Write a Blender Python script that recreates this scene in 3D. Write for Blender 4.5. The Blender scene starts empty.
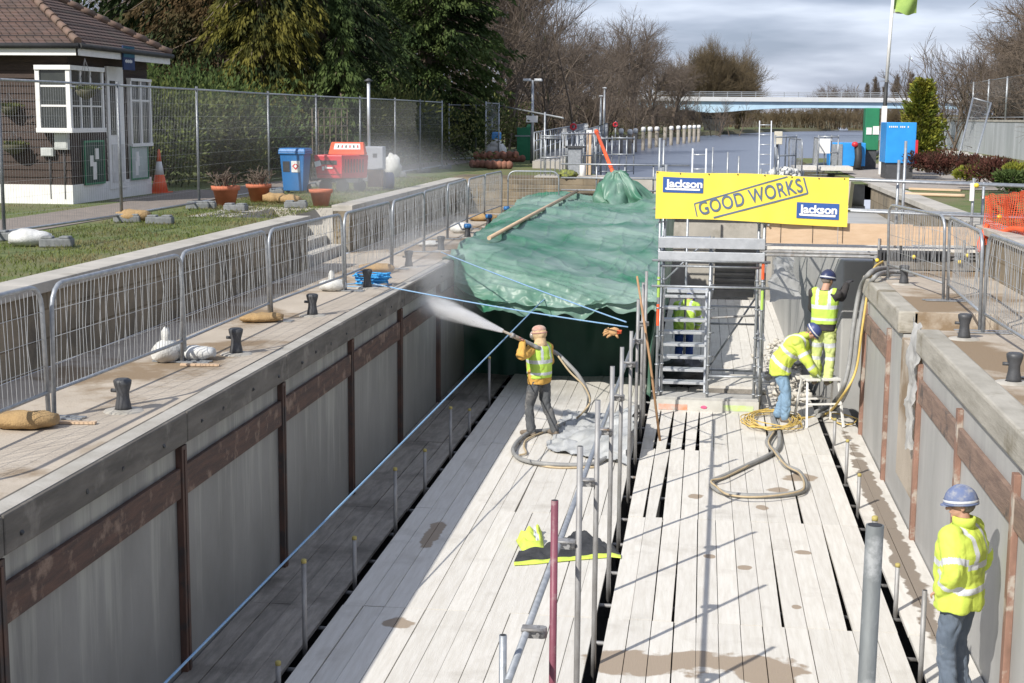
import bpy, bmesh, math, random
from mathutils import Vector, Matrix, noise, Quaternion
random.seed(7)
sc = bpy.context.scene
# ---------------------------------------------------------------- camera
F = 1470.0; H = 5.1; ROLL = 0.008; YAW = math.radians(7.3212); PITCH = math.radians(8.7000)
_fh = Vector((-math.sin(YAW), math.cos(YAW), 0))
_r = Vector((math.cos(YAW), math.sin(YAW), 0))
_f = _fh*math.cos(PITCH) - Vector((0, 0, 1))*math.sin(PITCH)
_u = _fh*math.sin(PITCH) + Vector((0, 0, 1))*math.cos(PITCH)
_r2 = _r*math.cos(ROLL) + _u*math.sin(ROLL)
_u2 = _u*math.cos(ROLL) - _r*math.sin(ROLL)
cam_d = bpy.data.cameras.new('camera'); cam = bpy.data.objects.new('camera', cam_d)
sc.collection.objects.link(cam); sc.camera = cam
cam_d.sensor_width = 36; cam_d.lens = F/1024*36; cam_d.clip_end = 6000; cam_d.clip_start = 0.1
M3 = Matrix((_r2, _u2, -_f)).transposed()
cam.matrix_world = Matrix.Translation((0, 0, H)) @ M3.to_4x4()

def ray(px, py): return (_r2*(px-512) - _u2*(py-341.5) + _f*F)
def P(px, py, z):
    d = ray(px, py); t = (z-H)/d.z; return Vector((0, 0, H)) + d*t
def PY(px, py, Y):
    d = ray(px, py); t = Y/d.y; return Vector((0, 0, H)) + d*t
def PX(px, py, X):
    d = ray(px, py); t = X/d.x; return Vector((0, 0, H)) + d*t

# ---------------------------------------------------------------- sky, sun, exposure
SUN_DIR = Vector((0.67, 1.06, -1.0)).normalized()       # the way the light travels
SUN_EL = math.asin(-SUN_DIR.z); SUN_AZ = math.atan2(-SUN_DIR.x, -SUN_DIR.y)
w = bpy.data.worlds.new('World'); sc.world = w; w.use_nodes = True
nt = w.node_tree; nt.nodes.clear()
def N(t, **k):
    n = nt.nodes.new(t)
    for a, b in k.items(): setattr(n, a, b)
    return n
sky = N('ShaderNodeTexSky', sky_type='NISHITA', sun_disc=False, sun_elevation=SUN_EL, sun_rotation=SUN_AZ)
tc = N('ShaderNodeTexCoord'); mp = N('ShaderNodeMapping'); mp.inputs['Scale'].default_value = (5.0, 5.0, 30.0)
mp.inputs['Rotation'].default_value = (0.0, 0.01, 0)
nz = N('ShaderNodeTexNoise'); nz.inputs['Scale'].default_value = 1.25; nz.inputs['Detail'].default_value = 5; nz.inputs['Roughness'].default_value = .48
cr = N('ShaderNodeValToRGB'); e = cr.color_ramp.elements
e[0].position = .38; e[0].color = (2.3, 2.75, 3.9, 1); e[1].position = .66; e[1].color = (6.0, 6.5, 7.8, 1)
m_ = cr.color_ramp.elements.new(.5); m_.color = (3.5, 3.95, 5.2, 1)
mix = N('ShaderNodeMix', data_type='RGBA'); mix.inputs['Factor'].default_value = .84
bg = N('ShaderNodeBackground'); bg.inputs['Strength'].default_value = .1; out = N('ShaderNodeOutputWorld')
L = nt.links.new
L(tc.outputs['Generated'], mp.inputs['Vector']); L(mp.outputs[0], nz.inputs['Vector']); L(nz.outputs['Fac'], cr.inputs['Fac'])
L(sky.outputs[0], mix.inputs[6]); L(cr.outputs[0], mix.inputs[7]); L(mix.outputs[2], bg.inputs['Color']); L(bg.outputs[0], out.inputs['Surface'])
sd = bpy.data.lights.new('sun', 'SUN'); sd.energy = 3.9; sd.angle = math.radians(.5); sd.color = (1, .955, .88)
so = bpy.data.objects.new('sun', sd); sc.collection.objects.link(so)
so.rotation_euler = SUN_DIR.to_track_quat('-Z', 'Y').to_euler(); so.location = (-20, -30, 40)
sc.view_settings.view_transform = 'Standard'; sc.view_settings.look = 'None'; sc.view_settings.gamma = 1
sc.view_settings.use_curve_mapping = False; sc.view_settings.exposure = 0.5
sc.cycles.volume_bounces = 3; sc.cycles.max_bounces = 6; sc.cycles.transparent_max_bounces = 8

# ---------------------------------------------------------------- materials
def mat(name, c1, c2=None, scale=4, stretch=(1, 1, 1), rough=.8, metal=0, bump=.15, bscale=None, island=0, detail=6, lo=.35, hi=.65, c3=None, s3=.6, w3=(.55, .65), spec=.5, trans=0, sheet=False):
    m = bpy.data.materials.new(name); m.use_nodes = True
    t = m.node_tree; n = t.nodes; l = t.links.new; b = n['Principled BSDF']
    b.inputs['Roughness'].default_value = rough; b.inputs['Metallic'].default_value = metal
    b.inputs['Specular IOR Level'].default_value = spec
    co = n.new('ShaderNodeTexCoord'); mp = n.new('ShaderNodeMapping'); mp.inputs['Scale'].default_value = stretch
    l(co.outputs['Object'], mp.inputs[0])
    nz = n.new('ShaderNodeTexNoise'); nz.inputs['Scale'].default_value = scale; nz.inputs['Detail'].default_value = detail; nz.inputs['Roughness'].default_value = .6
    l(mp.outputs[0], nz.inputs['Vector'])
    if c2 is None: c2 = tuple(x*.8 for x in c1)
    r = n.new('ShaderNodeValToRGB'); r.color_ramp.elements[0].position = lo; r.color_ramp.elements[1].position = hi
    r.color_ramp.elements[0].color = (*c1, 1); r.color_ramp.elements[1].color = (*c2, 1)
    l(nz.outputs['Fac'], r.inputs[0]); col = r.outputs[0]
    if c3:
        n3 = n.new('ShaderNodeTexNoise'); n3.inputs['Scale'].default_value = s3; n3.inputs['Detail'].default_value = 8; n3.inputs['Roughness'].default_value = .62
        l(co.outputs['Object'], n3.inputs['Vector'])
        mr = n.new('ShaderNodeMapRange'); mr.inputs[1].default_value = w3[0]; mr.inputs[2].default_value = w3[1]
        l(n3.outputs['Fac'], mr.inputs[0])
        mx = n.new('ShaderNodeMix'); mx.data_type = 'RGBA'; mx.inputs[7].default_value = (*c3, 1)
        l(mr.outputs[0], mx.inputs[0]); l(col, mx.inputs[6]); col = mx.outputs[2]
    if island:
        g = n.new('ShaderNodeNewGeometry'); mr = n.new('ShaderNodeMapRange'); mr.inputs[3].default_value = 1-island; mr.inputs[4].default_value = 1+island
        l(g.outputs['Random Per Island'], mr.inputs[0])
        hs = n.new('ShaderNodeHueSaturation'); l(mr.outputs[0], hs.inputs['Value']); l(col, hs.inputs['Color']); col = hs.outputs[0]
    l(col, b.inputs['Base Color'])
    if bump:
        n2 = n.new('ShaderNodeTexNoise'); n2.inputs['Scale'].default_value = bscale or scale*5; n2.inputs['Detail'].default_value = 4
        l(mp.outputs[0], n2.inputs['Vector']); bp = n.new('ShaderNodeBump'); bp.inputs['Strength'].default_value = bump; bp.inputs['Distance'].default_value = .02
        l(n2.outputs['Fac'], bp.inputs['Height']); l(bp.outputs[0], b.inputs['Normal'])
    if trans:
        tr = n.new('ShaderNodeBsdfTranslucent'); ms = n.new('ShaderNodeMixShader'); ms.inputs[0].default_value = trans
        l(col, tr.inputs[0]); l(b.outputs[0], ms.inputs[1]); l(tr.outputs[0], ms.inputs[2]); l(ms.outputs[0], n['Material Output'].inputs[0])
    m['col'] = 1
    return m
K = {}
K['galv'] = mat('galvanised_steel', (.42, .44, .46), (.30, .32, .34), 14, rough=.45, metal=.55, bump=.05, island=.08)
K['galv_old'] = mat('weathered_tube_steel', (.36, .36, .36), (.22, .21, .20), 10, (1, 1, .3), rough=.6, metal=.4, bump=.1, c3=(.22, .16, .11), s3=5, w3=(.6, .7), island=.12)
K['wire'] = mat('fence_wire', (.50, .51, .51), (.42, .43, .43), 20, rough=.5, metal=.5, bump=0)
K['alu'] = mat('aluminium', (.62, .64, .66), (.5, .52, .54), 6, rough=.4, metal=.5, bump=.05, island=.08)
K['board'] = mat('bleached_scaffold_board', (.655, .63, .58), (.575, .545, .49), 4, (5, .45, 5), rough=.85, bump=.2, bscale=18, island=.06, c3=(.47, .44, .39), s3=1.3, w3=(.56, .75))
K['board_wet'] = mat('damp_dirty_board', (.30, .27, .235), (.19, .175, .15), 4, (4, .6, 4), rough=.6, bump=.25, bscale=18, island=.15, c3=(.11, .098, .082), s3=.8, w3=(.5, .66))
K['pit'] = mat('dark_lock_bottom', (.035, .035, .035), (.02, .02, .02), 3)
K['ply'] = mat('plywood', (.60, .44, .30), (.52, .37, .24), 3, (1, 1, 6), rough=.75, bump=.1)
K['quay'] = mat('quay_concrete', (.47, .41, .335), (.39, .335, .27), 1.2, rough=.9, bump=.3, bscale=40, c3=(.24, .175, .11), s3=.5, w3=(.49, .57))
K['cope'] = mat('weathered_coping', (.42, .395, .34), (.30, .28, .235), 3, (1, .5, 3), rough=.85, bump=.4, bscale=12, c3=(.20, .175, .125), s3=1.8, w3=(.55, .68))
K['cope_left'] = mat('dark_weathered_coping', (.15, .135, .115), (.085, .077, .065), 3, (1, .5, 3), rough=.85, bump=.5, bscale=12, c3=(.22, .20, .17), s3=2.5, w3=(.55, .68))  # weathered timber, with the shade on its face darkened into the colour
K['cope_top'] = mat('coping_top', (.42, .40, .36), (.33, .31, .27), 3, rough=.85, bump=.3, bscale=30)  # paler coping colour that paints the sunlit top of the left beam
K['rust'] = mat('rusty_steel', (.10, .05, .034), (.055, .032, .025), 6, (1, 1, .4), rough=.7, bump=.3, c3=(.045, .035, .032), s3=3, w3=(.5, .6))
K['rust_dry'] = mat('blasted_rusty_steel', (.29, .165, .12), (.19, .11, .08), 6, (1, 1, .4), rough=.8, bump=.3, c3=(.38, .33, .28), s3=3, w3=(.52, .6))
K['timber_red'] = mat('red_brown_waling', (.11, .058, .04), (.055, .034, .027), 5, (1, .5, 4), rough=.75, bump=.4, c3=(.22, .15, .11), s3=4, w3=(.55, .65))
K['timber_pale'] = mat('scraped_waling', (.27, .185, .14), (.17, .115, .09), 5, (1, .5, 4), rough=.8, bump=.5, c3=(.10, .08, .07), s3=2.2, w3=(.56, .62))
def concrete_wall(name, base, dark, light, amount):
    m = mat(name, base, dark, 1.1, (1, 1, .55), rough=.55, bump=.12, bscale=14, lo=.3, hi=.7)
    t = m.node_tree; n = t.nodes; l = t.links.new; b = n['Principled BSDF']
    old = b.inputs['Base Color'].links[0].from_socket
    co = n.new('ShaderNodeTexCoord'); mp = n.new('ShaderNodeMapping'); mp.inputs['Scale'].default_value = (1, 4, .3)
    nz = n.new('ShaderNodeTexNoise'); nz.inputs['Scale'].default_value = 1; nz.inputs['Detail'].default_value = 5; nz.inputs['Roughness'].default_value = .65
    l(co.outputs['Object'], mp.inputs[0]); l(mp.outputs[0], nz.inputs['Vector'])
    sx = n.new('ShaderNodeSeparateXYZ'); l(co.outputs['Object'], sx.inputs[0])
    a = n.new('ShaderNodeMapRange'); a.inputs[1].default_value = .2; a.inputs[2].default_value = 2.0; a.inputs[3].default_value = .10; a.inputs[4].default_value = -.06
    l(sx.outputs['Z'], a.inputs[0])
    ad = n.new('ShaderNodeMath'); ad.operation = 'SUBTRACT'; l(nz.outputs['Fac'], ad.inputs[0]); l(a.outputs[0], ad.inputs[1])
    mr = n.new('ShaderNodeMapRange'); mr.inputs[1].default_value = .5; mr.inputs[2].default_value = .66; mr.inputs[4].default_value = amount; l(ad.outputs[0], mr.inputs[0])
    mx = n.new('ShaderNodeMix'); mx.data_type = 'RGBA'; mx.inputs[7].default_value = (*light, 1)
    l(mr.outputs[0], mx.inputs[0]); l(old, mx.inputs[6]); l(mx.outputs[2], b.inputs['Base Color'])
    return m
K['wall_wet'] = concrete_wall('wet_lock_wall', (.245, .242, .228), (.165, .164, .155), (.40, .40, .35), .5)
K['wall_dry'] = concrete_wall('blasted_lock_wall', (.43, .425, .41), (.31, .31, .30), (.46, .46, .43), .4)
K['grass'] = mat('lawn', (.085, .125, .03), (.14, .155, .055), 3, rough=.95, bump=.6, bscale=60, c3=(.17, .145, .075), s3=.5, w3=(.48, .68))
K['path'] = mat('tarmac_path', (.25, .21, .18), (.19, .165, .145), 5, rough=.95, bump=.3, bscale=60)
K['slab'] = mat('pale_concrete', (.47, .44, .39), (.36, .34, .30), 2, rough=.9, bump=.2, bscale=30, c3=(.25, .23, .19), s3=1.2, w3=(.55, .7))
K['bankearth'] = mat('bank_earth', (.12, .10, .06), (.08, .085, .035), 1, rough=1, bump=.5)
K['white'] = mat('white_paint', (.78, .77, .74), (.70, .69, .66), 5, rough=.5, bump=.03)
K['black'] = mat('black_rubber', (.025, .025, .025), (.04, .04, .04), 5, rough=.6)
K['dark'] = mat('dark_grey_plastic', (.07, .072, .078), (.045, .047, .05), 7, rough=.5)
K['blue'] = mat('pump_blue', (.03, .30, .72), (.025, .26, .66), 3, rough=.4, bump=.02)
K['bin'] = mat('bin_blue', (.03, .17, .42), (.025, .14, .36), 3, rough=.45, bump=.02)
K['ropeblue'] = mat('blue_rope', (.14, .33, .58), (.32, .45, .58), 60, rough=.8, bump=.3)
K['red'] = mat('machine_red', (.62, .03, .045), (.52, .03, .04), 3, rough=.4, bump=.02)
K['terracotta'] = mat('terracotta', (.52, .17, .09), (.42, .13, .07), 6, rough=.85)
K['green'] = mat('painted_green', (.02, .20, .09), (.015, .16, .075), 3, rough=.5, bump=.02)
K['sand'] = mat('tan_hessian', (.42, .28, .13), (.32, .21, .10), 8, rough=.95, bump=.6, bscale=60)
K['sandw'] = mat('white_sandbag', (.66, .66, .64), (.52, .52, .49), 8, rough=.8, bump=.4, bscale=50)
K['block'] = mat('grey_rubber_block', (.22, .23, .23), (.15, .155, .155), 8, rough=.9)
K['orange'] = mat('safety_orange', (.85, .13, .04), (.75, .10, .03), 6, rough=.6)
K['yellow'] = mat('yellow_plastic', (.80, .62, .06), (.74, .55, .05), 6, rough=.5)
K['stone'] = mat('reddish_rubble', (.30, .13, .085), (.20, .095, .065), 4, rough=.95, bump=.5)
K['bark'] = mat('bare_bark', (.165, .128, .098), (.115, .09, .07), 4, rough=1, bump=0)  # bark colour lightened to stand in for distance haze
K['bark_tan'] = mat('tan_twigs', (.155, .115, .06), (.10, .075, .045), 2, rough=1, bump=0)

# ---------------------------------------------------------------- mesh builder
class MB:
    def __init__(s): s.v = []; s.f = []; s.m = []; s.s = []
    def add(s, vs, fs, mi=0, sm=False):
        o = len(s.v); s.v += [tuple(v) for v in vs]
        for f in fs: s.f.append(tuple(i+o for i in f)); s.m.append(mi); s.s.append(sm)
    def box(s, c, d, mi=0, rz=0, R=None):
        hx, hy, hz = d[0]/2, d[1]/2, d[2]/2
        if R is None: R = Matrix.Rotation(rz, 3, 'Z')
        c = Vector(c); vs = [c + R @ Vector((x*hx, y*hy, z*hz)) for z in (-1, 1) for y in (-1, 1) for x in (-1, 1)]
        s.add(vs, [(0, 2, 3, 1), (4, 5, 7, 6), (0, 1, 5, 4), (2, 6, 7, 3), (0, 4, 6, 2), (1, 3, 7, 5)], mi)
    def bb(s, x0, x1, y0, y1, z0, z1, mi=0): s.box(((x0+x1)/2, (y0+y1)/2, (z0+z1)/2), (abs(x1-x0), abs(y1-y0), abs(z1-z0)), mi)
    def beam(s, a, b, w, h, mi=0, up=(0, 0, 1)):
        a = Vector(a); b = Vector(b); d = b-a; y = d.normalized(); x = y.cross(Vector(up))
        if x.length < 1e-4: x = Vector((1, 0, 0))
        x.normalize(); z = x.cross(y); s.box((a+b)/2, (w, d.length, h), mi, R=Matrix((x, y, z)).transposed())
    def pipe(s, pts, r, mi=0, n=8, cap=True, sm=True):
        pts = [Vector(p) for p in pts]; rs = r if isinstance(r, (list, tuple)) else [r]*len(pts)
        o = len(s.v); prev = None
        for i, p in enumerate(pts):
            t = (pts[min(i+1, len(pts)-1)]-pts[max(i-1, 0)]).normalized()
            if prev is None:
                x = t.cross(Vector((0, 0, 1)))
                if x.length < .05: x = t.cross(Vector((0, 1, 0)))
            else: x = prev - t*prev.dot(t)
            x.normalize(); prev = x; y = t.cross(x)
            for k in range(n):
                a = 2*math.pi*k/n; s.v.append(tuple(p + (x*math.cos(a)+y*math.sin(a))*rs[i]))
        for i in range(len(pts)-1):
            for k in range(n):
                a = o+i*n+k; b = o+i*n+(k+1) % n; s.f.append((a, b, b+n, a+n)); s.m.append(mi); s.s.append(sm)
        if cap:
            s.f.append(tuple(o+k for k in range(n))[::-1]); s.m.append(mi); s.s.append(False)
            q = o+(len(pts)-1)*n; s.f.append(tuple(q+k for k in range(n))); s.m.append(mi); s.s.append(False)
    def tube(s, a, b, r, mi=0, n=8, r2=None): s.pipe([a, b], [r, r if r2 is None else r2], mi, n)
    def rings(s, rs, mi=0, sm=True, cap=True):      # rs: lists of points of equal length
        o = len(s.v); n = len(rs[0])
        for r in rs: s.v += [tuple(p) for p in r]
        for i in range(len(rs)-1):
            for k in range(n):
                a = o+i*n+k; b = o+i*n+(k+1) % n; s.f.append((a, b, b+n, a+n)); s.m.append(mi); s.s.append(sm)
        if cap:
            s.f.append(tuple(o+k for k in range(n))[::-1]); s.m.append(mi); s.s.append(False)
            q = o+(len(rs)-1)*n; s.f.append(tuple(q+k for k in range(n))); s.m.append(mi); s.s.append(False)
    def lathe(s, c, prof, mi=0, n=20, cap=True):     # prof: (r, z)
        c = Vector(c); s.rings([[c+Vector((r*math.cos(2*math.pi*k/n), r*math.sin(2*math.pi*k/n), z)) for k in range(n)] for r, z in prof], mi, True, cap)
    def blob(s, c, r, mi=0, n=12, m=8, nz=0, sc_=1, R=None, seed=0):
        c = Vector(c); rs = []
        for i in range(m+1):
            th = math.pi*(.02+.96*i/m); row = []
            for k in range(n):
                ph = 2*math.pi*k/n; d = Vector((math.sin(th)*math.cos(ph), math.sin(th)*math.sin(ph), -math.cos(th)))
                q = 1+nz*noise.noise(d*sc_+Vector((seed, seed*2, 0))); p = Vector((d.x*r[0], d.y*r[1], d.z*r[2]))*q
                row.append(c + (R @ p if R else p))
            rs.append(row)
        s.rings(rs, mi)
    def grid(s, fn, nu, nv, mi=0, sm=True):
        s.add([fn(i/nu, j/nv) for j in range(nv+1) for i in range(nu+1)], [(j*(nu+1)+i, j*(nu+1)+i+1, (j+1)*(nu+1)+i+1, (j+1)*(nu+1)+i) for j in range(nv) for i in range(nu)], mi, sm)
    def build(s, name, mats, parent=None, at=None, bevel=0, solid=0):
        me = bpy.data.meshes.new(name)
        off = Vector(at) if at is not None else Vector((0, 0, 0)); sub = off
        if parent is not None:
            q = parent; sub = Vector((0, 0, 0))
            while q is not None: sub = sub + q.location; q = q.parent
        me.from_pydata([(v[0]-sub.x, v[1]-sub.y, v[2]-sub.z) for v in s.v], [], s.f)
        if not isinstance(mats, (list, tuple)): mats = [mats]
        for m in mats: me.materials.append(m)
        me.polygons.foreach_set('material_index', s.m); me.polygons.foreach_set('use_smooth', s.s); me.update()
        o = bpy.data.objects.new(name, me); sc.collection.objects.link(o)
        if parent is not None: o.parent = parent
        else: o.location = off
        if bevel:
            b = o.modifiers.new('bevel', 'BEVEL'); b.width = bevel; b.segments = 2; b.limit_method = 'ANGLE'; b.angle_limit = math.radians(50)
        if solid:
            b = o.modifiers.new('solid', 'SOLIDIFY'); b.thickness = solid
        return o
def tag(o, label=None, cat=None, group=None, kind=None):
    if label: o['label'] = label
    if cat: o['category'] = cat
    if group: o['group'] = group
    if kind: o['kind'] = kind
    return o
def thing(name, loc, label, cat, group=None):
    o = bpy.data.objects.new(name, None); o.empty_display_size = .2; sc.collection.objects.link(o); o.location = loc
    return tag(o, label, cat, group)
def dup(o, loc=None, rz=None, label=None, group=None, parent=None, scale=None):
    c = o.copy(); sc.collection.objects.link(c)
    if parent is not None: c.parent = parent
    if loc is not None: c.location = loc
    if rz is not None: c.rotation_euler = (0, 0, rz)
    if scale is not None: c.scale = scale
    if label: c['label'] = label
    if group: c['group'] = group
    for ch in [x for x in KIDS.get(o.name, [])]:
        d = dup(ch, parent=c)
    return c
KIDS = {}
def index_kids():
    KIDS.clear()
    for o in sc.objects:
        if o.parent: KIDS.setdefault(o.parent.name, []).append(o)
def catmull(pts, n=8):
    pts = [Vector(p) for p in pts]; q = [pts[0]*2-pts[1]]+pts+[pts[-1]*2-pts[-2]]; r = []
    for i in range(1, len(q)-2):
        a, b, c, d = q[i-1:i+3]
        for k in range(n):
            t = k/n; r.append(.5*((2*b)+(c-a)*t+(2*a-5*b+4*c-d)*t*t+(3*b-a-3*c+d)*t**3))
    r.append(pts[-1]); return r
def text_obj(name, body, m, size, mtx, parent, bold=0, spacing=1, extrude=.0015, warp=None):
    cu = bpy.data.curves.new(name, 'FONT'); cu.body = body; cu.size = size; cu.offset = bold; cu.extrude = extrude; cu.space_character = spacing
    o = bpy.data.objects.new(name, cu); sc.collection.objects.link(o)
    me = bpy.data.meshes.new_from_object(o.evaluated_get(bpy.context.evaluated_depsgraph_get()))
    bpy.data.objects.remove(o)
    me.materials.clear(); me.materials.append(m)
    sub = Vector((0, 0, 0)); q = parent
    while q is not None: sub = sub+q.location; q = q.parent
    for v in me.vertices:
        p = mtx @ v.co
        if warp: p = warp(p)
        v.co = p-sub
    me.name = name; ob = bpy.data.objects.new(name, me); sc.collection.objects.link(ob); ob.parent = parent
    return ob

# levels, in metres: 0 = board deck in the drained lock
QZ = 2.42; QR = 2.58; GZ = 3.3; WX = -4.68; EX = 2.70; RL = -6.88; RR = 4.66; WZ = 2.75
# ================================================================ the setting
g = MB()
ROWS = [(-30, RL, RR), (25.2, RL, RR), (25.201, RL-1.9, RR), (28.3, RL-1.9, RR), (28.301, RL, RR), (42.4, RL, RR), (42.41, -2.9, 4.2), (47, -3.4, 4.4), (52, -5.2, 4.1), (70, -7, 4.2), (88, -8.6, 6), (107, -9.5, 10), (150, -8.5, 15), (200, 1.2, 40), (260, 12, 70), (320, 30, 100)]
for (y0, a0, b0), (y1, a1, b1) in zip(ROWS, ROWS[1:]):
    if y1-y0 < .1: continue
    bank = .02 if y0 < 60 else 2.5
    g.add([(-900, y0, GZ), (a0-bank, y0, GZ), (a1-bank, y1, GZ), (-900, y1, GZ)], [(0, 1, 2, 3)])
    g.add([(b0+bank, y0, GZ), (900, y0, GZ), (900, y1, GZ), (b1+bank, y1, GZ)], [(0, 1, 2, 3)])
    if y0 > 42.4:
        g.add([(a0-bank, y0, GZ), (a0+.1, y0, 1.8), (a1+.1, y1, 1.8), (a1-bank, y1, GZ)], [(0, 1, 2, 3)], 1)
        g.add([(b0+bank, y0, GZ), (b1+bank, y1, GZ), (b1-.1, y1, 1.8), (b0-.1, y0, 1.8)], [(0, 1, 2, 3)], 1)
g.add([(-900, 320, GZ), (900, 320, GZ), (2500, 3500, GZ+14), (-2500, 3500, GZ+14)], [(0, 1, 2, 3)], 1)
g.add([(30, 320, 1.8), (100, 320, 1.8), (100, 320, GZ), (30, 320, GZ)], [(0, 1, 2, 3)], 1)
o = g.build('ground', [K['grass'], K['bankearth']]); tag(o, kind='structure')
water = mat('river_water', (.115, .135, .18), (.13, .15, .195), .3, rough=.3, bump=1.0, bscale=1.5)
g = MB(); g.add([(-14, 44.6, WZ), (20, 44.6, WZ), (20, 108, WZ), (-14, 108, WZ)], [(0, 1, 2, 3)]); g.add([(-14, 108, WZ), (20, 108, WZ), (110, 325, WZ), (-14, 325, WZ)], [(0, 1, 2, 3)])
tag(g.build('river', water), kind='structure')
g = MB(); g.bb(-5.6, 3.4, -20, 44, -1.0, -.55); tag(g.build('lock_bottom', K['pit']), kind='structure')
# quays either side of the lock
g = MB(); g.bb(RL, WX-.1, -20, 42, .4, QZ)
tag(g.build('left_quay', K['quay'], bevel=.01), kind='structure')
g = MB(); g.bb(EX+.13, RR+.02, -20, 18.15, .4, QR); g.bb(EX+1.15, RR+.02, 18.15, 19.85, .4, QR); g.bb(EX-.02, EX+1.15, 18.15, 19.85, .4, QR-.34); g.bb(EX+.13, RR+.02, 19.85, 24.4, .4, QR)
g.bb(3.5, RR+3, 24.4, 27.0, .4, QR); g.bb(3.5, RR+.3, 27, 42, .4, QR)
tag(g.build('right_quay', K['quay'], bevel=.01), kind='structure')
# paths
g = MB(); g.bb(-11.75, -10.15, -20, 29.2, GZ-.2, GZ+.012); g.bb(-12.2, -9.9, 29.2, 34, GZ-.2, GZ+.013)
pts = [(-11.75, 34), (-9.95, 34), (-9.6, 44), (-9, 60), (-10.6, 60), (-11.2, 44)]
g.add([(x, y, GZ+.012) for x, y in pts], [(0, 1, 2, 5), (5, 2, 3, 4)])
tag(g.build('garden_path', K['path']), kind='structure')
g = MB(); g.add([(5.6, 14, GZ+.01), (12, 14, GZ+.01), (14, 42, GZ+.01), (8.6, 42, GZ+.01)], [(0, 1, 2, 3)]); g.add([(4.7, 45, GZ+.014), (13, 45, GZ+.014), (13, 62, GZ+.014), (4.7, 62, GZ+.014)], [(0, 1, 2, 3)]); g.add([(4.9, 39.5, GZ+.018), (8.6, 39.5, GZ+.018), (8.6, 45, GZ+.018), (4.9, 45, GZ+.018)], [(0, 1, 2, 3)])
tag(g.build('towpath', mat('towpath_grit', (.36, .32, .28), (.28, .25, .22), 3, rough=.95, bump=.3, c3=(.22, .19, .15), s3=.8)), kind='structure')

# ---------------------------------------------------------------- lock chamber walls
POSTL = [9.03, 12.59, 15.83, 19.14, 22.4, 25.77, 29.1, 32.4, 35.7, 39.0]
lw = thing('lock_wall', (WX, 8, 0), 'long grey concrete lock chamber wall in shade with dark rusty posts and red-brown timber band, left of the board floor', 'wall', 'lock chamber walls')
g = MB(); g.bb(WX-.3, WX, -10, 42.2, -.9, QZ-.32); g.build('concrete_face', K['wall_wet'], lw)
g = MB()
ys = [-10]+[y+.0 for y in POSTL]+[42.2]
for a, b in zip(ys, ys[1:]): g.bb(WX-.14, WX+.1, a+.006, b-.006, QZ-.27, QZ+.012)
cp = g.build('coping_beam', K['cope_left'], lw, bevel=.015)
g = MB()
for i in range(60):
    y = -5+i*.85+random.uniform(-.2, .2); g.tube((WX+.09, y, QZ-.16+random.uniform(-.03, .03)), (WX+.106, y, QZ-.16), .022)
g.build('bolt', K['black'], cp)
g = MB(); g.bb(WX-.09, WX+.07, -10, 42.2, QZ-.03, QZ+.02); g.build('coping_strip', K['cope_top'], lw)  # pale strip laid over the beam as its sunlit top
for a, b in zip(ys, ys[1:]):
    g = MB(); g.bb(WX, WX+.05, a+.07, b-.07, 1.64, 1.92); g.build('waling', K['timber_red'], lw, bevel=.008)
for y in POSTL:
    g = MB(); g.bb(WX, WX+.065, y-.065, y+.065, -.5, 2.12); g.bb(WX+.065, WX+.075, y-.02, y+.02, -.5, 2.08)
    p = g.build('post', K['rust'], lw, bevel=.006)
rw = thing('lock_wall', (EX, 8, 0), 'pale blasted concrete lock chamber wall in sunlight with rusty posts, right of the board floor behind the standing man', 'wall', 'lock chamber walls')
g = MB(); g.bb(EX, EX+.3, -10, 18.15, -.9, QR-.3); g.bb(EX, EX+.3, 19.85, 24.4, -.9, QR-.3); g.bb(EX, EX+.28, 18.15, 19.85, -.9, QR-.68)
g.build('concrete_face', K['wall_dry'], rw)
POSTR = [9.5, 12.44, 15.23, 18.05, 21.1, 24.2]
g = MB(); g.bb(EX-.08, EX+.2, -10, 18.15, QR-.29, QR+.012); g.bb(EX-.08, EX+.2, 19.85, 24.4, QR-.29, QR+.012)
g.build('coping_beam', K['cope'], rw, bevel=.03)
ys = [-10]+POSTR
for a, b in zip(ys, ys[1:]):
    if a == 18.05: continue
    g = MB(); g.bb(EX-.05, EX, a+.07, b-.07, 1.72, 2.0); g.build('waling', K['timber_pale'], rw, bevel=.008)
for y in POSTR:
    g = MB(); g.bb(EX-.06, EX, y-.06, y+.06, -.5, 2.18); g.build('post', K['rust_dry'], rw, bevel=.006)
# gate recess and the wall beyond it
rw2 = thing('recess_wall', (2.55, 27, 0), 'pale concrete wall end beyond the gate recess, behind the worker in the dark helmet', 'wall')
g = MB()
g.add([(2.55, 26.9, -.9), (2.0, 30, -.9), (2.0, 42.2, -.9), (4.7, 42.2, -.9), (4.7, 26.9, -.9)]+[(2.55, 26.9, QR+.02), (2.0, 30, QR+.02), (2.0, 42.2, QR+.02), (4.7, 42.2, QR+.02), (4.7, 26.9, QR+.02)], [(0, 1, 6, 5), (1, 2, 7, 6), (2, 3, 8, 7), (3, 4, 9, 8), (4, 0, 5, 9), (5, 6, 7, 8, 9)])
g.build('concrete_face', K['wall_dry'], rw2, bevel=.03)
g = MB(); g.bb(3.15, 3.52, 24.4, 26.9, -.9, QR-.02); g.build('recess_face', mat('recess_concrete', (.2, .2, .2), (.14, .14, .14), 2), rw2)
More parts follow.
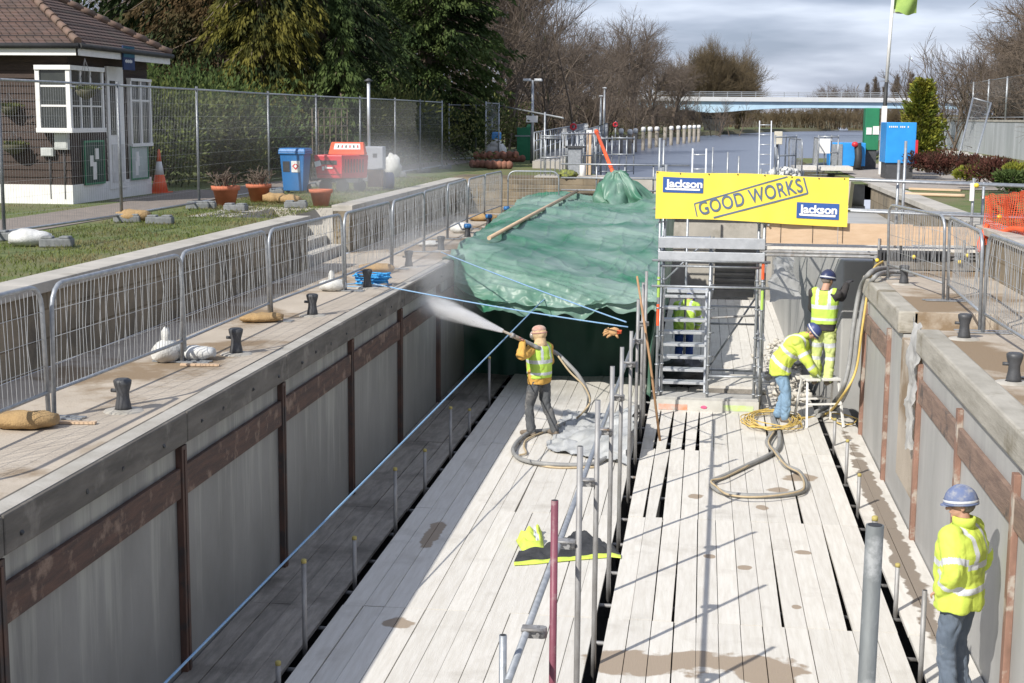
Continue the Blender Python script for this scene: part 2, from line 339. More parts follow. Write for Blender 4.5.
# retaining walls
def stone_wall_mat(name, c1, c2, mortar, bw=.9, bh=.3, dirt=(.12, .105, .08)):
    m = mat(name, c1, c2, 2, rough=.9, bump=.3, c3=dirt, s3=1.1, w3=(.5, .68))
    t = m.node_tree; n = t.nodes; l = t.links.new; b = n['Principled BSDF']; old = b.inputs['Base Color'].links[0].from_socket
    co = n.new('ShaderNodeTexCoord'); sx = n.new('ShaderNodeSeparateXYZ'); cx = n.new('ShaderNodeCombineXYZ'); ad = n.new('ShaderNodeMath')
    l(co.outputs['Object'], sx.inputs[0]); l(sx.outputs['X'], ad.inputs[0]); l(sx.outputs['Y'], ad.inputs[1]); l(ad.outputs[0], cx.inputs[0]); l(sx.outputs['Z'], cx.inputs[1])
    br = n.new('ShaderNodeTexBrick'); br.inputs['Scale'].default_value = 1; br.inputs['Brick Width'].default_value = bw; br.inputs['Row Height'].default_value = bh
    br.inputs['Mortar Size'].default_value = .012; br.inputs['Color1'].default_value = (1, 1, 1, 1); br.inputs['Color2'].default_value = (.8, .8, .8, 1); br.inputs['Mortar'].default_value = (*mortar, 1)
    l(cx.outputs[0], br.inputs['Vector'])
    mx = n.new('ShaderNodeMix'); mx.data_type = 'RGBA'; mx.blend_type = 'MULTIPLY'; mx.inputs[0].default_value = 1
    l(old, mx.inputs[6]); l(br.outputs['Color'], mx.inputs[7]); l(mx.outputs[2], b.inputs['Base Color'])
    return m
K['stonewall'] = stone_wall_mat('stone_retaining_wall', (.30, .245, .17), (.20, .165, .115), (.6, .57, .5), bw=1.9, bh=.31)
def walls(): pass
tw = thing('retaining_wall', (RL, 10, QZ), 'long low stone retaining wall with pale coping below the lawn, behind the left row of barriers', 'wall', 'low retaining walls beside the quays')
g = MB(); g.bb(RL-.32, RL+.001, -20, 25.2, QZ, GZ-.07); g.bb(RL-.32, RL+.001, 28.3, 42.0, QZ, GZ-.07)
g.build('stonework', K['stonewall'], tw)
g = MB()
for a, b in ((-20, 25.2), (28.3, 42.0)):
    y = a
    while y < b-.05:
        e_ = min(b, y+1.8); g.bb(RL-.36, RL+.06, y+.004, e_-.004, GZ-.07, GZ+.05); y = e_
g.build('coping', K['slab'], tw, bevel=.01)
tw2 = thing('retaining_wall', (RR, 10, QR), 'low stone retaining wall with dark edged coping right of the right quay, below the orange netting', 'wall', 'low retaining walls beside the quays')
g = MB(); g.bb(RR-.001, RR+.32, -20, 42.2, QR-.05, GZ-.07); g.build('stonework', K['stonewall'], tw2)
g = MB()
for a, b in ((-20, 46.2),):
    y = a
    while y < b-.05:
        e_ = min(b, y+1.8); g.bb(RR-.06, RR+.42, y+.004, e_-.004, GZ-.07, GZ+.05); y = e_
g.build('coping', K['slab'], tw2, bevel=.012)
# steps in the gap of the left retaining wall
st = MB()
st.bb(RL-1.95, RL-.33, 25.0, 25.2, QZ-.1, GZ-.004); st.bb(RL-1.95, RL-.33, 28.3, 28.5, QZ-.1, GZ-.004); st.bb(RL-2.2, RL-1.9, 25.2, 28.3, QZ-.1, GZ+.004)
for i in range(5): st.bb(RL-.1-.36*(i+1), RL-.1-.36*i, 25.2, 28.3, QZ-.1, QZ+.17*(i+1))
o = st.build('garden_steps', K['slab'], at=(RL, 28, QZ), bevel=.012); tag(o, 'pale concrete steps through the gap in the left retaining wall, below the terracotta pots', 'steps')
# end wall of the left quay with its steps
ew = thing('end_wall', (-5, 41, QZ), 'stepped stone wall closing the far end of the left quay, under the lock gate gear', 'wall')
g = MB()
g.bb(-7.2, -2.87, 40.9, 44.2, -.9, QZ)
for i in range(5): g.bb(-7.2, -2.87, 40.9+.34*i, 44.2, QZ+.188*i, QZ+.188*(i+1))
g.build('stonework', K['stonewall'], ew, bevel=.01)
g = MB(); g.bb(-2.868, -2.3, 40.88, 44.5, -.9, GZ+.08); g.build('gate_pier', mat('dark_gate_steel', (.05, .05, .055), (.03, .03, .033), 4, rough=.5), ew, bevel=.01)
g = MB(); g.bb(-2.28, 4.7, 44.2, 44.6, -.9, GZ+.02); g.bb(-2.28, 4.7, 43.9, 44.2, 2.3, 2.6)
o = g.build('stop_log_dam', K['slab'], at=(1, 44.4, 0), bevel=.01); tag(o, 'low concrete and timber dam holding the river back beyond the green sheet', 'dam')

# ---------------------------------------------------------------- board decks
def deck(name, x0, x1, yrows, label, m, z=0., gaps=(), seed=1, tilt=.004):
    rnd = random.Random(seed); n = round((x1-x0)/.228); pw = (x1-x0)/n
    d = thing(name, ((x0+x1)/2, yrows[0], 0), label, 'board deck', 'scaffold board decks on the lock floor')
    g = MB()
    for i in range(n):
        for j, (a, b) in enumerate(zip(yrows, yrows[1:])):
            q = rnd.uniform(-.004, .004); w = pw-.007; xa = x0+i*pw; wa = w; wb = w; sh = 0
            for (gi, gj, wd) in gaps:
                if gi == i and gj == j: wa -= wd; sh = rnd.uniform(-.0, .006)
            zz = z+rnd.uniform(-tilt, tilt); l0 = a+.004; l1 = b-.004+rnd.uniform(-.006, 0)
            vs = []
            for zc in (zz-.038, zz):
                vs += [(xa+q, l0, zc), (xa+q+wa, l0, zc), (xa+q+wb-rnd.uniform(0, .003), l1, zc), (xa+q, l1, zc)]
            g.add(vs, [(0, 3, 2, 1), (4, 5, 6, 7), (0, 1, 5, 4), (1, 2, 6, 5), (2, 3, 7, 6), (3, 0, 4, 7)])
            if rnd.random() < .0: pass
    g.build('boards', m, d)
    return d
YR = [6.8, 10.65, 14.55, 18.5, 22.5, 26.4, 30.3, 34.2, 38.1, 42]
def stained(base, spots, stain, name):
    m = base.copy(); m.name = name; t = m.node_tree; n = t.nodes; l = t.links.new; b = n['Principled BSDF']
    old = b.inputs['Base Color'].links[0].from_socket; g_ = n.new('ShaderNodeNewGeometry'); tot = None
    nz = n.new('ShaderNodeTexNoise'); nz.inputs['Scale'].default_value = 3.2; nz.inputs['Detail'].default_value = 6; l(g_.outputs['Position'], nz.inputs['Vector'])
    for (x, y, rx, ry) in spots:
        mp = n.new('ShaderNodeMapping'); mp.vector_type = 'TEXTURE'; mp.inputs['Location'].default_value = (x, y, 0); mp.inputs['Scale'].default_value = (rx, ry, 1)
        l(g_.outputs['Position'], mp.inputs[0]); ln = n.new('ShaderNodeVectorMath'); ln.operation = 'LENGTH'; l(mp.outputs[0], ln.inputs[0])
        a = n.new('ShaderNodeMath'); a.operation = 'MULTIPLY_ADD'; a.inputs[1].default_value = 1.5; l(nz.outputs['Fac'], a.inputs[0]); l(ln.outputs['Value'], a.inputs[2])
        if tot is None: tot = a.outputs[0]
        else:
            mn = n.new('ShaderNodeMath'); mn.operation = 'MINIMUM'; l(tot, mn.inputs[0]); l(a.outputs[0], mn.inputs[1]); tot = mn.outputs[0]
    mr = n.new('ShaderNodeMapRange'); mr.inputs[1].default_value = 1.62; mr.inputs[2].default_value = 1.5; l(tot, mr.inputs[0])
    mx = n.new('ShaderNodeMix'); mx.data_type = 'RGBA'; mx.inputs[7].default_value = (*stain, 1); l(mr.outputs[0], mx.inputs[0]); l(old, mx.inputs[6]); l(mx.outputs[2], b.inputs['Base Color'])
    return m
bm1 = stained(K['board'], [(-.4, 13.35, .8, .38), (.1, 13.5, .5, .3), (.75, 13.3, .35, .5), (1.3, 17.2, .12, .1), (.9, 19.2, .1, .16), (.2, 16.9, .08, .1), (1.1, 15.2, .06, .09), (-2.95, 14.1, .2, .18), (-3.2, 17.3, .14, .8), (.6, 16.5, .1, .12), (1.15, 20.2, .2, .18), (1.5, 21, .3, .3), (.0, 19.7, .12, .16)], (.33, .265, .20), 'bleached_board_with_damp_patches')
deck('board_deck', -3.64, -.97, YR, 'pale scaffold board deck left of the tube posts, under the man with the blasting hose', bm1, gaps=[(5, 3, .02), (8, 2, .03), (3, 4, .02)], seed=3)
deck('board_deck', -.84, 2.07, YR, 'wide pale scaffold board deck with damp patches between tube posts and right wall', bm1, gaps=[(0, 4, .04), (1, 4, .07), (2, 4, .05), (3, 4, .06), (1, 3, .09), (0, 3, .03), (9, 3, .03), (7, 2, .03), (8, 4, .05), (10, 2, .05), (2, 2, .03), (10, 5, .07)], seed=5)
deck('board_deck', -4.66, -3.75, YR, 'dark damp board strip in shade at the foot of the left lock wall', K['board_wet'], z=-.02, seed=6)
deck('board_deck', 2.17, 2.69, YR[:6], 'narrow dusty board strip at the foot of the right lock wall', stained(K['board'], [(2.45, 19, .16, 6)], (.24, .20, .16), 'dusty_board'), z=-.01, seed=8)
g = MB()
for y in [6+1.15*i for i in range(30)]:
    g.tube((WX+.02, y, -.09), (EX-.02, y, -.09), .024, 0, 6)
o = g.build('bearer_tubes', K['galv_old'], at=(0, 10, -.1)); tag(o, 'grid of scaffold tubes carrying the boards, seen only through the dark gaps between them', 'scaffold tubes')
# ================================================================ vegetation
ORD = ['first', 'second', 'third', 'fourth', 'fifth', 'sixth', 'seventh', 'eighth', 'ninth', 'tenth', 'eleventh', 'twelfth', 'thirteenth', 'fourteenth', 'fifteenth', 'sixteenth', 'seventeenth', 'eighteenth']
def leafmat(name, c1, c2, c3=None, isl=.25, tr=.25, s3=.5):
    return mat(name, c1, c2, 1.3, rough=.8, bump=0, island=isl, c3=c3, s3=s3, w3=(.45, .6), trans=tr, spec=.2)
LM = {
 'brown': leafmat('russet_foliage', (.07, .05, .022), (.12, .075, .035), (.03, .04, .015)),
 'gold': leafmat('golden_green_foliage', (.13, .125, .024), (.18, .16, .034), (.02, .032, .012), s3=1.1),
 'dark': leafmat('dark_green_foliage', (.036, .056, .022), (.062, .085, .03), (.02, .034, .015)),
 'yew': leafmat('mid_green_foliage', (.065, .105, .03), (.11, .145, .045), (.034, .058, .02), s3=.45),
 'lime': leafmat('yellow_green_foliage', (.22, .25, .035), (.32, .29, .05), (.12, .16, .03), s3=3),
 'lime2': leafmat('feathery_foliage', (.10, .13, .03), (.15, .17, .05), (.04, .06, .02), s3=2),
 'red': leafmat('dark_red_shrub_foliage', (.09, .03, .025), (.13, .06, .04), (.05, .035, .02), s3=2),
 'olive': leafmat('olive_shrub_foliage', (.12, .135, .04), (.17, .175, .06), (.05, .065, .022)),
}
def quads(name, arr, m, parent=None, at=None):
    g = MB()
    for i, q in enumerate(arr): g.v += q; g.f.append((4*i, 4*i+1, 4*i+2, 4*i+3)); g.m.append(0); g.s.append(False)
    return g.build(name, m, parent, at=at)
def leaf(p, d, l, wd, rnd, out):
    d = d.normalized(); s = d.cross(Vector((rnd.uniform(-1, 1), rnd.uniform(-1, 1), rnd.uniform(-1, 1))))
    if s.length < .01: return
    s.normalize(); a = p; b = p+d*l
    m = (a+b)/2
    out.append([tuple(a), tuple(m+s*wd), tuple(b), tuple(m-s*wd)])
def conifer(name, loc, h, r, lm, n, seed, label, cat='tree', ll=.26, lw_=.05, droop=.9, taper=.9, z0=.08, per=46, group=None, shape=None):
    rnd = random.Random(seed); t = thing(name, loc, label, cat, group); loc = Vector(loc)
    g = MB(); g.pipe([loc, loc+Vector((.1, 0, h*.5)), loc+Vector((0, .1, h*.97))], [h*.022, h*.015, .03], 0, 8)
    limbs = []; out = []
    for i in range(n):
        u = z0+(1-z0)*rnd.random()**1.1; a = rnd.uniform(0, 6.283)
        R = r*((1-u)**taper if shape is None else shape(u))*(.72+.5*noise.noise(Vector((math.cos(a)*1.4, math.sin(a)*1.4, u*4+seed))))*rnd.uniform(.75, 1.1)+.15
        o_ = loc+Vector((0, 0, u*h)); dr = Vector((math.cos(a), math.sin(a), 0)); sw = dr.cross(Vector((0, 0, 1)))
        up = rnd.uniform(.1, .35)*R; pts = [o_+dr*(R*t_)+Vector((0, 0, up*t_-droop*R*.55*t_*t_)) for t_ in (0, .35, .7, 1)]
        if i % 5 == 0: g.pipe(pts, [.05, .035, .02, .008], 0, 4, cap=False)
        for k in range(per):
            t_ = rnd.random()**.55; wid = R*.26*(1.15-t_)+.05; si = rnd.uniform(-1, 1)
            p = o_+dr*(R*t_)+sw*(wid*si)+Vector((0, 0, up*t_-droop*R*.55*t_*t_-abs(si)*wid*.35+rnd.uniform(-.12, .05)))
            leaf(p, dr*.7+sw*si*.6+Vector((0, 0, -droop*rnd.uniform(.3, 1.3))), ll*rnd.uniform(.6, 1.4), lw_*rnd.uniform(.7, 1.4), rnd, out)
    g.build('trunk', K['bark'], t); quads('crown', out, lm, t)
    return t
def shrub(name, loc, rx, ry, h, lm, n, seed, label, cat='shrub', ll=.12, lw_=.035, group=None):
    rnd = random.Random(seed); loc = Vector(loc); out = []; t = thing(name, loc, label, cat, group)
    cl = [(rnd.gauss(0, .45), rnd.gauss(0, .45), rnd.uniform(.25, .85)) for _ in range(max(6, n//160))]
    g = MB()
    for c in cl[:14]: g.pipe([loc, loc+Vector((c[0]*rx*.5, c[1]*ry*.5, c[2]*h*.5)), loc+Vector((c[0]*rx, c[1]*ry, c[2]*h))], [.03, .02, .008], 0, 4, cap=False)
    for i in range(n):
        c = rnd.choice(cl); q = Vector((rnd.gauss(0, 1), rnd.gauss(0, 1), rnd.gauss(0, 1))); q.normalize(); q *= rnd.random()**.4
        p = loc+Vector(((c[0]+q.x*.42)*rx, (c[1]+q.y*.42)*ry, max(.02, (c[2]+q.z*.3)*h)))
        leaf(p, q+Vector((0, 0, .4)), ll*rnd.uniform(.6, 1.4), lw_*rnd.uniform(.7, 1.3), rnd, out)
    g.build('stem', K['bark'], t); quads('foliage', out, lm, t); return t
def grow(g, p, d, l, r, lv, rnd, br, ang, upb, shr, segs=3, n=4):
    pts = [p]; rs = [r]; dd = d.copy()
    for k in range(segs):
        dd = (dd+Vector((rnd.gauss(0, .09), rnd.gauss(0, .09), rnd.gauss(0, .06)+upb))).normalized(); pts.append(pts[-1]+dd*(l/segs)); rs.append(r*(1-.5*(k+1)/segs))
    g.pipe(pts, rs, 0, n if r > .05 else 3, cap=False)
    if lv == 0: return
    for k in range(br):
        t_ = rnd.uniform(.3, 1) if k else 1; q = min(segs-1, int(t_*segs)); f_ = t_*segs-q; o_ = pts[q].lerp(pts[q+1], f_)
        ax = Vector((rnd.gauss(0, 1), rnd.gauss(0, 1), rnd.gauss(0, 1))).cross(dd)
        if ax.length < .01: continue
        nd = (Quaternion(ax.normalized(), rnd.gauss(ang, ang*.3)) @ dd).normalized()
        grow(g, o_, nd, l*shr*rnd.uniform(.75, 1.15), max(r*.5*rnd.uniform(.8, 1.1), .011), lv-1, rnd, br, ang, upb, shr, segs, n)
def bare(name, h, seed, label, cat, m, lv=5, br=4, ang=.62, upb=.03, shr=.66, group=None, trunk=.28, stems=1, rad=None):
    rnd = random.Random(seed); t = thing(name, (0, 0, 0), label, cat, group); tk = MB(); cr_ = MB()
    for s_ in range(stems):
        d = Vector((rnd.gauss(0, .08+.25*(stems > 1)), rnd.gauss(0, .08+.25*(stems > 1)), 1)).normalized(); r0 = rad or h*.022
        a = Vector((rnd.gauss(0, .2*(stems > 1)), rnd.gauss(0, .2*(stems > 1)), -.1)); b = a+d*h*trunk
        tk.pipe([a, a.lerp(b, .5)+Vector((.05, 0, 0)), b], [r0*1.2, r0, r0*.8], 0, 8)
        for k in range(br+1):
            ax = Vector((rnd.gauss(0, 1), rnd.gauss(0, 1), 0)).normalized(); nd = Quaternion(ax, rnd.gauss(ang*.7, .15)*(k > 0)) @ d
            grow(cr_, a.lerp(b, 1 if k < 2 else rnd.uniform(.7, 1)), nd, h*.36*rnd.uniform(.8, 1.1), r0*.6, lv-1, rnd, br, ang, upb, shr)
    tk.build('trunk', m, t); cr_.build('crown', m, t); return t
def fastig(name, h, seed, label, m, n=90, group=None):
    rnd = random.Random(seed); t = thing(name, (0, 0, 0), label, 'tree', group); tk = MB(); c = MB()
    tk.pipe([(0, 0, -.1), (.1, 0, h*.5), (0, .1, h*.98)], [h*.018, h*.011, .02], 0, 8)
    for i in range(n):
        u = rnd.uniform(.06, .92); a = rnd.uniform(0, 6.283); d = Vector((math.cos(a)*.42, math.sin(a)*.42, 1)).normalized()
        grow(c, Vector((0, 0, u*h)), d, h*.2*(1.15-u)*rnd.uniform(.8, 1.2), .05, 3, rnd, 5, .32, .05, .62)
    tk.build('trunk', m, t); c.build('crown', m, t); return t
G3 = Vector((0, 0, GZ))
def gp(px, Y): v = PY(px, 100, Y); return Vector((v.x, Y, GZ))
conifer('russet_conifer', gp(222, 47), 15, 3.6, LM['brown'], 420, 1, 'tall russet brown conifer with drooping sprays, right above the wooden hut roof', droop=1.0, ll=.2, lw_=.035, per=110, shape=lambda u: .95 if u < .6 else 2.3*(1-u))
conifer('golden_conifer', gp(262, 43.5), 12, 2.3, LM['gold'], 330, 2, 'golden green conifer with hanging sprays behind the blue bin', droop=1.5, ll=.2, lw_=.03, per=120, z0=.18, shape=lambda u: .9 if u < .6 else 2.2*(1-u))
conifer('dark_conifer', gp(322, 50), 15, 3.4, LM['dark'], 420, 3, 'very dark green conifer between the golden conifer and the rounded evergreen', droop=1.1, ll=.22, lw_=.04, per=100, shape=lambda u: .95 if u < .6 else 2.3*(1-u))
conifer('dark_conifer', gp(160, 54), 16, 5, LM['dark'], 420, 4, 'dark conifer behind the roof of the hut, left of the russet one', droop=1.0, ll=.4, lw_=.08, per=60, shape=lambda u: .95 if u < .6 else 2.3*(1-u))
conifer('small_conifer', gp(340, 44), 5.6, 1.4, LM['yew'], 130, 5, 'low yellow-green conifer with hanging tips in front of the dark conifer', droop=1.5, ll=.18, lw_=.028, per=110)
conifer('rounded_evergreen', gp(424, 60), 15, 4.6, LM['yew'], 620, 6, 'big rounded mid green evergreen tree left of the leafless poplar', droop=.75, ll=.22, lw_=.045, per=120, shape=lambda u: (1-(1.25*u-.5)**2)**.5 if u < 1 else 0, z0=.06)
conifer('dark_conifer', gp(365, 70), 17, 4.5, LM['dark'], 400, 7, 'dark conifer far back between the two big evergreens', droop=.9, ll=.5, lw_=.1, per=60, shape=lambda u: .95 if u < .6 else 2.3*(1-u))
for k, (px, Y, rx, h, lm, lab) in enumerate([(150, 39, 2.4, 3.0, 'yew', 'tall green hedge bush behind the traffic cone'), (158, 36.0, 1.3, 2.5, 'lime2', 'feathery yellow green bush over the traffic cone'), (215, 41, 2.6, 2.8, 'yew', 'green hedge bush behind the first terracotta pots'),
        (226, 38.5, 1.0, 2.1, 'olive', 'small light green bush left of the blue bin'), (272, 47, 3.0, 3.2, 'olive', 'olive hedge bush behind the blue bin'), (330, 46, 2.6, 2.6, 'olive', 'green hedge bush behind the trellis'), (385, 53, 3.0, 2.4, 'olive', 'green hedge bush behind the steel flue'), (432, 60, 1.9, 2.7, 'dark', 'rounded dark bush right of the flue beyond the fence'), (455, 66, 3.5, 2.3, 'olive', 'dull green bush below the big rounded evergreen'), (100, 44, 3.5, 4, 'dark', 'dark bush against the back of the wooden hut')]):
    shrub('hedge_bush', gp(px, Y), rx, rx*.7, h, LM[lm], 9000, 40+k, lab, ll=.14, lw_=.03, group='bushes behind the mesh fence')
# poplar and leafless trees
pop = fastig('leafless_poplar', 21, 11, 'tall narrow leafless poplar right of the rounded evergreen', K['bark'], 150, 'leafless poplars'); pop.location = gp(512, 88)
pop.scale = (1.05, 1.05, 1)
A = bare('leafless_tree', 12, 21, 'leafless tree', 'tree', K['bark'], lv=5, br=5, ang=.55, shr=.66)
B = bare('leafless_tree', 12, 33, 'leafless tree', 'tree', K['bark'], lv=5, br=5, ang=.7, shr=.68, trunk=.2, upb=.0)
W = bare('round_willow', 12, 55, 'big round tan willow crown standing behind the bridge', 'tree', K['bark_tan'], lv=5, br=6, ang=.42, shr=.68, trunk=.08, stems=5, upb=.03, rad=.2)
index_kids()
HT = {o_.name: max(v.co.z for ch in KIDS[o_.name] for v in ch.data.vertices) for o_ in (A, B, W)}
W.location = gp(708, 235); W.scale = ((PY(716, 28, 235).z-GZ)/HT[W.name]*.82,)*2+((PY(716, 28, 235).z-GZ)/HT[W.name],); 
wb = dup(W, gp(684, 250), 2, 'paler half hidden tree left of the big round willow'); wb.scale = Vector(W.scale)*.8
wb = dup(W, gp(738, 262), 4, 'thinner tree at the right edge of the big round willow'); wb.scale = Vector(W.scale)*.95
far = [(560, 118, 1.0, A, 'leafless tree nearest the tall poplar, left of the twin lamp posts'), (580, 136, .82, B, 'spreading leafless tree above the left end of the far railing'), (606, 150, 1.05, B, 'wide leafless tree above the two thin lamp posts'), (634, 160, 1.15, A, 'leafless tree with open crown above the nearest river piles'),
       (655, 178, 1.0, B, 'leafless tree above the middle of the row of piles'), (674, 190, .9, A, 'smaller leafless tree just left of the bridge pier'), (545, 100, .8, B, 'slim leafless tree at the right foot of the tall poplar'), (478, 92, 1.5, A, 'tall leafless tree behind the right edge of the rounded evergreen'), (535, 150, 1.1, A, 'leafless tree showing between the poplar and the far railing'), (620, 190, 1.2, B, 'hazy leafless tree behind the wide one')]
used = set(); TOP = {560: 42, 580: 30, 606: 34, 634: 28, 655: 44, 674: 66, 545: 20, 478: -30, 535: 30, 620: 50}
for px, Y, s_, src, lab in far:
    if src.name not in used: used.add(src.name); o = src; o.location = gp(px, Y); o['label'] = lab
    else: o = dup(src, gp(px, Y), px*.7, lab)
    s_ = (PY(px, TOP[px], Y).z-GZ)/HT[src.name]; s_ *= 1.22; o.scale = (s_*1.1, s_*1.1, s_); o['group'] = 'leafless trees on the left river bank'
rt = [(928, 95, 1.0, A, 'leafless tree over the golden cone shaped shrub'), (948, 84, 1.15, B, 'dark leafless tree above the left end of the right hand fence'), (968, 78, 1.2, A, 'tall dark leafless tree with a slanting crown above the right fence'), (990, 72, 1.25, B, 'leafless tree left of the bare pole at the right edge'), (1012, 70, 1.3, A, 'large leafless tree at the right edge of the view'), (1036, 66, 1.3, B, 'leafless tree partly outside the right edge'), (975, 100, 1.5, B, 'farther leafless tree filling the gap behind the right fence'), (1004, 104, 1.6, A, 'farther leafless tree beside the bare pole'), (940, 120, 1.3, A, 'pale leafless tree far behind the golden shrub')]
for px, Y, s_, src, lab in rt: o = dup(src, gp(px+(92 if px < 960 else 62), Y), px*.37, lab, 'leafless trees above the right hand fence'); s_ = (PY(px, {928: 30, 948: 5, 968: -20, 990: -45, 1012: -60, 1036: -70, 975: -20, 1004: -40, 940: 20}[px], Y).z-GZ)/HT[src.name]; o.scale = (s_*1.05, s_*1.05, s_)
P2 = None
for i, (px, Y, s_) in enumerate([(867, 420, .9), (875, 430, 1.05), (884, 420, .85), (896, 430, 1.1), (910, 425, 1.15), (857, 415, .6)]):
    o = dup(pop, gp(px, Y), i*1.3, 'small %s of the narrow poplars far behind the bridge deck' % (['leftmost but one', 'tallest left', 'short middle', 'middle', 'rightmost', 'leftmost, lowest'][i]), 'leafless poplars'); s_ *= .62; o.scale = (s_, s_, s_)
for i, (px, Y, s_) in enumerate([(822, 330, .9), (836, 340, 1.15), (850, 335, 1.0)]):
    o = dup(A, gp(px, Y), i*2, '%s low bare tree on the skyline behind the bridge' % ['leftmost', 'middle, widest', 'rightmost'][i], 'skyline trees'); q_ = (PY(px, 100-18*s_, Y).z-GZ)/HT[A.name]; o.scale = (q_*1.2, q_*1.2, q_)
# thickets: nobody could count them
def thicket(name, spots, h, m, m2, seed, label, dens=1.0):
    rnd = random.Random(seed); g = MB(); c0 = Vector(spots[0])
    for s_ in spots:
        s_ = Vector(s_)
        for k in range(int(9*dens)):
            p = s_+Vector((rnd.gauss(0, 3.2), rnd.gauss(0, 3), -.2)); d = Vector((rnd.gauss(0, .25), rnd.gauss(0, .25), 1)).normalized()
            grow(g, p, d, h*rnd.uniform(.45, .75), .07, 3, rnd, 5, .5, .02, .6, 2, 3)
        for k in range(int(70*dens)):
            p = s_+Vector((rnd.gauss(0, 3.4), rnd.gauss(0, 2.5), abs(rnd.gauss(0, .4))*h)); q = Vector((rnd.gauss(0, 1), rnd.gauss(0, 1), rnd.gauss(0, 1)+.6)).normalized()
            s2 = q.cross(Vector((rnd.gauss(0, 1), rnd.gauss(0, 1), 1))).normalized()*.03; a = p; b = p+q*rnd.uniform(.4, 1.2)
            g.add([a, (a+b)/2+s2, b, (a+b)/2-s2], [(0, 1, 2, 3)], 1)
    o = g.build(name, [m, m2], at=c0); tag(o, label, 'thicket', kind='stuff'); return o
tb = leafmat('winter_thicket', (.075, .055, .032), (.11, .085, .045), (.045, .045, .022), tr=.1)
tb2 = leafmat('tan_thicket', (.19, .12, .07), (.26, .17, .10), (.12, .10, .055), tr=.1)
thicket('bank_thicket', [gp(px, 150-abs(px-600)*.0+(px-540)*.35)+Vector((0, 0, -.5)) for px in range(535, 702, 9)]+[gp(px, 118) for px in range(480, 600, 12)], 4.2, K['bark'], tb, 3, 'brown winter thicket along the left river bank behind the piles', 1.3)
thicket('far_thicket', [gp(px, 305) for px in range(700, 925, 8)], 3.6, K['bark_tan'], tb2, 4, 'tan and russet winter scrub on the far bank seen under the bridge', 1.6)
thicket('right_thicket', [gp(px, 92) for px in range(1010, 1120, 9)], 5.5, K['bark'], tb, 5, 'dark leafless scrub behind the right hand fence', 1.2)
thicket('back_thicket', [gp(px, 84) for px in range(120, 480, 22)], 9, K['bark'], LM['dark'], 6, 'dark woodland far behind the garden conifers', 1.2)
# lawn blades
rnd = random.Random(12); out = []
for i in range(42000):
    y = 11+rnd.random()**1.2*32; x = rnd.uniform(-9.9, RL-.4) if rnd.random() < .75 else rnd.uniform(-16, -11.8)
    if x < -11.7 and y > 27.5: continue
    if noise.noise(Vector((x*1.3, y*1.3, 0))) < -.15 and rnd.random() < .7: continue
    p = Vector((x, y, GZ)); leaf(p, Vector((rnd.gauss(0, .5), rnd.gauss(0, .5), 1)), rnd.uniform(.03, .075), .006, rnd, out)
o = quads('grass_blades', out, leafmat('grass_blade', (.10, .15, .03), (.17, .19, .06), (.22, .18, .09), s3=.9), at=(-9, 20, GZ)); tag(o, 'short grass on the lawn above the left retaining wall', 'grass', kind='stuff')
# cone shrub and border on the right bank
conifer('golden_cone_shrub', gp(922, 50)+Vector((0, 0, .2)), 2.85, .85, LM['lime'], 330, 31, 'golden green cone shaped conifer behind the big blue pump cabinet', 'shrub', ll=.12, lw_=.03, droop=-.4, per=40, z0=.02, shape=lambda u: (1-u)**.6)
for k, (px, Y, rx, h, lm, lab) in enumerate([(930, 46, 1.0, 1.05, 'red', 'dark red shrub at the foot of the cone shaped conifer'), (950, 44, .9, .95, 'red', 'dark red shrub left of the leaning mesh panel'), (976, 42.5, .38, .85, 'red', 'small upright dark red shrub right of the leaning mesh panel'), (971, 40.3, .42, .42, 'lime', 'low bright green shrub on the raised bed by the rubble'), (1001, 38, 1.1, .95, 'red', 'wide purple red shrub near the right edge'),
        (1022, 35.6, .5, .85, 'lime', 'yellow shrub at the right edge of the view'), (1019, 34, .55, .65, 'yew', 'grey green shrub at the right edge below the yellow one'), (988, 42, .6, .6, 'olive', 'olive plants between the red shrubs')]):
    shrub('border_shrub', gp(px, Y)+Vector((0, 0, .25)), rx*.75, rx*.55, h*.62, LM[lm], 2600, 60+k, lab, ll=.08, lw_=.022, group='shrubs in the raised border')

# ================================================================ bridge, piles, landing stage
BY = 215
z = lambda y, px=760: PY(px, y, BY).z
br = thing('road_bridge', (PY(714, 100, BY).x, BY, 3), 'long low road bridge with pale blue girders crossing the river in the background', 'bridge')
xl = PY(560, 100, BY).x; xr = PY(1000, 100, BY).x
g = MB(); g.bb(xl, xr, BY, BY+9, z(97), z(101.5)); g.build('deck', mat('bridge_concrete', (.55, .56, .57), (.48, .49, .50), .5), br)
g = MB(); n_ = 26
for yy in (BY+.5, BY+8):
    g = MB()
    pts = [(xl+(xr-xl)*k/n_) for k in range(n_+1)]
    for a, b in zip(pts, pts[1:]):
        za = z(107.4) - .9*max(0, 1-abs(a-PY(714, 100, BY).x)/14)**2; zb = z(107.4) - .9*max(0, 1-abs(b-PY(714, 100, BY).x)/14)**2
        g.add([(a, yy, z(101.5)), (b, yy, z(101.5)), (b, yy, zb), (a, yy, za), (a, yy+.5, z(101.5)), (b, yy+.5, z(101.5)), (b, yy+.5, zb), (a, yy+.5, za)], [(0, 3, 2, 1), (4, 5, 6, 7), (3, 7, 6, 2)])
    g.build('girder', mat('pale_blue_paint', (.42, .58, .70), (.36, .50, .62), .5, rough=.5), br)
g = MB()
x_ = xl
while x_ < xr: g.beam((x_, BY+.2, z(97)), (x_, BY+.2, z(92)), .09, .09); x_ += 2
for q in (92, 93.6, 95.3): g.beam((xl, BY+.2, z(q)), (xr, BY+.2, z(q)), .08, .08)
g.build('parapet', K['galv'], br)
g = MB(); pxx = PY(714, 100, BY).x
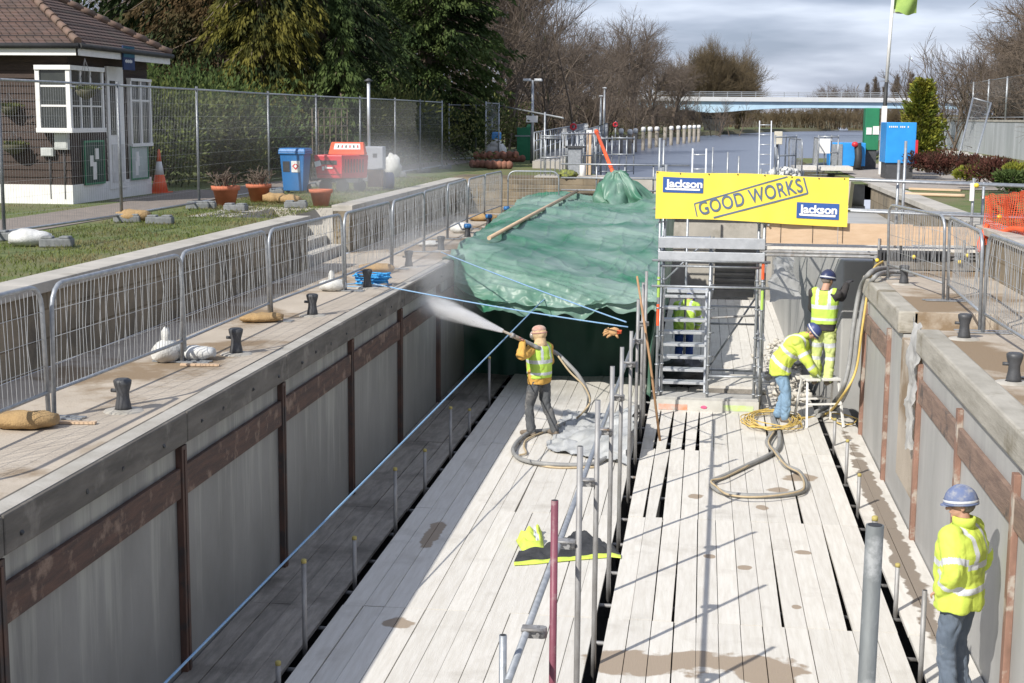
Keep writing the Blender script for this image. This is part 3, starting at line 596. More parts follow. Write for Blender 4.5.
g.add([(pxx-2.0, BY+1.5, z(107.8)), (pxx+2.4, BY+1.5, z(107.8)), (pxx+1.0, BY+1.5, 2), (pxx-1.0, BY+1.5, 2), (pxx-2.0, BY+7, z(107.8)), (pxx+2.4, BY+7, z(107.8)), (pxx+1.0, BY+7, 2), (pxx-1.0, BY+7, 2)], [(0, 3, 2, 1), (4, 5, 6, 7), (0, 4, 7, 3), (1, 2, 6, 5)])
g.build('pier', K['pit'], br)
piles = [(620.8, 153, 129.3), (629.6, 154, 130), (635, 152, 129), (643, 150.4, 127.6), (649.7, 148.3, 127.4), (656.5, 147, 127.2), (664.8, 145.6, 127), (671, 145, 126.6), (678, 144, 126.2), (684, 143.4, 125.8), (689.4, 142.5, 125.7), (694, 142, 125.6), (698.5, 141.6, 125.5)]
pm = mat('weathered_pile', (.30, .27, .23), (.20, .18, .15), 3)
for i, (px, pb, pt) in enumerate(piles):
    b = P(px, pb, WZ); top = PY(px, pt, b.y).z; r_ = .135 if i < 4 else .16
    t = thing('mooring_pile', b, 'grey river pile%s, %s from the left in the row' % (' without a pale cap' if i == 6 else ' with a white capped top', ORD[i]), 'pile', 'row of piles in the river')
    g = MB(); g.lathe((b.x, b.y, 1.2), [(r_, 0), (r_, top-1.2)], 0, 12); g.build('shaft', pm, t)
    if i != 6: g = MB(); g.lathe((b.x, b.y, top), [(r_+.03, -.28), (r_+.03, -.02), (r_*.7, .05)], 0, 12); g.build('cap', K['white'], t)
ls = thing('landing_stage', (-7, 70, WZ), 'long railed landing stage on dark posts along the left river bank, behind the piles', 'jetty')
A0 = Vector((-5.2, 52, 3.4)); A1 = Vector((-8.4, 118, 3.5))
g = MB(); g.beam(A0, A1, 1.6, .3); g.build('walkway', K['slab'], ls)
g = MB(); g.beam(A0+Vector((.7, 0, -.45)), A1+Vector((.7, 0, -.45)), .2, .6)
for k in range(14): p = A0.lerp(A1, k/13); g.beam(p+Vector((.6, 0, 0)), p+Vector((.6, 0, -2)), .25, .25)
g.build('support', K['dark'], ls)
g = MB()
for sx in (.75, -.75):
    for zz in (.5, .85, 1.15): g.tube(A0+Vector((sx, 0, zz)), A1+Vector((sx, 0, zz)), .025, 0, 5)
    for k in range(45): p = A0.lerp(A1, k/44)+Vector((sx, 0, 0)); g.tube(p, p+Vector((0, 0, 1.15)), .025, 0, 5)
g.build('railing', K['galv'], ls)
for i, (px, Y, sx) in enumerate([(574, 62, 1), (616, 84, 1)]):
    p = PY(px, 100, Y); t = thing('lifebuoy_station', (p.x, Y, 3.55), 'small red lifebuoy holder on the far railing, %s one' % ['left', 'right'][i], 'lifebuoy', 'lifebuoys on the railing')
    g = MB(); c = Vector((p.x, Y-.1, 4.7)); g.pipe([c+Vector(((.11)*math.cos(a*.5236), 0, .11*math.sin(a*.5236))) for a in range(13)], .05, 0, 6); g.build('ring', K['red'], t)
    g = MB(); g.tube((p.x, Y, 3.55), (p.x, Y, 4.9), .04); g.build('pole', K['galv'], t)
# ================================================================ the wooden hut
HX = -12.5; HY = 28.1; HB = PX(150, 190, HX).y
EZ = PY(89, 50, 27.7).z
clad = mat('brown_timber_cladding', (.05, .03, .022), (.032, .02, .015), 5, (1, 1, 6), rough=.8, bump=.3)
glass = mat('dark_window_glass', (.03, .035, .035), (.05, .055, .05), 2, rough=.08, bump=0)
hut = thing('wooden_hut', (HX-2, HY+2, GZ), 'dark timber clad lock keeper hut with white corner window and red-brown tiled hipped roof', 'hut')
g = MB(); zz = GZ+.38
g.bb(-19, HX-.03, HY+.03, HB-.03, GZ+.3, EZ+.1)
while zz < EZ:
    g.add([(-19, HY-.022, zz), (HX+.022, HY-.022, zz), (HX, HY+.0, zz+.15), (-19, HY+.0, zz+.15), (-19, HY+.02, zz), (HX+.0, HY+.02, zz)], [(0, 1, 2, 3), (0, 4, 5, 1)])
    g.add([(HX+.022, HY-.022, zz), (HX+.022, HB, zz), (HX, HB, zz+.15), (HX, HY, zz+.15), (HX-.02, HY, zz), (HX-.02, HB, zz)], [(0, 1, 2, 3), (0, 4, 5, 1)]); zz += .15
g.build('wall', clad, hut)
g = MB(); g.bb(-19, HX+.04, HY-.04, HB+.02, GZ-.1, GZ+.38); g.build('plinth', K['white'], hut)
# roof: stepped tile courses
def tile_mat():
    m = stone_wall_mat('clay_tile_roof', (.135, .082, .066), (.085, .06, .052), (.14, .13, .12), bw=.17, bh=.3, dirt=(.09, .075, .055)); return m
ov = .42; x0, x1, y0, y1 = -19-ov, HX+ov, HY-ov, HB+ov; half = (y1-y0)/2; SL = .6; nC = 20
roof_m = tile_mat(); g = MB()
for k in range(nC):
    a = half*k/nC; b = half*(k+1)/nC; za = EZ+.12+a*SL; zb = EZ+.12+b*SL-.022
    q0 = [(x0+a, y0+a), (x1-a, y0+a), (x1-a, y1-a), (x0+a, y1-a)]; q1 = [(x0+b, y0+b), (x1-b, y0+b), (x1-b, y1-b), (x0+b, y1-b)]
    for i in range(4):
        j = (i+1) % 4
        g.add([(*q0[i], za), (*q0[j], za), (*q1[j], zb), (*q1[i], zb)], [(0, 1, 2, 3)]); g.add([(*q0[i], za-.025), (*q0[j], za-.025), (*q0[j], za), (*q0[i], za)], [(0, 1, 2, 3)])
rf = g.build('roof', roof_m, hut)
g = MB()
for (cx, cy, sx, sy) in ((x1, y0, -1, 1), (x1, y1, -1, -1)):
    for k in range(12):
        a = half*k/12; b = half*(k+1.1)/12
        g.tube((cx+sx*a, cy+sy*a, EZ+.15+a*SL+.02), (cx+sx*b, cy+sy*b, EZ+.15+b*SL), .085, 0, 8, .07)
g.tube((x0+half, (y0+y1)/2, EZ+.15+half*SL), (x1-half, (y0+y1)/2, EZ+.15+half*SL), .1)
g.build('hip_tiles', mat('hip_tile', (.19, .12, .09), (.14, .10, .075), 5), rf)
g = MB(); g.bb(x0, x1-.02, y0+.04, y0+.08, EZ-.1, EZ+.09); g.bb(x1-.06, x1-.02, y0+.04, y1, EZ-.1, EZ+.09); g.bb(x0, x1-.06, y0+.06, y1, EZ-.04, EZ-.02); g.build('fascia', K['white'], hut)
g = MB(); g.tube((x0, y0-.02, EZ+.08), (x1+.04, y0-.02, EZ+.08), .055); g.tube((x1+.04, y0-.02, EZ+.08), (x1+.04, y1, EZ+.08), .055); g.build('gutter', K['black'], hut)
# corner bay window
bz0 = PY(50, 128, 27.8).z; bz1 = PY(50, 66, 27.8).z; bx0 = PY(35, 90, 27.8).x; bx1 = PY(70, 90, 27.8).x; by0 = 27.8; by1 = PX(104, 90, bx1).y
bay = MB(); bay.bb(bx0, bx1+.03, by0-.03, by1, bz0-.09, bz0); bay.bb(bx0, bx1+.03, by0-.03, by1, bz1-.07, bz1+.02)
for xx in (bx0+.045, bx1-.045): bay.bb(xx-.045, xx+.045, by0, by0+.09, bz0, bz1-.07)
bay.bb(bx1-.09, bx1, by1-.09, by1, bz0, bz1-.07); bay.bb(bx0, bx0+.05, by0+.09, HY+.1, bz0, bz1-.07)
for f_ in (.36, .68): bay.bb(bx0+.09, bx1-.09, by0+.02, by0+.06, bz0+(bz1-bz0)*f_-.02, bz0+(bz1-bz0)*f_+.02); bay.bb(bx1-.06, bx1-.02, by0+.09, by1-.09, bz0+(bz1-bz0)*f_-.015, bz0+(bz1-bz0)*f_+.015)
for f_ in (.33, .62): y_ = by0+(by1-by0)*f_; bay.bb(bx1-.07, bx1-.01, y_-.025, y_+.025, bz0, bz1-.07)
bw = bay.build('corner_window', K['white'], hut, bevel=.004)
g = MB(); g.bb(bx0+.06, bx1-.06, by0+.035, by0+.045, bz0, bz1-.07); g.bb(bx1-.045, bx1-.035, by0+.06, by1-.06, bz0, bz1-.07); g.build('pane', glass, bw)
def side_rect(p0, p1, X=HX): a = PX(p0[0], p0[1], X); b = PX(p1[0], p1[1], X); return a.y, b.y, min(a.z, b.z), max(a.z, b.z)
ya, yb, za, zb = side_rect((104, 66), (124, 188)); zb = min(zb, EZ-.05); za = GZ+.2
g = MB(); g.bb(HX, HX+.06, ya, yb, za, zb); d_ = g.build('door', K['white'], hut, bevel=.006)
g = MB(); g.bb(HX+.06, HX+.075, ya+.12, (ya+yb)/2-.05, za+1.15, zb-.3); g.build('pane', glass, d_)
g = MB(); g.bb(HX+.06, HX+.075, ya+.12, yb-.12, za+.15, za+.95); g.build('panel', mat('door_panel', (.66, .65, .62)), d_)
ya, yb, za, zb = side_rect((125.5, 78), (148, 130)); g = MB(); zb = min(zb, EZ-.15); za = GZ+1.15
g.bb(HX+.0, HX+.12, ya, yb, za-.07, za); g.bb(HX, HX+.12, ya, yb, zb-.06, zb)
for y_ in (ya+.04, (ya+yb)/2, yb-.04): g.bb(HX+.02, HX+.1, y_-.04, y_+.04, za, zb-.06)
g.bb(HX+.03, HX+.09, ya, yb, za+(zb-za)*.66-.02, za+(zb-za)*.66+.02)
s_ = g.build('side_window', K['white'], hut); g = MB(); g.bb(HX+.045, HX+.055, ya+.04, yb-.04, za, zb-.06); g.build('pane', glass, s_)
for px0, px1, lab in ((82, 102, 'dark green notice board with pale papers under the corner window'), (128.5, 146, 'pale framed notice board right of the hut door')):
    a = PX(px0, 186, HX).y; b = PX(px1, 186, HX).y; z0_, z1_ = GZ+.35, GZ+(1.25 if px0 < 90 else 1.1)
    t = thing('notice_board', (HX+.03, (a+b)/2, z0_), lab, 'notice board')
    g = MB(); g.bb(HX+.025, HX+.07, a, b, z0_, z1_); g.build('panel', mat('notice_green', (.03, .07, .05), (.02, .05, .035)) if px0 < 90 else mat('notice_grey', (.45, .5, .47)), t)
    g = MB(); fr_ = [(a, a+.04, z0_, z1_), (b-.04, b, z0_, z1_), (a+.04, b-.04, z0_, z0_+.04), (a+.04, b-.04, z1_-.04, z1_)]
    for q in fr_: g.bb(HX+.07, HX+.085, *q)
    g.build('frame', K['green'], t)
    g = MB()
    for k in range(4): yy = a+.3+(b-a-.5)*random.random(); z2 = z0_+.1+(z1_-z0_-.35)*k/4; g.bb(HX+.07, HX+.078+k*.002, yy-.08, yy+.08, z2, z2+.22)
    g.build('paper', K['white'], t)
for px, py, w_, h_, lab in ((62, 141, .28, .34, 'larger pale meter box just under the corner window'), (48, 152, .26, .17, 'small white meter box low on the brown cladding')):
    c = PY(px, py, HY-.06); t = thing('meter_box', c, lab, 'meter box')
    g = MB(); g.box(c, (w_, .12, h_)); g.build('casing', mat('pale_box', (.5, .52, .5)), t, bevel=.01)
    g = MB(); g.box(c+Vector((0, -.065, 0)), (w_*.8, .01, h_*.8)); g.build('lid', mat('pale_lid', (.55, .57, .55)), t)
    g = MB(); g.tube(c+Vector((.02, .02, -h_/2)), (c.x+.02, c.y+.02, GZ+.1), .012, 0, 6); g.build('pipe', K['dark'], t)
def basket(c, lab, hang, sc_=1):
    t = thing('flower_basket', c, lab, 'hanging basket'); g = MB(); g.lathe(c, [(.05*sc_, -.16), (.16*sc_, -.08), (.2*sc_, 0), (.19*sc_, .02), (.03, .03)], 0, 14); g.build('bowl', mat('moss_bowl', (.05, .055, .03), (.08, .07, .04), 20), t)
    g = MB()
    for k in range(3):
        a = k*2.09; g.tube(c+Vector((.19*math.cos(a), .19*math.sin(a), 0)), c+Vector((0, 0, hang)), .006, 0, 4)
    g.build('chain', K['dark'], t); rnd = random.Random(3); out = []
    for k in range(160): leaf(c+Vector((rnd.gauss(0, .1), rnd.gauss(0, .1), .03)), Vector((rnd.gauss(0, 1), rnd.gauss(0, 1), .8)), .1, .015, rnd, out)
    quads('plants', out, LM['olive'], t)
basket(PY(86, 91, 27.5), 'hanging basket of withered plants on chains before the corner window', .62)
basket(PY(9, 108, HY-.15), 'upper round wall basket at the left edge of the hut', .3, .9); basket(PY(14, 146, HY-.15), 'lower long wall basket at the left edge of the hut', .3, 1.3)
c = PX(128.5, 58, HX+ov+.02); t = thing('hut_sign', c, 'small dark blue sign hanging from the hut eaves above the door', 'sign')
g = MB(); g.box(c, (.03, .62, .5)); g.build('board', mat('dark_blue_sign', (.02, .04, .11), (.015, .03, .09)), t)
g = MB(); g.box(c+Vector((.018, 0, .12)), (.006, .6, .22)); g.build('upper_band', mat('teal_sign', (.02, .11, .16)), t)
g = MB()
for k in range(7): g.box(c+Vector((.018, -.2+k*.055, -.07)), (.006, .03, .05+.02*(k % 2)))
g.build('lettering', K['white'], t)
c = P(160, 193, GZ); t = thing('traffic_cone', c, 'tall orange and white traffic cone on the path beside the hut', 'traffic cone')
g = MB(); g.lathe(c, [(.19, .03), (.105, .42)], 0, 18); g.lathe(c, [(.105, .42), (.055, .72)], 1, 18); g.lathe(c, [(.055, .72), (.025, .98), (.01, 1.0)], 0, 18); g.build('body', [K['orange'], K['white']], t)
g = MB(); g.box(c+Vector((0, 0, .015)), (.46, .46, .03)); g.build('base', K['orange'], t)

# ================================================================ mesh fence panels
def heras(a, b, h, label, group, name='mesh_fence', z0=.12, sp=.075):
    a = Vector(a); b = Vector(b); t = thing(name, (a+b)/2, label, 'fence', group); d = b-a; L_ = d.length; d = d/L_
    g = MB(); u = Vector((0, 0, 1))
    g.tube(a, a+u*h, .027); g.tube(b, b+u*h, .027); g.tube(a+u*(h-.06), b+u*(h-.06), .019); g.tube(a+u*z0, b+u*z0, .019); g.build('frame', K['galv'], t)
    g = MB(); n = int(L_/sp)
    for i in range(1, n): p = a+d*(L_*i/n); g.tube(p+u*z0, p+u*(h-.06), .0013, 0, 3)
    for k in range(8): zz = z0+(h-.1-z0)*(k+1)/9; g.tube(a+u*zz, b+u*zz, .0014, 0, 3)
    g.build('wire_infill', K['wire'], t); return t
def foot(p, rz, label, grp='rubber fence feet'):
    g = MB(); g.box((0, 0, .06), (.44, .2, .12)); g.box((-.12, 0, .13), (.16, .18, .04)); g.box((.12, 0, .13), (.16, .18, .04)); o = g.build('rubber_block', K['block'], bevel=.02); o.location = p; o.rotation_euler = (0, 0, rz); tag(o, label, 'rubber block', grp); return o
FN = [(-9.9, 16.4), (-9.86, 19.85), (-9.64, 23.61), (-9.62, 27.4)]+[(PY(px, 100, Y).x, Y) for px, Y in ((268, 32.4), (316, 36.2), (360, 39.8), (395, 43.3), (420, 46.7), (442, 50.2))]
land = ['nearest the camera at the left edge', 'in front of the hut wall', 'in front of the hut door and cone', 'right of the cone, left of the blue bin', 'behind the blue bin', 'behind the red machine', 'beside the steel flue', 'right of the steel flue', 'far right end of the long garden row']
for i in range(len(FN)-1):
    heras((*FN[i], GZ), (*FN[i+1], GZ), 2.32, 'tall galvanised mesh fence panel '+land[i], 'tall mesh fence panels beside the garden path')
for i, (x, y) in enumerate(FN[1:]):
    foot((x+.12, y-.05, GZ), .15, 'grey rubber foot under the %s joint of the tall garden fence' % ORD[i])
foot(P(57, 247, GZ), .2, 'loose grey block right of the white sandbag on the lawn'); foot(P(160, 224, GZ), .1, 'grey block beside the tan sandbag on the lawn')
foot(P(198, 209, GZ), .2, 'grey block before the left terracotta pot'); foot(P(236, 211, GZ), -.1, 'grey block right of the left terracotta pot'); foot(P(296, 208, GZ), .1, 'grey block before the blue bin')
FN2 = [(449, 58), (476, 60), (492, 61)]
q = [(PY(px, 100, Y).x, Y, GZ) for px, Y in FN2]
heras(q[0], q[1], 2.3, 'mesh fence panel beyond the long row, before the dark round bush', 'mesh fence panels at the garden end')
heras(q[1], q[2], 2.3, 'narrow mesh fence panel left of the leaning bright panel', 'mesh fence panels at the garden end')
heras((PY(486, 100, 55).x, 55, GZ), (PY(499, 100, 57).x, 57, GZ), 2.35, 'bright leaning mesh fence panel left of the green cabinet', 'mesh fence panels at the garden end', sp=.035)
a = PY(496, 105, 60); b = PY(563, 118, 50); g = MB(); g.tube(a, b, .03); tag(g.build('sloping_rail', K['galv'], at=a), 'long sloping rail from the mesh fence down to the lock gear', 'rail')
# low round-topped barriers
def barrier(a, b, z, label, group, seed, h=1.19):
    rnd = random.Random(seed); a = Vector((*a, z)); b = Vector((*b, z)); d = b-a; L_ = d.length; d = d/L_; a = a+d*.05; b = b-d*.05; L_ -= .1; nrm = Vector((-d.y, d.x, 0)); lean = rnd.uniform(-.03, .03)
    t = thing('crowd_barrier', (a+b)/2, label, 'barrier', group); u = Vector((0, 0, 1))+nrm*lean
    R = .2; pts = [a, a+u*(h-R)]+[a+d*(R-R*math.cos(q*.3927))+u*(h-R+R*math.sin(q*.3927)) for q in range(1, 5)]+[b-d*(R-R*math.cos(q*.3927))+u*(h-R+R*math.sin(q*.3927)) for q in range(4, 0, -1)]+[b+u*(h-R), b]
    g = MB(); g.pipe(pts, .022, 0, 8); g.tube(a+u*.24, b+u*.24, .018); g.build('frame', K['galv'], t)
    g = MB(); n = int(L_/.078)
    for i in range(1, n):
        p = a+d*(L_*i/n); top = h if R < L_*i/n < L_-R else h-R+math.sqrt(max(0, R*R-(R-min(L_*i/n, L_-L_*i/n))**2))
        bend = rnd.gauss(0, .02); k2 = rnd.uniform(.4, .7)
        g.pipe([p+u*.24, p+u*(.24+(top-.24)*k2)+nrm*bend+d*rnd.gauss(0, .014), p+u*top], .0034, 0, 4, cap=False)
    for k in (1, 2, 3): g.tube(a+u*(.24+k*.24), b+u*(.24+k*.24), .003, 0, 4)
    g.build('bars', K['wire'], t)
    for p in (a, b): g = MB(); g.beam(p-nrm*.0+Vector((0, 0, .012)), p+nrm*.34+Vector((0, 0, .012)), .05, .012); g.beam(p-nrm*.3+Vector((0, 0, .012)), p+Vector((0, 0, .012)), .05, .012); g.build('foot', K['galv'], t)
    return t
BL = [(-5.74, 8.9), (-5.68, 12.17), (-5.57, 15.25), (-5.58, 18.56), (-5.43, 22.0), (-5.41, 25.37), (-5.47, 28.72), (-5.55, 31.9), (-5.6, 34.9), (-5.6, 37.7), (-5.5, 40.4)]
bl_l = ['at the left edge of the view', 'between the brown sandbag and the pair of white sandbags', 'before the left of the middle of the long low wall', 'just left of the garden steps', 'in front of the garden steps', 'beside the blue rope coil', 'right of the blue rope coil', 'where the spray mist begins', 'beside the left corner of the green sheet', 'last but one before the end wall steps']
for i in range(10): barrier(BL[i], BL[i+1], QZ, 'low round topped barrier '+bl_l[i], 'round topped barriers along the left quay', 20+i)
barrier((-5.4, 40.5), (-3.9, 40.6), QZ, 'short round topped barrier turned across the end wall steps', 'round topped barriers along the left quay', 77)
barrier((2.95, 23.92), (3.42, 21.2), QR, 'round topped barrier beside the draped hoses at the footbridge end', 'round topped barriers on the right quay', 31)
barrier((3.45, 21.15), (3.36, 18.1), QR, 'round topped barrier beside the notch in the right coping', 'round topped barriers on the right quay', 32)
barrier((3.36, 18.0), (3.45, 14.8), QR, 'round topped barrier cut off by the right edge of the view', 'round topped barriers on the right quay', 33)
# bollards
def bollard(p, label, grp, blue=False):
    t = thing('mooring_bollard', p, label, 'bollard', grp); g = MB()
    g.lathe(p, [(.075, 0), (.072, .05), (.058, .12), (.056, .17), (.078, .25), (.082, .285), (.06, .30)], 0, 16); g.pipe([Vector(p)+Vector((-.11, 0, .19)), Vector(p)+Vector((.0, 0, .185))], .018, 0, 8); g.build('post', K['dark'], t)
    g = MB(); R = random.Random(p[1]); g.lathe(p, [(.19, -.01), (.17, .012), (.08, .022)], 0, 18, cap=False); g.build('base_pad', K['slab'], t)
    if blue: g = MB(); g.lathe(Vector(p)+Vector((0, 0, .22)), [(.086, 0), (.09, .05), (.07, .09)], 0, 14); g.build('sleeve', K['bin'], t)
for i in range(11):
    y = 12.58+3.29*i if i < 6 else (12.58+3.3*i)
    bollard((-5.18, y if i else 12.58, QZ), 'dark waisted mooring bollard, %s one along the left quay counted from the camera' % ORD[i] if i else 'dark waisted mooring bollard nearest the camera on the left quay', 'bollards along the left quay', i > 5) if y < 40.5 else None
for (x, y), lab in zip([(3.04, 14.56), (3.06, 17.46), (3.12, 23.2)], ['nearest the right edge of the view', 'just past the notch in the right coping', 'under the footbridge end']):
    bollard((x, y, QR), 'dark mooring bollard on the right quay '+lab, 'bollards along the right quay')
# sandbags
def bag(p, L_, W_, H_, rz, m, label, seed, grp='sandbags', tied=False):
    g = MB(); rs = []; n = 18; R = Matrix.Rotation(rz, 3, 'Z'); p = Vector(p)
    for i in range(11):
        u = i/10; w = math.sin(math.pi*(.07+.86*u))**.45; row = []
        for k in range(n):
            a = 2*math.pi*k/n; q = Vector(((u-.5)*L_, math.cos(a)*W_/2*w, math.sin(a)*H_/2*w+H_*.46)); q.z = max(q.z, .0+.0)
            q *= 1+.13*noise.noise(q*6+Vector((seed*3, 0, 0))); q.z += .02*noise.noise(q*14+Vector((seed, 5, 0))); row.append(p+R @ q)
        rs.append(row)
    g.rings(rs, 0)
    if tied: g.blob(p+R @ Vector((-.02, 0, H_*1.1)), (.05, .05, .1), 0, 10, 6, .3, 6)
    o = g.build('sandbag', m, at=p); tag(o, label, 'sandbag', grp); return o
for px, py, z_, L_, W_, H_, rz, m, lab, td in [(26, 428, QZ, .54, .34, .16, .25, 'sand', 'brown sandbag at the foot of the nearest barrier, left edge', 0), (168, 362, QZ, .34, .28, .26, .9, 'sandw', 'upright white sandbag, left one of the pair on the quay', 1), (196, 360, QZ, .4, .3, .17, .1, 'sandw', 'flatter white sandbag, right one of the pair on the quay', 0),
        (262, 322, QZ, .55, .3, .13, .3, 'sand', 'flat brown sandbag beside the third barrier joint', 0), (333, 291, QZ, .42, .3, .2, .4, 'sandw', 'white tied sandbag left of the blue rope coil', 1), (377, 272, QZ, .6, .34, .16, .2, 'sand', 'brown sandbag behind the blue rope coil', 0), (461, 233, QZ, .5, .4, .25, .3, 'sandw', 'rounded white sandbag near the corner of the green sheet', 0),
        (484, 221, QZ, .75, .4, .2, .2, 'sand', 'brown sandbag by the far barriers', 0), (506, 211, QZ, .8, .4, .16, .2, 'sandw', 'flat pale sandbag by the far barriers', 0), (430, 246, QZ, .5, .35, .12, .3, 'sandw', 'flat pale sandbag before the green sheet corner', 0), (519, 204, QZ, .8, .4, .2, 0, 'sand', 'farthest brown sandbag near the end wall', 0),
        (31, 246, GZ, .56, .42, .24, .5, 'sandw', 'plump white sandbag on the lawn at the left edge', 0), (133, 222, GZ, .55, .4, .22, .3, 'sand', 'tan sandbag on the lawn under the second tall fence joint', 0), (275, 203, GZ, .5, .4, .22, .2, 'sand', 'tan sandbag left one of two before the blue bin', 0), (290, 204, GZ, .5, .4, .2, -.2, 'sand', 'tan sandbag right one of two before the blue bin', 0)]:
    bag(P(px, py, z_), L_, W_, H_, rz, K[m], lab, px, tied=td)
for px, py, lab in ((72, 424, 'thin pale batten flat on the quay by the brown sandbag'), (200, 366, 'short pale batten flat on the quay by the white sandbags')):
    p = P(px, py, QZ); g = MB(); g.box((0, 0, .015), (.42, .06, .02)); o = g.build('batten', K['ply'], at=None); o.location = p; o.rotation_euler = (0, 0, .1); tag(o, lab, 'batten', 'battens on the quay')
# blue rope coil over a bollard
rnd = random.Random(4); c = P(372, 285, QZ); pts = []
for k in range(70): a = k*.9; pts.append(c+Vector(((.26+.05*math.sin(k*1.7))*math.cos(a)+rnd.gauss(0, .02), (.2+.04*math.cos(k*2.1))*math.sin(a), .03+k*.0022+rnd.gauss(0, .012))))
g = MB(); g.pipe(catmull(pts, 3), .012, 0, 5); o = g.build('rope_coil', mat('bright_blue_rope', (.04, .28, .62), (.06, .36, .7), 40), at=c); tag(o, 'tangled bright blue rope coil heaped on the left quay bollard', 'rope')
g = MB(); pts = [c+Vector((-.25, .0, .02)), c+Vector((-.5, -.2, .01)), c+Vector((-.2, -.35, .01)), c+Vector((.15, -.2, .01)), c+Vector((.3, .1, .01))]; g.pipe(catmull(pts, 6), .009, 0, 5)
tag(g.build('loose_rope', K['ropeblue'], at=c), 'loose pale blue rope end lying below the rope coil', 'rope')

# ================================================================ garden objects
def pot(px, py, s_, lab, dry):
    c = P(px, py, GZ); t = thing('flower_pot', c, lab, 'flower pot', 'terracotta pots'); g = MB()
    g.lathe(c, [(.17*s_, 0), (.235*s_, .3*s_), (.265*s_, .3*s_), (.275*s_, .38*s_), (.24*s_, .38*s_), (.22*s_, .33*s_), (.01, .32*s_)], 0, 22); g.build('pot', K['terracotta'], t)
    rnd = random.Random(px); g = MB()
    for k in range(dry): grow(g, c+Vector((rnd.gauss(0, .08), rnd.gauss(0, .08), .3*s_)), Vector((rnd.gauss(0, .4), rnd.gauss(0, .3), 1)).normalized(), .25, .012, 2, rnd, 4, .6, 0, .6, 2, 3)
    if dry: g.build('dry_stems', K['bark'], t)
pot(226, 206, 1.05, 'terracotta pot with dead stems, left one beside the fence', 9); pot(259, 202, .98, 'terracotta pot with taller dry stems, left of the blue bin', 10); pot(321, 206, .88, 'empty terracotta pot with thick rim before the red machine', 0)
c = P(296, 193, GZ); t = thing('wheelie_bin', c, 'bright blue wheeled bin with hazard stickers, left of the red machine', 'wheelie bin')
def frustum(g, c, w0, d0, w1, d1, z0, z1, mi=0):
    g.add([c+Vector((sx*w/2, sy*d/2, z_)) for z_, w, d in ((z0, w0, d0), (z1, w1, d1)) for sx, sy in ((-1, -1), (1, -1), (1, 1), (-1, 1))], [(0, 3, 2, 1), (4, 5, 6, 7), (0, 1, 5, 4), (1, 2, 6, 5), (2, 3, 7, 6), (3, 0, 4, 7)], mi)
g = MB(); frustum(g, c, .46, .48, .58, .62, .06, .93); frustum(g, c, .64, .68, .64, .68, .9, .95); g.build('body', K['bin'], t, bevel=.015)
g = MB(); frustum(g, c+Vector((0, 0, 0)), .65, .7, .6, .62, .953, 1.04); g.tube(c+Vector((-.28, .36, .98)), c+Vector((.28, .36, .98)), .02); g.build('lid', K['bin'], t, bevel=.02)
for sx in (-1, 1): g = MB(); g.tube(c+Vector((sx*.22, .22, .1)), c+Vector((sx*.28, .22, .1)), .1, 0, 16); g.build('wheel', K['black'], t)
g = MB(); g.box(c+Vector((.08, -.292, .62)), (.2, .006, .26), R=Matrix.Rotation(.08, 3, 'X')); lb = g.build('label', K['white'], t)
g = MB(); q = c+Vector((.08, -.3, .63)); g.add([q+Vector(v) for v in ((-.08, 0, 0), (0, 0, -.08), (.08, 0, 0), (0, 0, .08))], [(0, 1, 2, 3)]); g.add([q+Vector(v)*.55+Vector((0, -.002, 0)) for v in ((-.08, 0, 0), (0, 0, -.08), (.08, 0, 0), (0, 0, .08))], [(0, 1, 2, 3)], 1); g.build('diamond', [K['red'], K['white']], lb)
g = MB(); g.box(c+Vector((-.14, -.292, .62)), (.16, .006, .24), R=Matrix.Rotation(.08, 3, 'X')); g.build('plate', K['dark'], t)
c = P(342, 192, GZ); t = thing('site_generator', c, 'red wheeled compressor with a sloped top and white printed panel, beside the blue bin', 'machine')
def bxc(g, x0, x1, y0, y1, z0, z1, mi=0): g.bb(c.x+x0, c.x+x1, c.y+y0, c.y+y1, c.z+z0, c.z+z1, mi)
g = MB(); g.add([c+Vector(v) for v in ((-.72, -.4, .42), (.12, -.4, .42), (.75, .35, .42), (-.6, .5, .42), (-.80, -.42, 1.12), (.12, -.42, 1.12), (.8, .35, 1.12), (-.68, .5, 1.12))], [(0, 3, 2, 1), (4, 5, 6, 7), (0, 1, 5, 4), (1, 2, 6, 5), (2, 3, 7, 6), (3, 0, 4, 7)]); g.build('body', K['red'], t, bevel=.03)
g = MB(); g.add([c+Vector(v) for v in ((-.42, -.1, 1.125), (.72, .1, 1.125), (.72, .5, 1.125), (-.42, .4, 1.125), (-.34, .05, 1.5), (.66, .2, 1.5), (.64, .45, 1.5), (-.34, .3, 1.5))], [(0, 3, 2, 1), (4, 5, 6, 7), (0, 1, 5, 4), (1, 2, 6, 5), (2, 3, 7, 6), (3, 0, 4, 7)]); hd = g.build('hood', mat('orange_red_paint', (.75, .12, .05), (.66, .1, .04)), t, bevel=.015)
g = MB()
def onhood(u, v, off=.012): A = c+Vector((-.42, -.1, 1.125)); B = c+Vector((.72, .1, 1.125)); C_ = c+Vector((-.34, .05, 1.5)); D = c+Vector((.66, .2, 1.5)); q = A.lerp(B, u).lerp(C_.lerp(D, u), v); return q+Vector((.1, -.93, .3))*off
g.add([onhood(.12, .42), onhood(.9, .42), onhood(.9, .88), onhood(.12, .88)], [(0, 1, 2, 3)]); pn = g.build('panel', K['white'], hd)
g = MB()
for k in range(6): u = .22+k*.115; g.add([onhood(u, .55, .02), onhood(u+.05, .55, .02), onhood(u+.04, .76, .02), onhood(u+.01, .76, .02)], [(0, 1, 2, 3)], k % 2)
g.build('lettering', [K['black'], K['red']], pn)
g = MB(); g.box(c+Vector((-.36, -.428, .9)), (.6, .012, .12)); g.build('vent', K['black'], t)
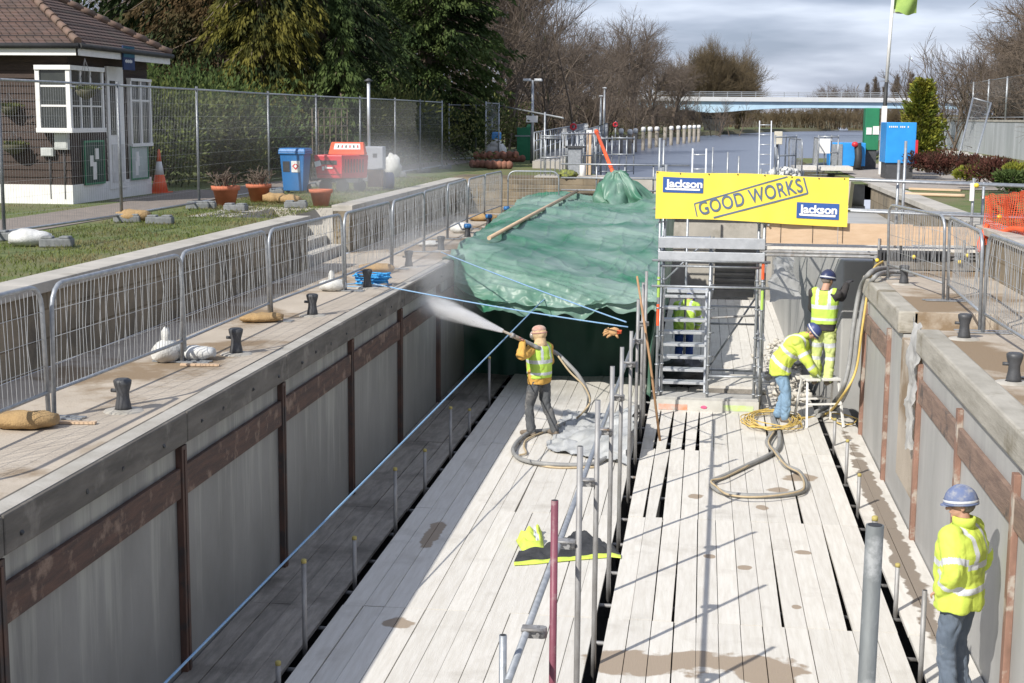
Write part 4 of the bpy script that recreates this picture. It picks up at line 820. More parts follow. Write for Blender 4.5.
g = MB(); g.box(c+Vector((-.67, -.43, .86)), (.2, .012, .16), R=Matrix.Rotation(-.25, 3, 'Y')); g.box(c+Vector((-.5, -.428, .72)), (.07, .01, .12)); g.box(c+Vector((-.3, -.428, .74)), (.22, .01, .05)); g.box(c+Vector((-.42, -.428, .76)), (.05, .01, .09)); g.build('sticker', K['white'], t)
g = MB(); bxc(g, -.6, .6, -.3, .4, .3, .42); g.build('chassis', K['dark'], t)
g = MB(); g.box(c+Vector((.118, -.41, .77)), (.02, .03, .68)); g.box(c+Vector((-.33, -.425, .55)), (.86, .01, .012)); g.build('panel_gap', mat('dark_red_gap', (.2, .012, .02)), t)
g = MB(); [g.box(c+Vector((.2+.075*k, -.33+.085*k, .8)), (.03, .03, .4), rz=.87) for k in range(7)]; g.build('side_grille', mat('sooty_red', (.16, .03, .035), (.08, .03, .03), 9), t)
g = MB(); g.tube(c+Vector((-.95, -.3, .35)), c+Vector((-.62, -.1, .4)), .03); g.tube(c+Vector((-.95, -.3, .35)), c+Vector((-.98, -.3, .75)), .02); g.build('tow_bar', K['dark'], t)
for sx, sy in ((-.45, -.38), (.1, -.38), (.5, .3)): g = MB(); q = c+Vector((sx, sy, .2)); g.tube(q, q+Vector((0, .12, 0)), .2, 0, 18); g.build('wheel', K['black'], t)
t.scale = (.74, .74, .78)
c = P(375, 190, GZ); t = thing('blast_hopper', c, 'grey steel box on a brown crate with a tall steel flue', 'hopper')
g = MB(); bxc(g, -.22, .26, -.2, .2, .1, .62); g.build('crate', mat('brown_crate', (.25, .12, .06), (.18, .09, .05)), t, bevel=.01)
g = MB(); bxc(g, -.28, .34, -.26, .24, .625, 1.32); q = g.build('casing', mat('grey_casing', (.34, .36, .40), (.28, .30, .33), 3, rough=.5), t, bevel=.02)
g = MB(); g.box(c+Vector((.06, -.266, 1.05)), (.14, .01, .12)); g.build('plate', K['dark'], q)
t.scale = (.70, .70, .80); zt = GZ+(PY(369, 82, c.y+.1).z-GZ)/.80; x_ = c.x+(PY(369, 120, c.y+.1).x-c.x)/.70
g = MB(); g.pipe([(x_, c.y+.1, GZ+1.3), (x_, c.y+.1, zt)], .055, 0, 14); fl = g.build('flue', K['alu'], t)
g = MB(); g.lathe((x_, c.y+.1, zt), [(.05, 0), (.17, .03), (.02, .11)], 0, 14); g.build('cap', K['dark'], fl)
c = P(386, 190, GZ); g = MB(); g.tube(c+Vector((-.1, .2, .22)), c+Vector((.1, .3, .22)), .2, 0, 20); tag(g.build('hose_reel', mat('navy_plastic', (.03, .05, .16)), at=c), 'dark blue round hose reel right of the grey hopper', 'hose reel')
c = P(393, 178, GZ); g = MB(); g.blob(c+Vector((0, 0, .35)), (.24, .2, .34), 0, 14, 10, .35, 2, seed=3); tag(g.build('rubble_sack', K['sandw'], at=c), 'crumpled pale sack standing on the lawn right of the flue', 'sack')
c = P(462, 208, GZ)
# trellis behind the bin
a = PY(312, 105, 41); b = PY(347, 105, 42); t = thing('trellis', (a.x, 41, GZ), 'weathered square trellis panel behind the mesh fence and red machine', 'trellis')
g = MB(); zt = a.z-.1
for k in range(7): p = a.lerp(b, k/6); g.beam((p.x, p.y, GZ), (p.x, p.y, zt), .03, .03)
for k in range(8): zz = GZ+.3+(zt-GZ-.3)*k/7; g.beam((a.x, a.y, zz), (b.x, b.y, zz), .03, .03)
g.build('lattice', mat('weathered_lattice', (.17, .13, .09), (.11, .09, .06)), t)
for i, (px, py, L_, rz) in enumerate([(490, 165, 1.0, .1), (503, 164, 1.0, 0), (512, 162, .8, .3), (484, 168, .8, -.3), (499, 169, .7, .2)]):
    p = P(px, py, GZ); g = MB(); n = 5
    g.box((0, 0, .12), (L_, .3, .22)); [g.blob((-.5*L_+L_*k/(n-1), -.12, .14), (.14, .12, .15), 0, 8, 5) for k in range(n)]
    o = g.build('kerb_block', K['stone'], bevel=.02); o.location = p+Vector((0, 0, .22*(i in (0, 1)))); o.rotation_euler = (0, 0, rz); tag(o, 'reddish scalloped edging block, %s of the heap on the far lawn' % ['upper left', 'upper middle', 'right end', 'lower left', 'front'][i], 'edging block', 'heap of reddish edging blocks')

# ================================================================ lock gear at the far left end
c = P(525, 160, GZ); t = thing('green_cabinet', c, 'tall dark green steel cabinet standing by the lamp post', 'cabinet')
g = MB(); g.bb(c.x-.32, c.x+.32, c.y-.25, c.y+.25, GZ, GZ+1.35); g.add([(c.x+.05, c.y-.25, GZ+1.352), (c.x+.32, c.y-.25, GZ+1.352), (c.x+.32, c.y+.25, GZ+1.352), (c.x+.05, c.y+.25, GZ+1.352), (c.x+.12, c.y-.2, GZ+1.5), (c.x+.32, c.y-.2, GZ+1.5), (c.x+.32, c.y+.2, GZ+1.5), (c.x+.12, c.y+.2, GZ+1.5)], [(0, 3, 2, 1), (4, 5, 6, 7), (0, 1, 5, 4), (1, 2, 6, 5), (2, 3, 7, 6), (3, 0, 4, 7)]); g.build('casing', K['green'], t, bevel=.01)
g = MB(); g.bb(c.x-.4, c.x+.34, c.y-.28, c.y-.255, GZ+.98, GZ+1.03); g.build('locking_bar', K['galv'], t)
for (px, py, top, two, lab) in ((532, 150, 80, True, 'lamp post with two short heads beside the green cabinet'), (603.5, 126, 88, False, 'slim lamp post, right one of the close pair over the far railing'), (600, 126, 96, False, 'slim plain post, left one of the close pair over the far railing')):
    Y = 58 if two else 90; b = PY(px, 150, Y); zt = PY(px, top, Y).z; t = thing('lamp_post', (b.x, Y, GZ), lab, 'lamp post')
    g = MB(); g.tube((b.x, Y, GZ), (b.x, Y, zt), .075 if two else .09, 0, 10, .05); g.build('column', K['galv'], t)
    if two:
        for s_ in (-1, 1): g = MB(); g.box((b.x+s_*.22, Y, zt), (.3, .22, .1)); g.build('lamp_head', K['alu'], t, bevel=.02)
        g = MB(); q = PY(532, 119, Y-.12); g.box(q, (.45, .02, .26)); g.build('sign_plate', K['white'], t)
    else: g = MB(); g.box((b.x, Y, zt), (.24, .2, .1)); g.build('lamp_head', K['alu'], t, bevel=.02)
# railings, balance gear
def guard(p0, p1, h, label, rails=(1.0, .5), name='guard_rail', grp=None, r=.024, posts=3, ext=0, cat='guard rail', m='galv'):
    p0 = Vector(p0); p1 = Vector(p1); t = thing(name, p0, label, cat, grp); u = Vector((0, 0, 1))
    for k in range(posts): p = p0.lerp(p1, k/(posts-1) if posts > 1 else 0); g = MB(); g.tube(p, p+u*(h+.06), r); g.build('post', K[m], t)
    for q in rails: g = MB(); e_ = (p1-p0).normalized()*ext; g.tube(p0-e_+u*h*q-Vector((0, .05, 0)), p1+e_+u*h*q-Vector((0, .05, 0)), r); g.build('rail', K[m], t)
    return t
Y = 43
def gy(px, Y=43, z=GZ): v = PY(px, 150, Y); return Vector((v.x, Y, z))
guard(gy(541), gy(560), 1.25, 'grey framed guard rail left of the sloping pole, above the end wall', (1, .95, .5, .05), 'guard_rail', 'guard rails around the lock gear', posts=5, r=.018)
guard(gy(563, 44), gy(592, 45), 1.3, 'galvanised guard rail with close posts in the middle of the lock gear', (1, .5), 'guard_rail', 'guard rails around the lock gear', posts=8, r=.02)
guard(gy(566, 48), gy(600, 50), 1.25, 'galvanised guard rail behind the lock gear, furthest from the camera', (1, .5), 'guard_rail', 'guard rails around the lock gear', posts=7, r=.02)
c = gy(575, 43.5); t = thing('control_pedestal', c, 'grey steel paddle gear pedestal among the guard rails', 'lock gear')
g = MB(); g.bb(c.x-.2, c.x+.2, c.y-.2, c.y+.2, GZ, GZ+.9); g.build('casing', K['galv'], t, bevel=.02); g = MB(); g.bb(c.x-.26, c.x+.26, c.y-.26, c.y+.26, GZ+.9, GZ+.96); g.build('top_plate', K['dark'], t)
c = gy(583, 43.2); g = MB(); g.lathe(c, [(.09, 0), (.09, .42), (.06, .46)], 0, 12); tag(g.build('white_post', K['white'], at=c), 'short white round post on top of the end wall', 'post')
c = gy(589, 46); t = thing('gate_beam_post', c, 'pale square timber post with light top where the orange pole leans', 'post'); g = MB(); g.box(c+Vector((0, 0, .65)), (.14, .14, 1.3)); g.build('post', K['ply'], t); g = MB(); g.box(c+Vector((0, 0, 1.35)), (.17, .17, .12)); g.build('cap', K['white'], t)
c = gy(568, 42.3); g = MB(); g.blob(c+Vector((0, 0, .16)), (.26, .14, .12), 0, 16, 10, .9, 4, seed=4); tag(g.build('folded_vest', mat('dull_hi_vis', (.30, .33, .06), (.07, .08, .05), 9), at=c), 'crumpled yellow and dark waterproof on the end wall', 'jacket')
g = MB(); g.bb(gy(536).x, gy(615).x, 42.6, 43.9, GZ+.0, GZ+.1); tag(g.build('gear_plinth', K['slab'], at=gy(575, 43.2)), 'concrete plinth under the lock gear and guard rails', 'plinth')
a = PY(597, 133, 45); b = PY(612, 170, 41.5); g = MB(); g.tube(a, b+(b-a)*.25, .055, 0, 10); g.tube(a, a+(a-b)*.05, .07, 0, 10); tag(g.build('orange_pole', K['orange'], at=b), 'thick bright orange pole leaning behind the peak of the green sheet', 'pole')
c = P(496, 163, GZ); t = thing('bulk_bag', c, 'white bulk bag with blue lid near the bright leaning fence panel', 'bulk bag'); g = MB(); g.blob(c+Vector((0, 0, .4)), (.42, .35, .45), 0, 14, 8, .3, 2); g.blob(c+Vector((.02, -.1, .72)), (.25, .22, .2), 0, 12, 8, .2, 2); g.build('bag', K['sandw'], t); g = MB(); g.box(c+Vector((.0, .1, 1.05)), (.35, .3, .3)); g.build('lid', K['blue'], t, bevel=.05)
guard(gy(597, 41.5, 2.9), gy(654, 41.5, 2.9), .85, 'scaffold guard rail of three rails behind the peak of the green sheet', (1.05, .6, .2), posts=3, ext=1.0)
# ================================================================ green sheet over the far part of the lock
tarp_m = mat('green_tarpaulin', (.018, .115, .062), (.03, .165, .09), 1.6, (.5, 2.2, 1), rough=.42, bump=.25, bscale=4, c3=(.19, .28, .24), s3=.6, w3=(.36, .60), detail=4)
tt = tarp_m.node_tree.nodes['Principled BSDF']; tt.inputs['Specular IOR Level'].default_value = .4
TR = [([27.2, 26.9, 26.7, 26.6, 26.5, 26.5, 26.5, 26.5], [(442, 266), (462, 287), (490, 297), (520, 300), (560, 304), (600, 302), (640, 299), (657, 298)]),
      ([27.6, 27.3, 27.2, 27.1, 27.0, 27.0, 27.0, 27.0], [(446, 259), (470, 271), (500, 276), (535, 281), (570, 285), (605, 288), (640, 292), (657, 292)]),
      ([28.6]*8, [(456, 250), (482, 251), (515, 257), (550, 264), (580, 270), (612, 277), (640, 281), (660, 283)]),
      ([31.0]*8, [(472, 239), (495, 237), (525, 241), (555, 247), (590, 251), (620, 253), (645, 254), (662, 255)]),
      ([33.5]*8, [(488, 227), (507, 223), (530, 225), (560, 230), (590, 232), (620, 233), (650, 233), (664, 233)]),
      ([36.0]*8, [(502, 215), (522, 210), (545, 213), (570, 216), (600, 218), (625, 218), (650, 217), (668, 216)]),
      ([38.5]*8, [(513, 206), (530, 203), (550, 203), (575, 205), (600, 206), (625, 206), (650, 204), (672, 203)]),
      ([41.2]*8, [(526, 197), (540, 195), (560, 194), (580, 196), (600, 197), (625, 195), (650, 194), (676, 194)])]
CP = [[PY(px, py, Y) for Y, (px, py) in zip(ys_, pp)] for ys_, pp in TR]
def cr1(a, b, c, d, t): return .5*((2*b)+(c-a)*t+(2*a-5*b+4*c-d)*t*t+(3*b-a-3*c+d)*t**3)
def patch(u, v):
    nx, ny = 7, 7; x = min(u*nx, nx-1e-6); y = min(v*ny, ny-1e-6); i = int(x); j = int(y); fx = x-i; fy = y-j; rows = []
    for q in range(j-1, j+3):
        R_ = CP[max(0, min(ny, q))]; rows.append(cr1(*[R_[max(0, min(nx, k))] for k in range(i-1, i+3)], fx))
    return cr1(*rows, fy)
def tarp_pt(u, v):
    p = patch(u, v); edge = min(1, v*7)
    front = max(0, 1-v*7/1.6)
    w1 = noise.noise(Vector((p.x*.7+p.y*.3, p.y*.6-p.x*.2, 0))); r2 = abs(noise.noise(Vector((p.x*2.3, p.y*2.9, 7)))); r3 = abs(noise.noise(Vector((p.x*5+p.z*3, p.y*4+p.z*4, 9)))); lf = max(0, 1-u*5)
    cr_ = max(front, lf); swag = abs(noise.noise(Vector((p.x*1.6+front*1.2, p.z*2.2, 1))))
    c_ = v*11+u*2.4-1.6*u*(1-u)*3+w1*1.1                # long folds that swing across the sheet and sag in the middle
    f1 = (1-abs(noise.noise(Vector((u*.8, c_*.8, 11)))))**4; f2 = (1-abs(noise.noise(Vector((u*1.4+3, c_*2.0, 21)))))**8; f3 = (1-abs(noise.noise(Vector((u*7-v*9, v*6+u*5, 31)))))**14
    p.z += w1*.07*edge-.05+(.12*f1+0.04*f2+.03*f3)*(.35+.65*edge)-r2*.09*cr_-r3*.05*cr_
    p.y += front*(swag*.3-.08+r3*.08); p.z += front*(r2*.12-.02)
    if p.x < WX+.12: p.z = max(p.z, QZ+.03+r2*.05)
    return p
t = thing('green_tarpaulin', (-2.5, 34, 2.3), 'large dusty green tarpaulin sagging over the far end of the lock, with ragged front edge', 'tarpaulin')
g = MB(); g.grid(tarp_pt, 230, 300); g.build('sheet', tarp_m, t)
# hanging side of the sheet, plus a dark curtain added to dim the space beneath
g = MB()
def side_pt(u, v):
    p = tarp_pt(1, .02+.98*u); b = Vector((p.x-.15, p.y, -.02)); q = p.lerp(b, v); q.x += .1*noise.noise(Vector((p.y*2, v*1.5, 0)))*(.3+v); return q
g.grid(side_pt, 80, 12); g.build('side_sheet', tarp_m, t)
dkt = mat('dark_green_sheet', (.006, .045, .028), (.010, .065, .04), 1.2, rough=.6, bump=.4, bscale=3)  # darkened tarpaulin green, shade under the sheet put into the colour
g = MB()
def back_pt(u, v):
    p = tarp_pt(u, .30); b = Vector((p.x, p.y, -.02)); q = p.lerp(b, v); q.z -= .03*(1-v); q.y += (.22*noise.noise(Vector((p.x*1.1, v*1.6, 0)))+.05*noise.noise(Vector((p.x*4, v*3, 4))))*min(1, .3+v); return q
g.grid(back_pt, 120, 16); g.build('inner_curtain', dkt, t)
# front lip folds
g = MB()
def lip(u, v):
    p = tarp_pt(u, 0); a = v*math.pi*1.1; rr = .09+.10*noise.noise(Vector((u*13, 0, 2))); p.y += -.02+rr*math.sin(a)*1.2; p.z += -rr*(1-math.cos(a))*.9+.04*noise.noise(Vector((u*16, v*2, 5))); return p
g.grid(lip, 190, 8); g.build('rolled_hem', tarp_m, t)
# the peak, thrown over the rail
pk = PY(628, 203, 40.2); top = PY(618, 172, 40.6); Hh = top.z-pk.z
def peak(u, v):
    a = u*2*math.pi; r0 = (1-v)**.8; cx = pk.x+(top.x-pk.x)*v; f = 1+.75*noise.noise(Vector((math.cos(a)*2.2, math.sin(a)*2.2, v*1.6)))*(1-v*.2)-.25*(1-abs(noise.noise(Vector((math.cos(a)*5, math.sin(a)*5, v*1.2)))))**5
    wv = math.cos(a*5+v*3)*.06*(1-v)
    return Vector((cx+math.cos(a)*(.22+.68*r0)*f+wv, pk.y+math.sin(a)*(.15+.55*r0)*f+wv, pk.z-.12+(Hh+.12)*v+.12*noise.noise(Vector((math.cos(a)*2, math.sin(a)*2, v*4)))))
g = MB(); g.grid(peak, 110, 30); g.blob(top+Vector((.05, 0, -.12)), (.25, .2, .16), 0, 16, 10, .5, 3); g.build('peak', tarp_m, t)
g = MB(); a = PY(489, 243, 29.8); b = PY(577, 195.5, 41); g.pipe([a+Vector((0, 0, .10)), a.lerp(b, .5)+Vector((0, 0, .12)), b+Vector((0, 0, .12))], .045, 0, 8); tag(g.build('long_timber', K['ply'], at=a), 'long pale timber pole lying on the left edge of the green sheet', 'pole')
g = MB(); a = PY(640, 300, 26.45); b = PY(654, 285, 27.3)
# ropes
def rope(a, b, r, m, label, sag=.05, n=16):
    a = Vector(a); b = Vector(b); g = MB(); g.pipe([a.lerp(b, k/n)+Vector((0, 0, -sag*4*(k/n)*(1-k/n))) for k in range(n+1)], r, 0, 6); o = g.build('blue_rope', m, at=a); tag(o, label, 'rope', 'blue ropes across the lock'); return o
rope(P(374, 284, QZ+.1), PY(628, 327, 20.7), .011, K['ropeblue'], 'taut blue rope from the bollard with the coil to the tube posts', .03)
rope(P(441, 252, QZ+.15), PY(626, 322, 21.0), .011, K['ropeblue'], 'taut blue rope under the front of the green sheet, above the other cross rope', .02)
a = PY(165, 683, 10.2); b = PY(540, 303, 26.2); rope(a+(a-b)*.12, b, .011, K['ropeblue'], 'long blue rope running diagonally from the lower left up to the green sheet', 0)
rope(b, PY(640, 203, 40), .009, K['ropeblue'], 'thin blue rope lying across the top of the green sheet to its peak', .15, 30)
# glove on the rope
c = PY(614, 330, 20.95); t = thing('work_glove', c, 'tan work glove hanging on the blue rope beside the tube posts', 'glove')
g = MB(); g.blob(c+Vector((0, 0, -.02)), (.085, .04, .06), 0, 12, 8, .2, 4)
for k, (dx, dz, l_) in enumerate([(-.07, .02, .07), (-.075, -.01, .08), (-.07, -.04, .08), (-.04, -.07, .06), (.03, -.07, .05)]):
    p = c+Vector((dx, 0, dz)); g.pipe([p, p+Vector((-l_*.7 if dx < 0 else .02, -.01, -.02)), p+Vector((-l_ if dx < 0 else .03, 0, -.045))], [.02, .018, .012], 0, 8)
g.build('glove_body', mat('tan_leather', (.55, .34, .16), (.45, .25, .11), 20), t)
g = MB(); g.lathe(c+Vector((.07, 0, -.03)), [(.035, -.02), (.045, .03)], 0, 10); g.build('cuff', K['orange'], t)

# ================================================================ tubes standing in the board deck
mat_cap = mat('faded_yellow_cap', (.46, .38, .12), (.36, .30, .10), 8, rough=.7)
def stub(x, y, top, r, label, grp, m='galv_old', cap=True, z0=-.3, lean=(0, 0), name='scaffold_tube'):
    t = thing(name, (x, y, 0), label, 'scaffold tube', grp); g = MB(); g.tube((x-lean[0], y-lean[1], z0), (x, y, top), r, 0, 14); g.build('tube', K[m], t)
    if cap: g = MB(); g.lathe((x, y, top), [(r+.003, -.03), (r+.003, .002), (r*.7, .01)], 0, 12); g.build('end_cap', mat_cap, t)
    else: g = MB(); g.lathe((x, y, top+.0005), [(r*.82, 0), (r*.8, .001)], 0, 12); g.build('bore', K['black'], t)
    return t
K['tube_dark'] = mat('mottled_grey_tube', (.20, .215, .215), (.13, .14, .14), 9, (1, 1, .35), rough=.65, metal=.2, bump=.1, c3=(.3, .31, .31), s3=7)
LS = [(307, 560, 309, 648), (357.6, 537, 357, 582), (396, 468, 396, 528), (427, 449.5, 427, 489), (450.5, 407, 450.5, 455), (471.5, 409, 471.5, 430), (491, 357, 491, 404)]
for i, (a, b, c, d) in enumerate(LS): p = P(c, d, 0); stub(-3.70, p.y, PY(a, b, p.y).z, .024, 'short upright tube with yellow cap, %s one along the shaded gap from the camera' % ORD[i+1], 'short tubes along the shaded gap')
stub(-3.70, 12.35, PY(246.6, 660, 12.35).z, .024, 'short upright tube with yellow cap cut by the bottom edge of the view', 'short tubes along the shaded gap')
RS = [(834.7, 418.6, 834, 445), (846, 440, 846, 478), (858, 474, 858, 508), (895.5, 564, 895.5, 611), (920.5, 590, 920.5, 674)]
for i, (a, b, c, d) in enumerate(RS): p = P(c, d, 0); stub(p.x, p.y, PY(a, b, p.y).z, .024, 'short upright tube %s, by the right wall' % ['farthest, beside the trestle', 'second farthest', 'third farthest', 'with yellow cap, behind the big tube', 'nearest the standing man'][i], 'short tubes along the sunlit gap', cap=i != 4)
stub(PY(875, 517, 12.25).x, 12.25, PY(875, 517, 12.25).z, .024, 'short upright tube with yellow cap hidden behind the big grey tube', 'short tubes along the sunlit gap')
p = PY(875, 525, 4.4); stub(p.x, p.y, p.z, .027, 'thick grey upright tube close to the camera, left of the standing man', None, 'tube_dark', cap=False, lean=(.03, 0))
MP = [(9.25, PY(547, 500, 9.25).z), (11.25, PY(575, 446, 11.25).z), (13.21, PY(596, 400, 13.21).z), (15.39, PY(608, 366, 15.39).z), (17.27, PY(622, 347, 17.27).z), (19.58, PY(632, 331, 19.58).z), (21.6, 2.45), (23.4, 2.5), (24.7, 2.55)]
pink = mat('pink_painted_tube', (.23, .065, .095), (.16, .05, .07), 8, (1, 1, .4), rough=.5, c3=(.3, .2, .2), s3=6); K['pink'] = pink
for i, (y, zt) in enumerate(MP):
    stub(-.90, y, zt, .0245, 'tall upright grey tube, %s in the row down the middle' % ORD[i] if i else 'tall faded pink tube nearest the camera in the middle row', 'tall tube posts down the middle of the lock', 'pink' if i == 0 else 'galv_old', cap=False)
a = PY(570, 512, 11.3); rz_ = 1.5; rx_ = PY(570, 510, 11.3).x
t = thing('hand_rail', (-1.0, 9, 1.5), 'long grey scaffold tube clamped along the row of tube posts as a hand rail', 'rail')
g = MB(); R0 = PY(513, 668, 8.6); R1 = PY(630, 352, 20.6); g.tube(R0+(R0-R1)*.02, R1+(R1-R0)*.2, .0245, 0, 12); g.build('tube', K['galv'], t)
for i, (y, zt) in enumerate(MP[:8]):
    c = R0.lerp(R1, (y-R0.y)/(R1.y-R0.y)); g = MB(); g.box(c+Vector((.03, 0, 0)), (.12, .07, .07)); g.tube(c+Vector((-.03, -.06, .03)), c+Vector((.12, -.06, .03)), .012, 0, 6); g.tube(c+Vector((.08, -.07, .0)), c+Vector((.08, .06, .0)), .014, 0, 6)
    g.lathe(c+Vector((.1, 0, -.035)), [(.036, 0), (.036, .07)], 0, 8); g.build('coupler', K['galv_old'], t)
p = PY(503, 635, 8.7); stub(p.x, p.y, p.z, .0245, 'short grey upright tube holding the near end of the hand rail', None, 'galv', cap=False)
a = P(660, 441, 0); b = PY(637, 276, 23.2); g = MB(); g.pipe([a, a.lerp(b, .5)+Vector((.02, 0, 0)), b], [.022, .021, .018], 0, 8); tag(g.build('timber_pole', mat('pale_brown_timber', (.42, .25, .13), (.33, .19, .10), 6, (3, 3, .5)), at=a), 'thin brown timber pole leaning in front of the stair tower', 'pole')

# ================================================================ stair tower
TY = 25.63; TX0 = -.72; TX1 = 1.07; TD = 2.3; TZ = 3.0
tw_ = thing('stair_tower', (0, TY, 0), 'aluminium scaffold stair tower behind the yellow banner', 'scaffold tower')
for (x, y, zt, c_) in [(TX0, TY, 4.25, 1), (TX0+.08, TY+.1, 4.3, 0), (TX1, TY, 4.2, 1), (TX1-.09, TY+.08, 4.25, 0), (TX0, TY+TD, 4.1, 0), (TX1, TY+TD, 4.1, 0), (.17, TY+.05, 3.0, 0)]:
    g = MB(); g.tube((x, y, .0), (x, y, zt), .0245, 0, 10)
    for k in range(int(zt/.5)): g.lathe((x, y, .3+.5*k), [(.036, 0), (.042, .012), (.036, .024)], 0, 10)
    st_ = g.build('standard', K['galv'], tw_)
    if c_:
        g = MB(); g.lathe((x, y, 2.35 if x > 0 else 1.5), [(.027, 0), (.027, .38)], 0, 10, False); g.build('orange_band', K['orange'], st_)
        g = MB(); g.lathe((x, y, 1.8 if x > 0 else 2.0), [(.027, 0), (.027, .36)], 0, 10, False); g.build('green_band', mat('lime_paint', (.42, .62, .12)), st_)
def bar(x0, y0, z0, x1, y1, z1, r=.022, m='galv', nm='ledger'): g = MB(); g.tube((x0, y0, z0), (x1, y1, z1), r, 0, 8); return g.build(nm, K[m], tw_)
for zz in (TZ-.35, 2.2, 3.55, 4.05): bar(TX0-.12, TY-.03, zz, TX1+.12, TY-.03, zz)
for zz in (.35, 1.0, TZ-.25, 3.5, 4.0): bar(TX0, TY, zz, TX0, TY+TD, zz); bar(TX1, TY, zz, TX1, TY+TD, zz)
for zz in (.35, 1.9, 3.5, 4.0): bar(TX0, TY+TD, zz, TX1, TY+TD, zz)
bar(TX1, TY, .3, TX1, TY+TD, 1.9); bar(.17, TY+.1, .95, .17, TY+1.9, 2.75, .02); bar(TX0+.02, TY+.1, 1.1, TX0+.02, TY+2, 2.9, .02)
bar(.2, TY+.8, 1.55, TX1, TY+.8, 1.62, .02, 'galv_old')
g = MB(); g.bb(TX0-.02, TX1+.02, TY-.06, TY-.02, TZ-.13, TZ+.06); g.build('top_beam', K['alu'], tw_, bevel=.008)
g = MB(); g.bb(TX0-.02, TX1+.02, TY-.055, TY-.015, TZ-.34, TZ-.19); g.build('lower_beam', K['alu'], tw_, bevel=.008)
g = MB(); g.bb(TX0, .15, TY, TY+.55, TZ-.03, TZ+.03); g.build('top_platform', K['alu'], tw_)
g = MB(); g.bb(TX0+.1, TX1, TY+1.95, TY+TD, 1.86, 1.92); g.build('landing', K['alu'], tw_)
# bottom step platform with paint marks
g = MB(); g.bb(TX0-.02, TX1, TY-.02, TY+.5, .16, .24); g.build('bottom_platform', mat('dusty_platform', (.46, .45, .42), (.36, .35, .33), 5, bump=.2), tw_, bevel=.008)
tb_ = MB(); tb_.bb(TX0-.02, TX1, TY-.06, TY-.025, -.02, .2); tb__ = tb_.build('toe_board', mat('dusty_white_board', (.55, .54, .5), (.45, .44, .40), 4), tw_)
paint = mat('spray_paint_marks', (.72, .24, .12), (.5, .45, .4), 6); g = MB(); g.bb(TX0+.05, TX0+.55, TY-.066, TY-.061, .02, .12); g.build('orange_mark', paint, tb__)
g = MB(); g.bb(.45, .98, TY-.066, TY-.061, .03, .13); g.build('green_mark', mat('lime_spray', (.50, .66, .22), (.5, .5, .42), 7), tb__)
g = MB(); g.blob((.12, TY-.063, .08), (.06, .004, .03), 0, 10, 4, .4, 3); g.build('pink_mark', mat('pink_spray', (.75, .12, .25)), tb__)
for k in range(8):
    y = TY+.5+.19*k; zz = .42+.2*k; g = MB(); g.bb(TX0+.06, .12, y, y+.26, zz-.045, zz); g.build('tread', K['alu'], tw_, bevel=.004)
for x in (TX0+.05, .12): g = MB(); g.beam((x, TY+.45, .2), (x, TY+2.1, 1.93), .035, .16); g.build('stringer', K['alu'], tw_)
g = MB(); g.bb(.2, TX1-.03, TY+.62, TY+1.9, .30, .345); g.build('lower_platform', K['board'], tw_)
g = MB(); g.bb(.2, TX1-.03, TY+.58, TY+.60, .16, .30); g.build('kick_plate', K['board_wet'], tw_)
for zz, y_ in ((.62, TY+.05), (1.25, TY+TD-.05), (1.75, TY+.9), (2.55, TY+.05)): bar(.17 if zz < 2 else TX0, y_, zz, TX1, y_, zz, .02)
for x in (TX0+.0, .17, TX1-.09):
    for k in range(6): bar(x-.0, TY+.02, .55+.42*k, x+.085, TY+.09, .55+.42*k, .014, nm='frame_rung')
bar(TX0, TY+TD, 2.0, .17, TY+TD, 2.9, .018); bar(.2, TY+TD, .4, TX1, TY+TD, 1.8, .018); bar(TX0+.45, TY+TD+.02, .0, TX0+.45, TY+TD+.02, 3.9, .022, nm='standard'); bar(TX1+.06, TY+.7, .0, TX1+.06, TY+.7, 3.9, .022, nm='standard')
for zz in (.6, 1.3, 2.6, 3.3): bar(TX1+.06, TY-.1, zz, TX1+.06, TY+1.4, zz, .018)
und = mat('dark_corrugated_aluminium', (.24, .24, .245), (.15, .15, .155), 3, rough=.5)
g = MB(); n = 9
for k in range(n):
    y0_ = TY+.35+(1.9-.35)*k/n; y1_ = TY+.35+(1.9-.35)*(k+1)/n; za = TZ-.06-(1.1)*k/n; zb = TZ-.06-1.1*(k+1)/n
    g.bb(.25, TX1-.08, y0_, y1_+.03, za-.04, za); g.bb(.25, TX1-.08, y1_+.03, y1_+.04, zb-.04, za-.0)
g.build('upper_flight', und, tw_)
for x in (.21, TX1-.05): g = MB(); g.beam((x, TY+.3, TZ-.02), (x, TY+1.95, 1.85), .035, .17); g.build('stringer', K['alu'], tw_)
# clutter under the stairs
c = Vector((-.3, TY+2.6, 0)); g = MB(); g.blob(c+Vector((.05, -.1, .25)), (.45, .4, .3), 0, 14, 8, .6, 3, seed=9); tag(g.build('dark_sheeting', mat('dark_polythene', (.05, .055, .06), (.09, .09, .09), 5, rough=.35), at=c), 'heap of dark plastic sheeting seen through the stair treads', 'sheeting')
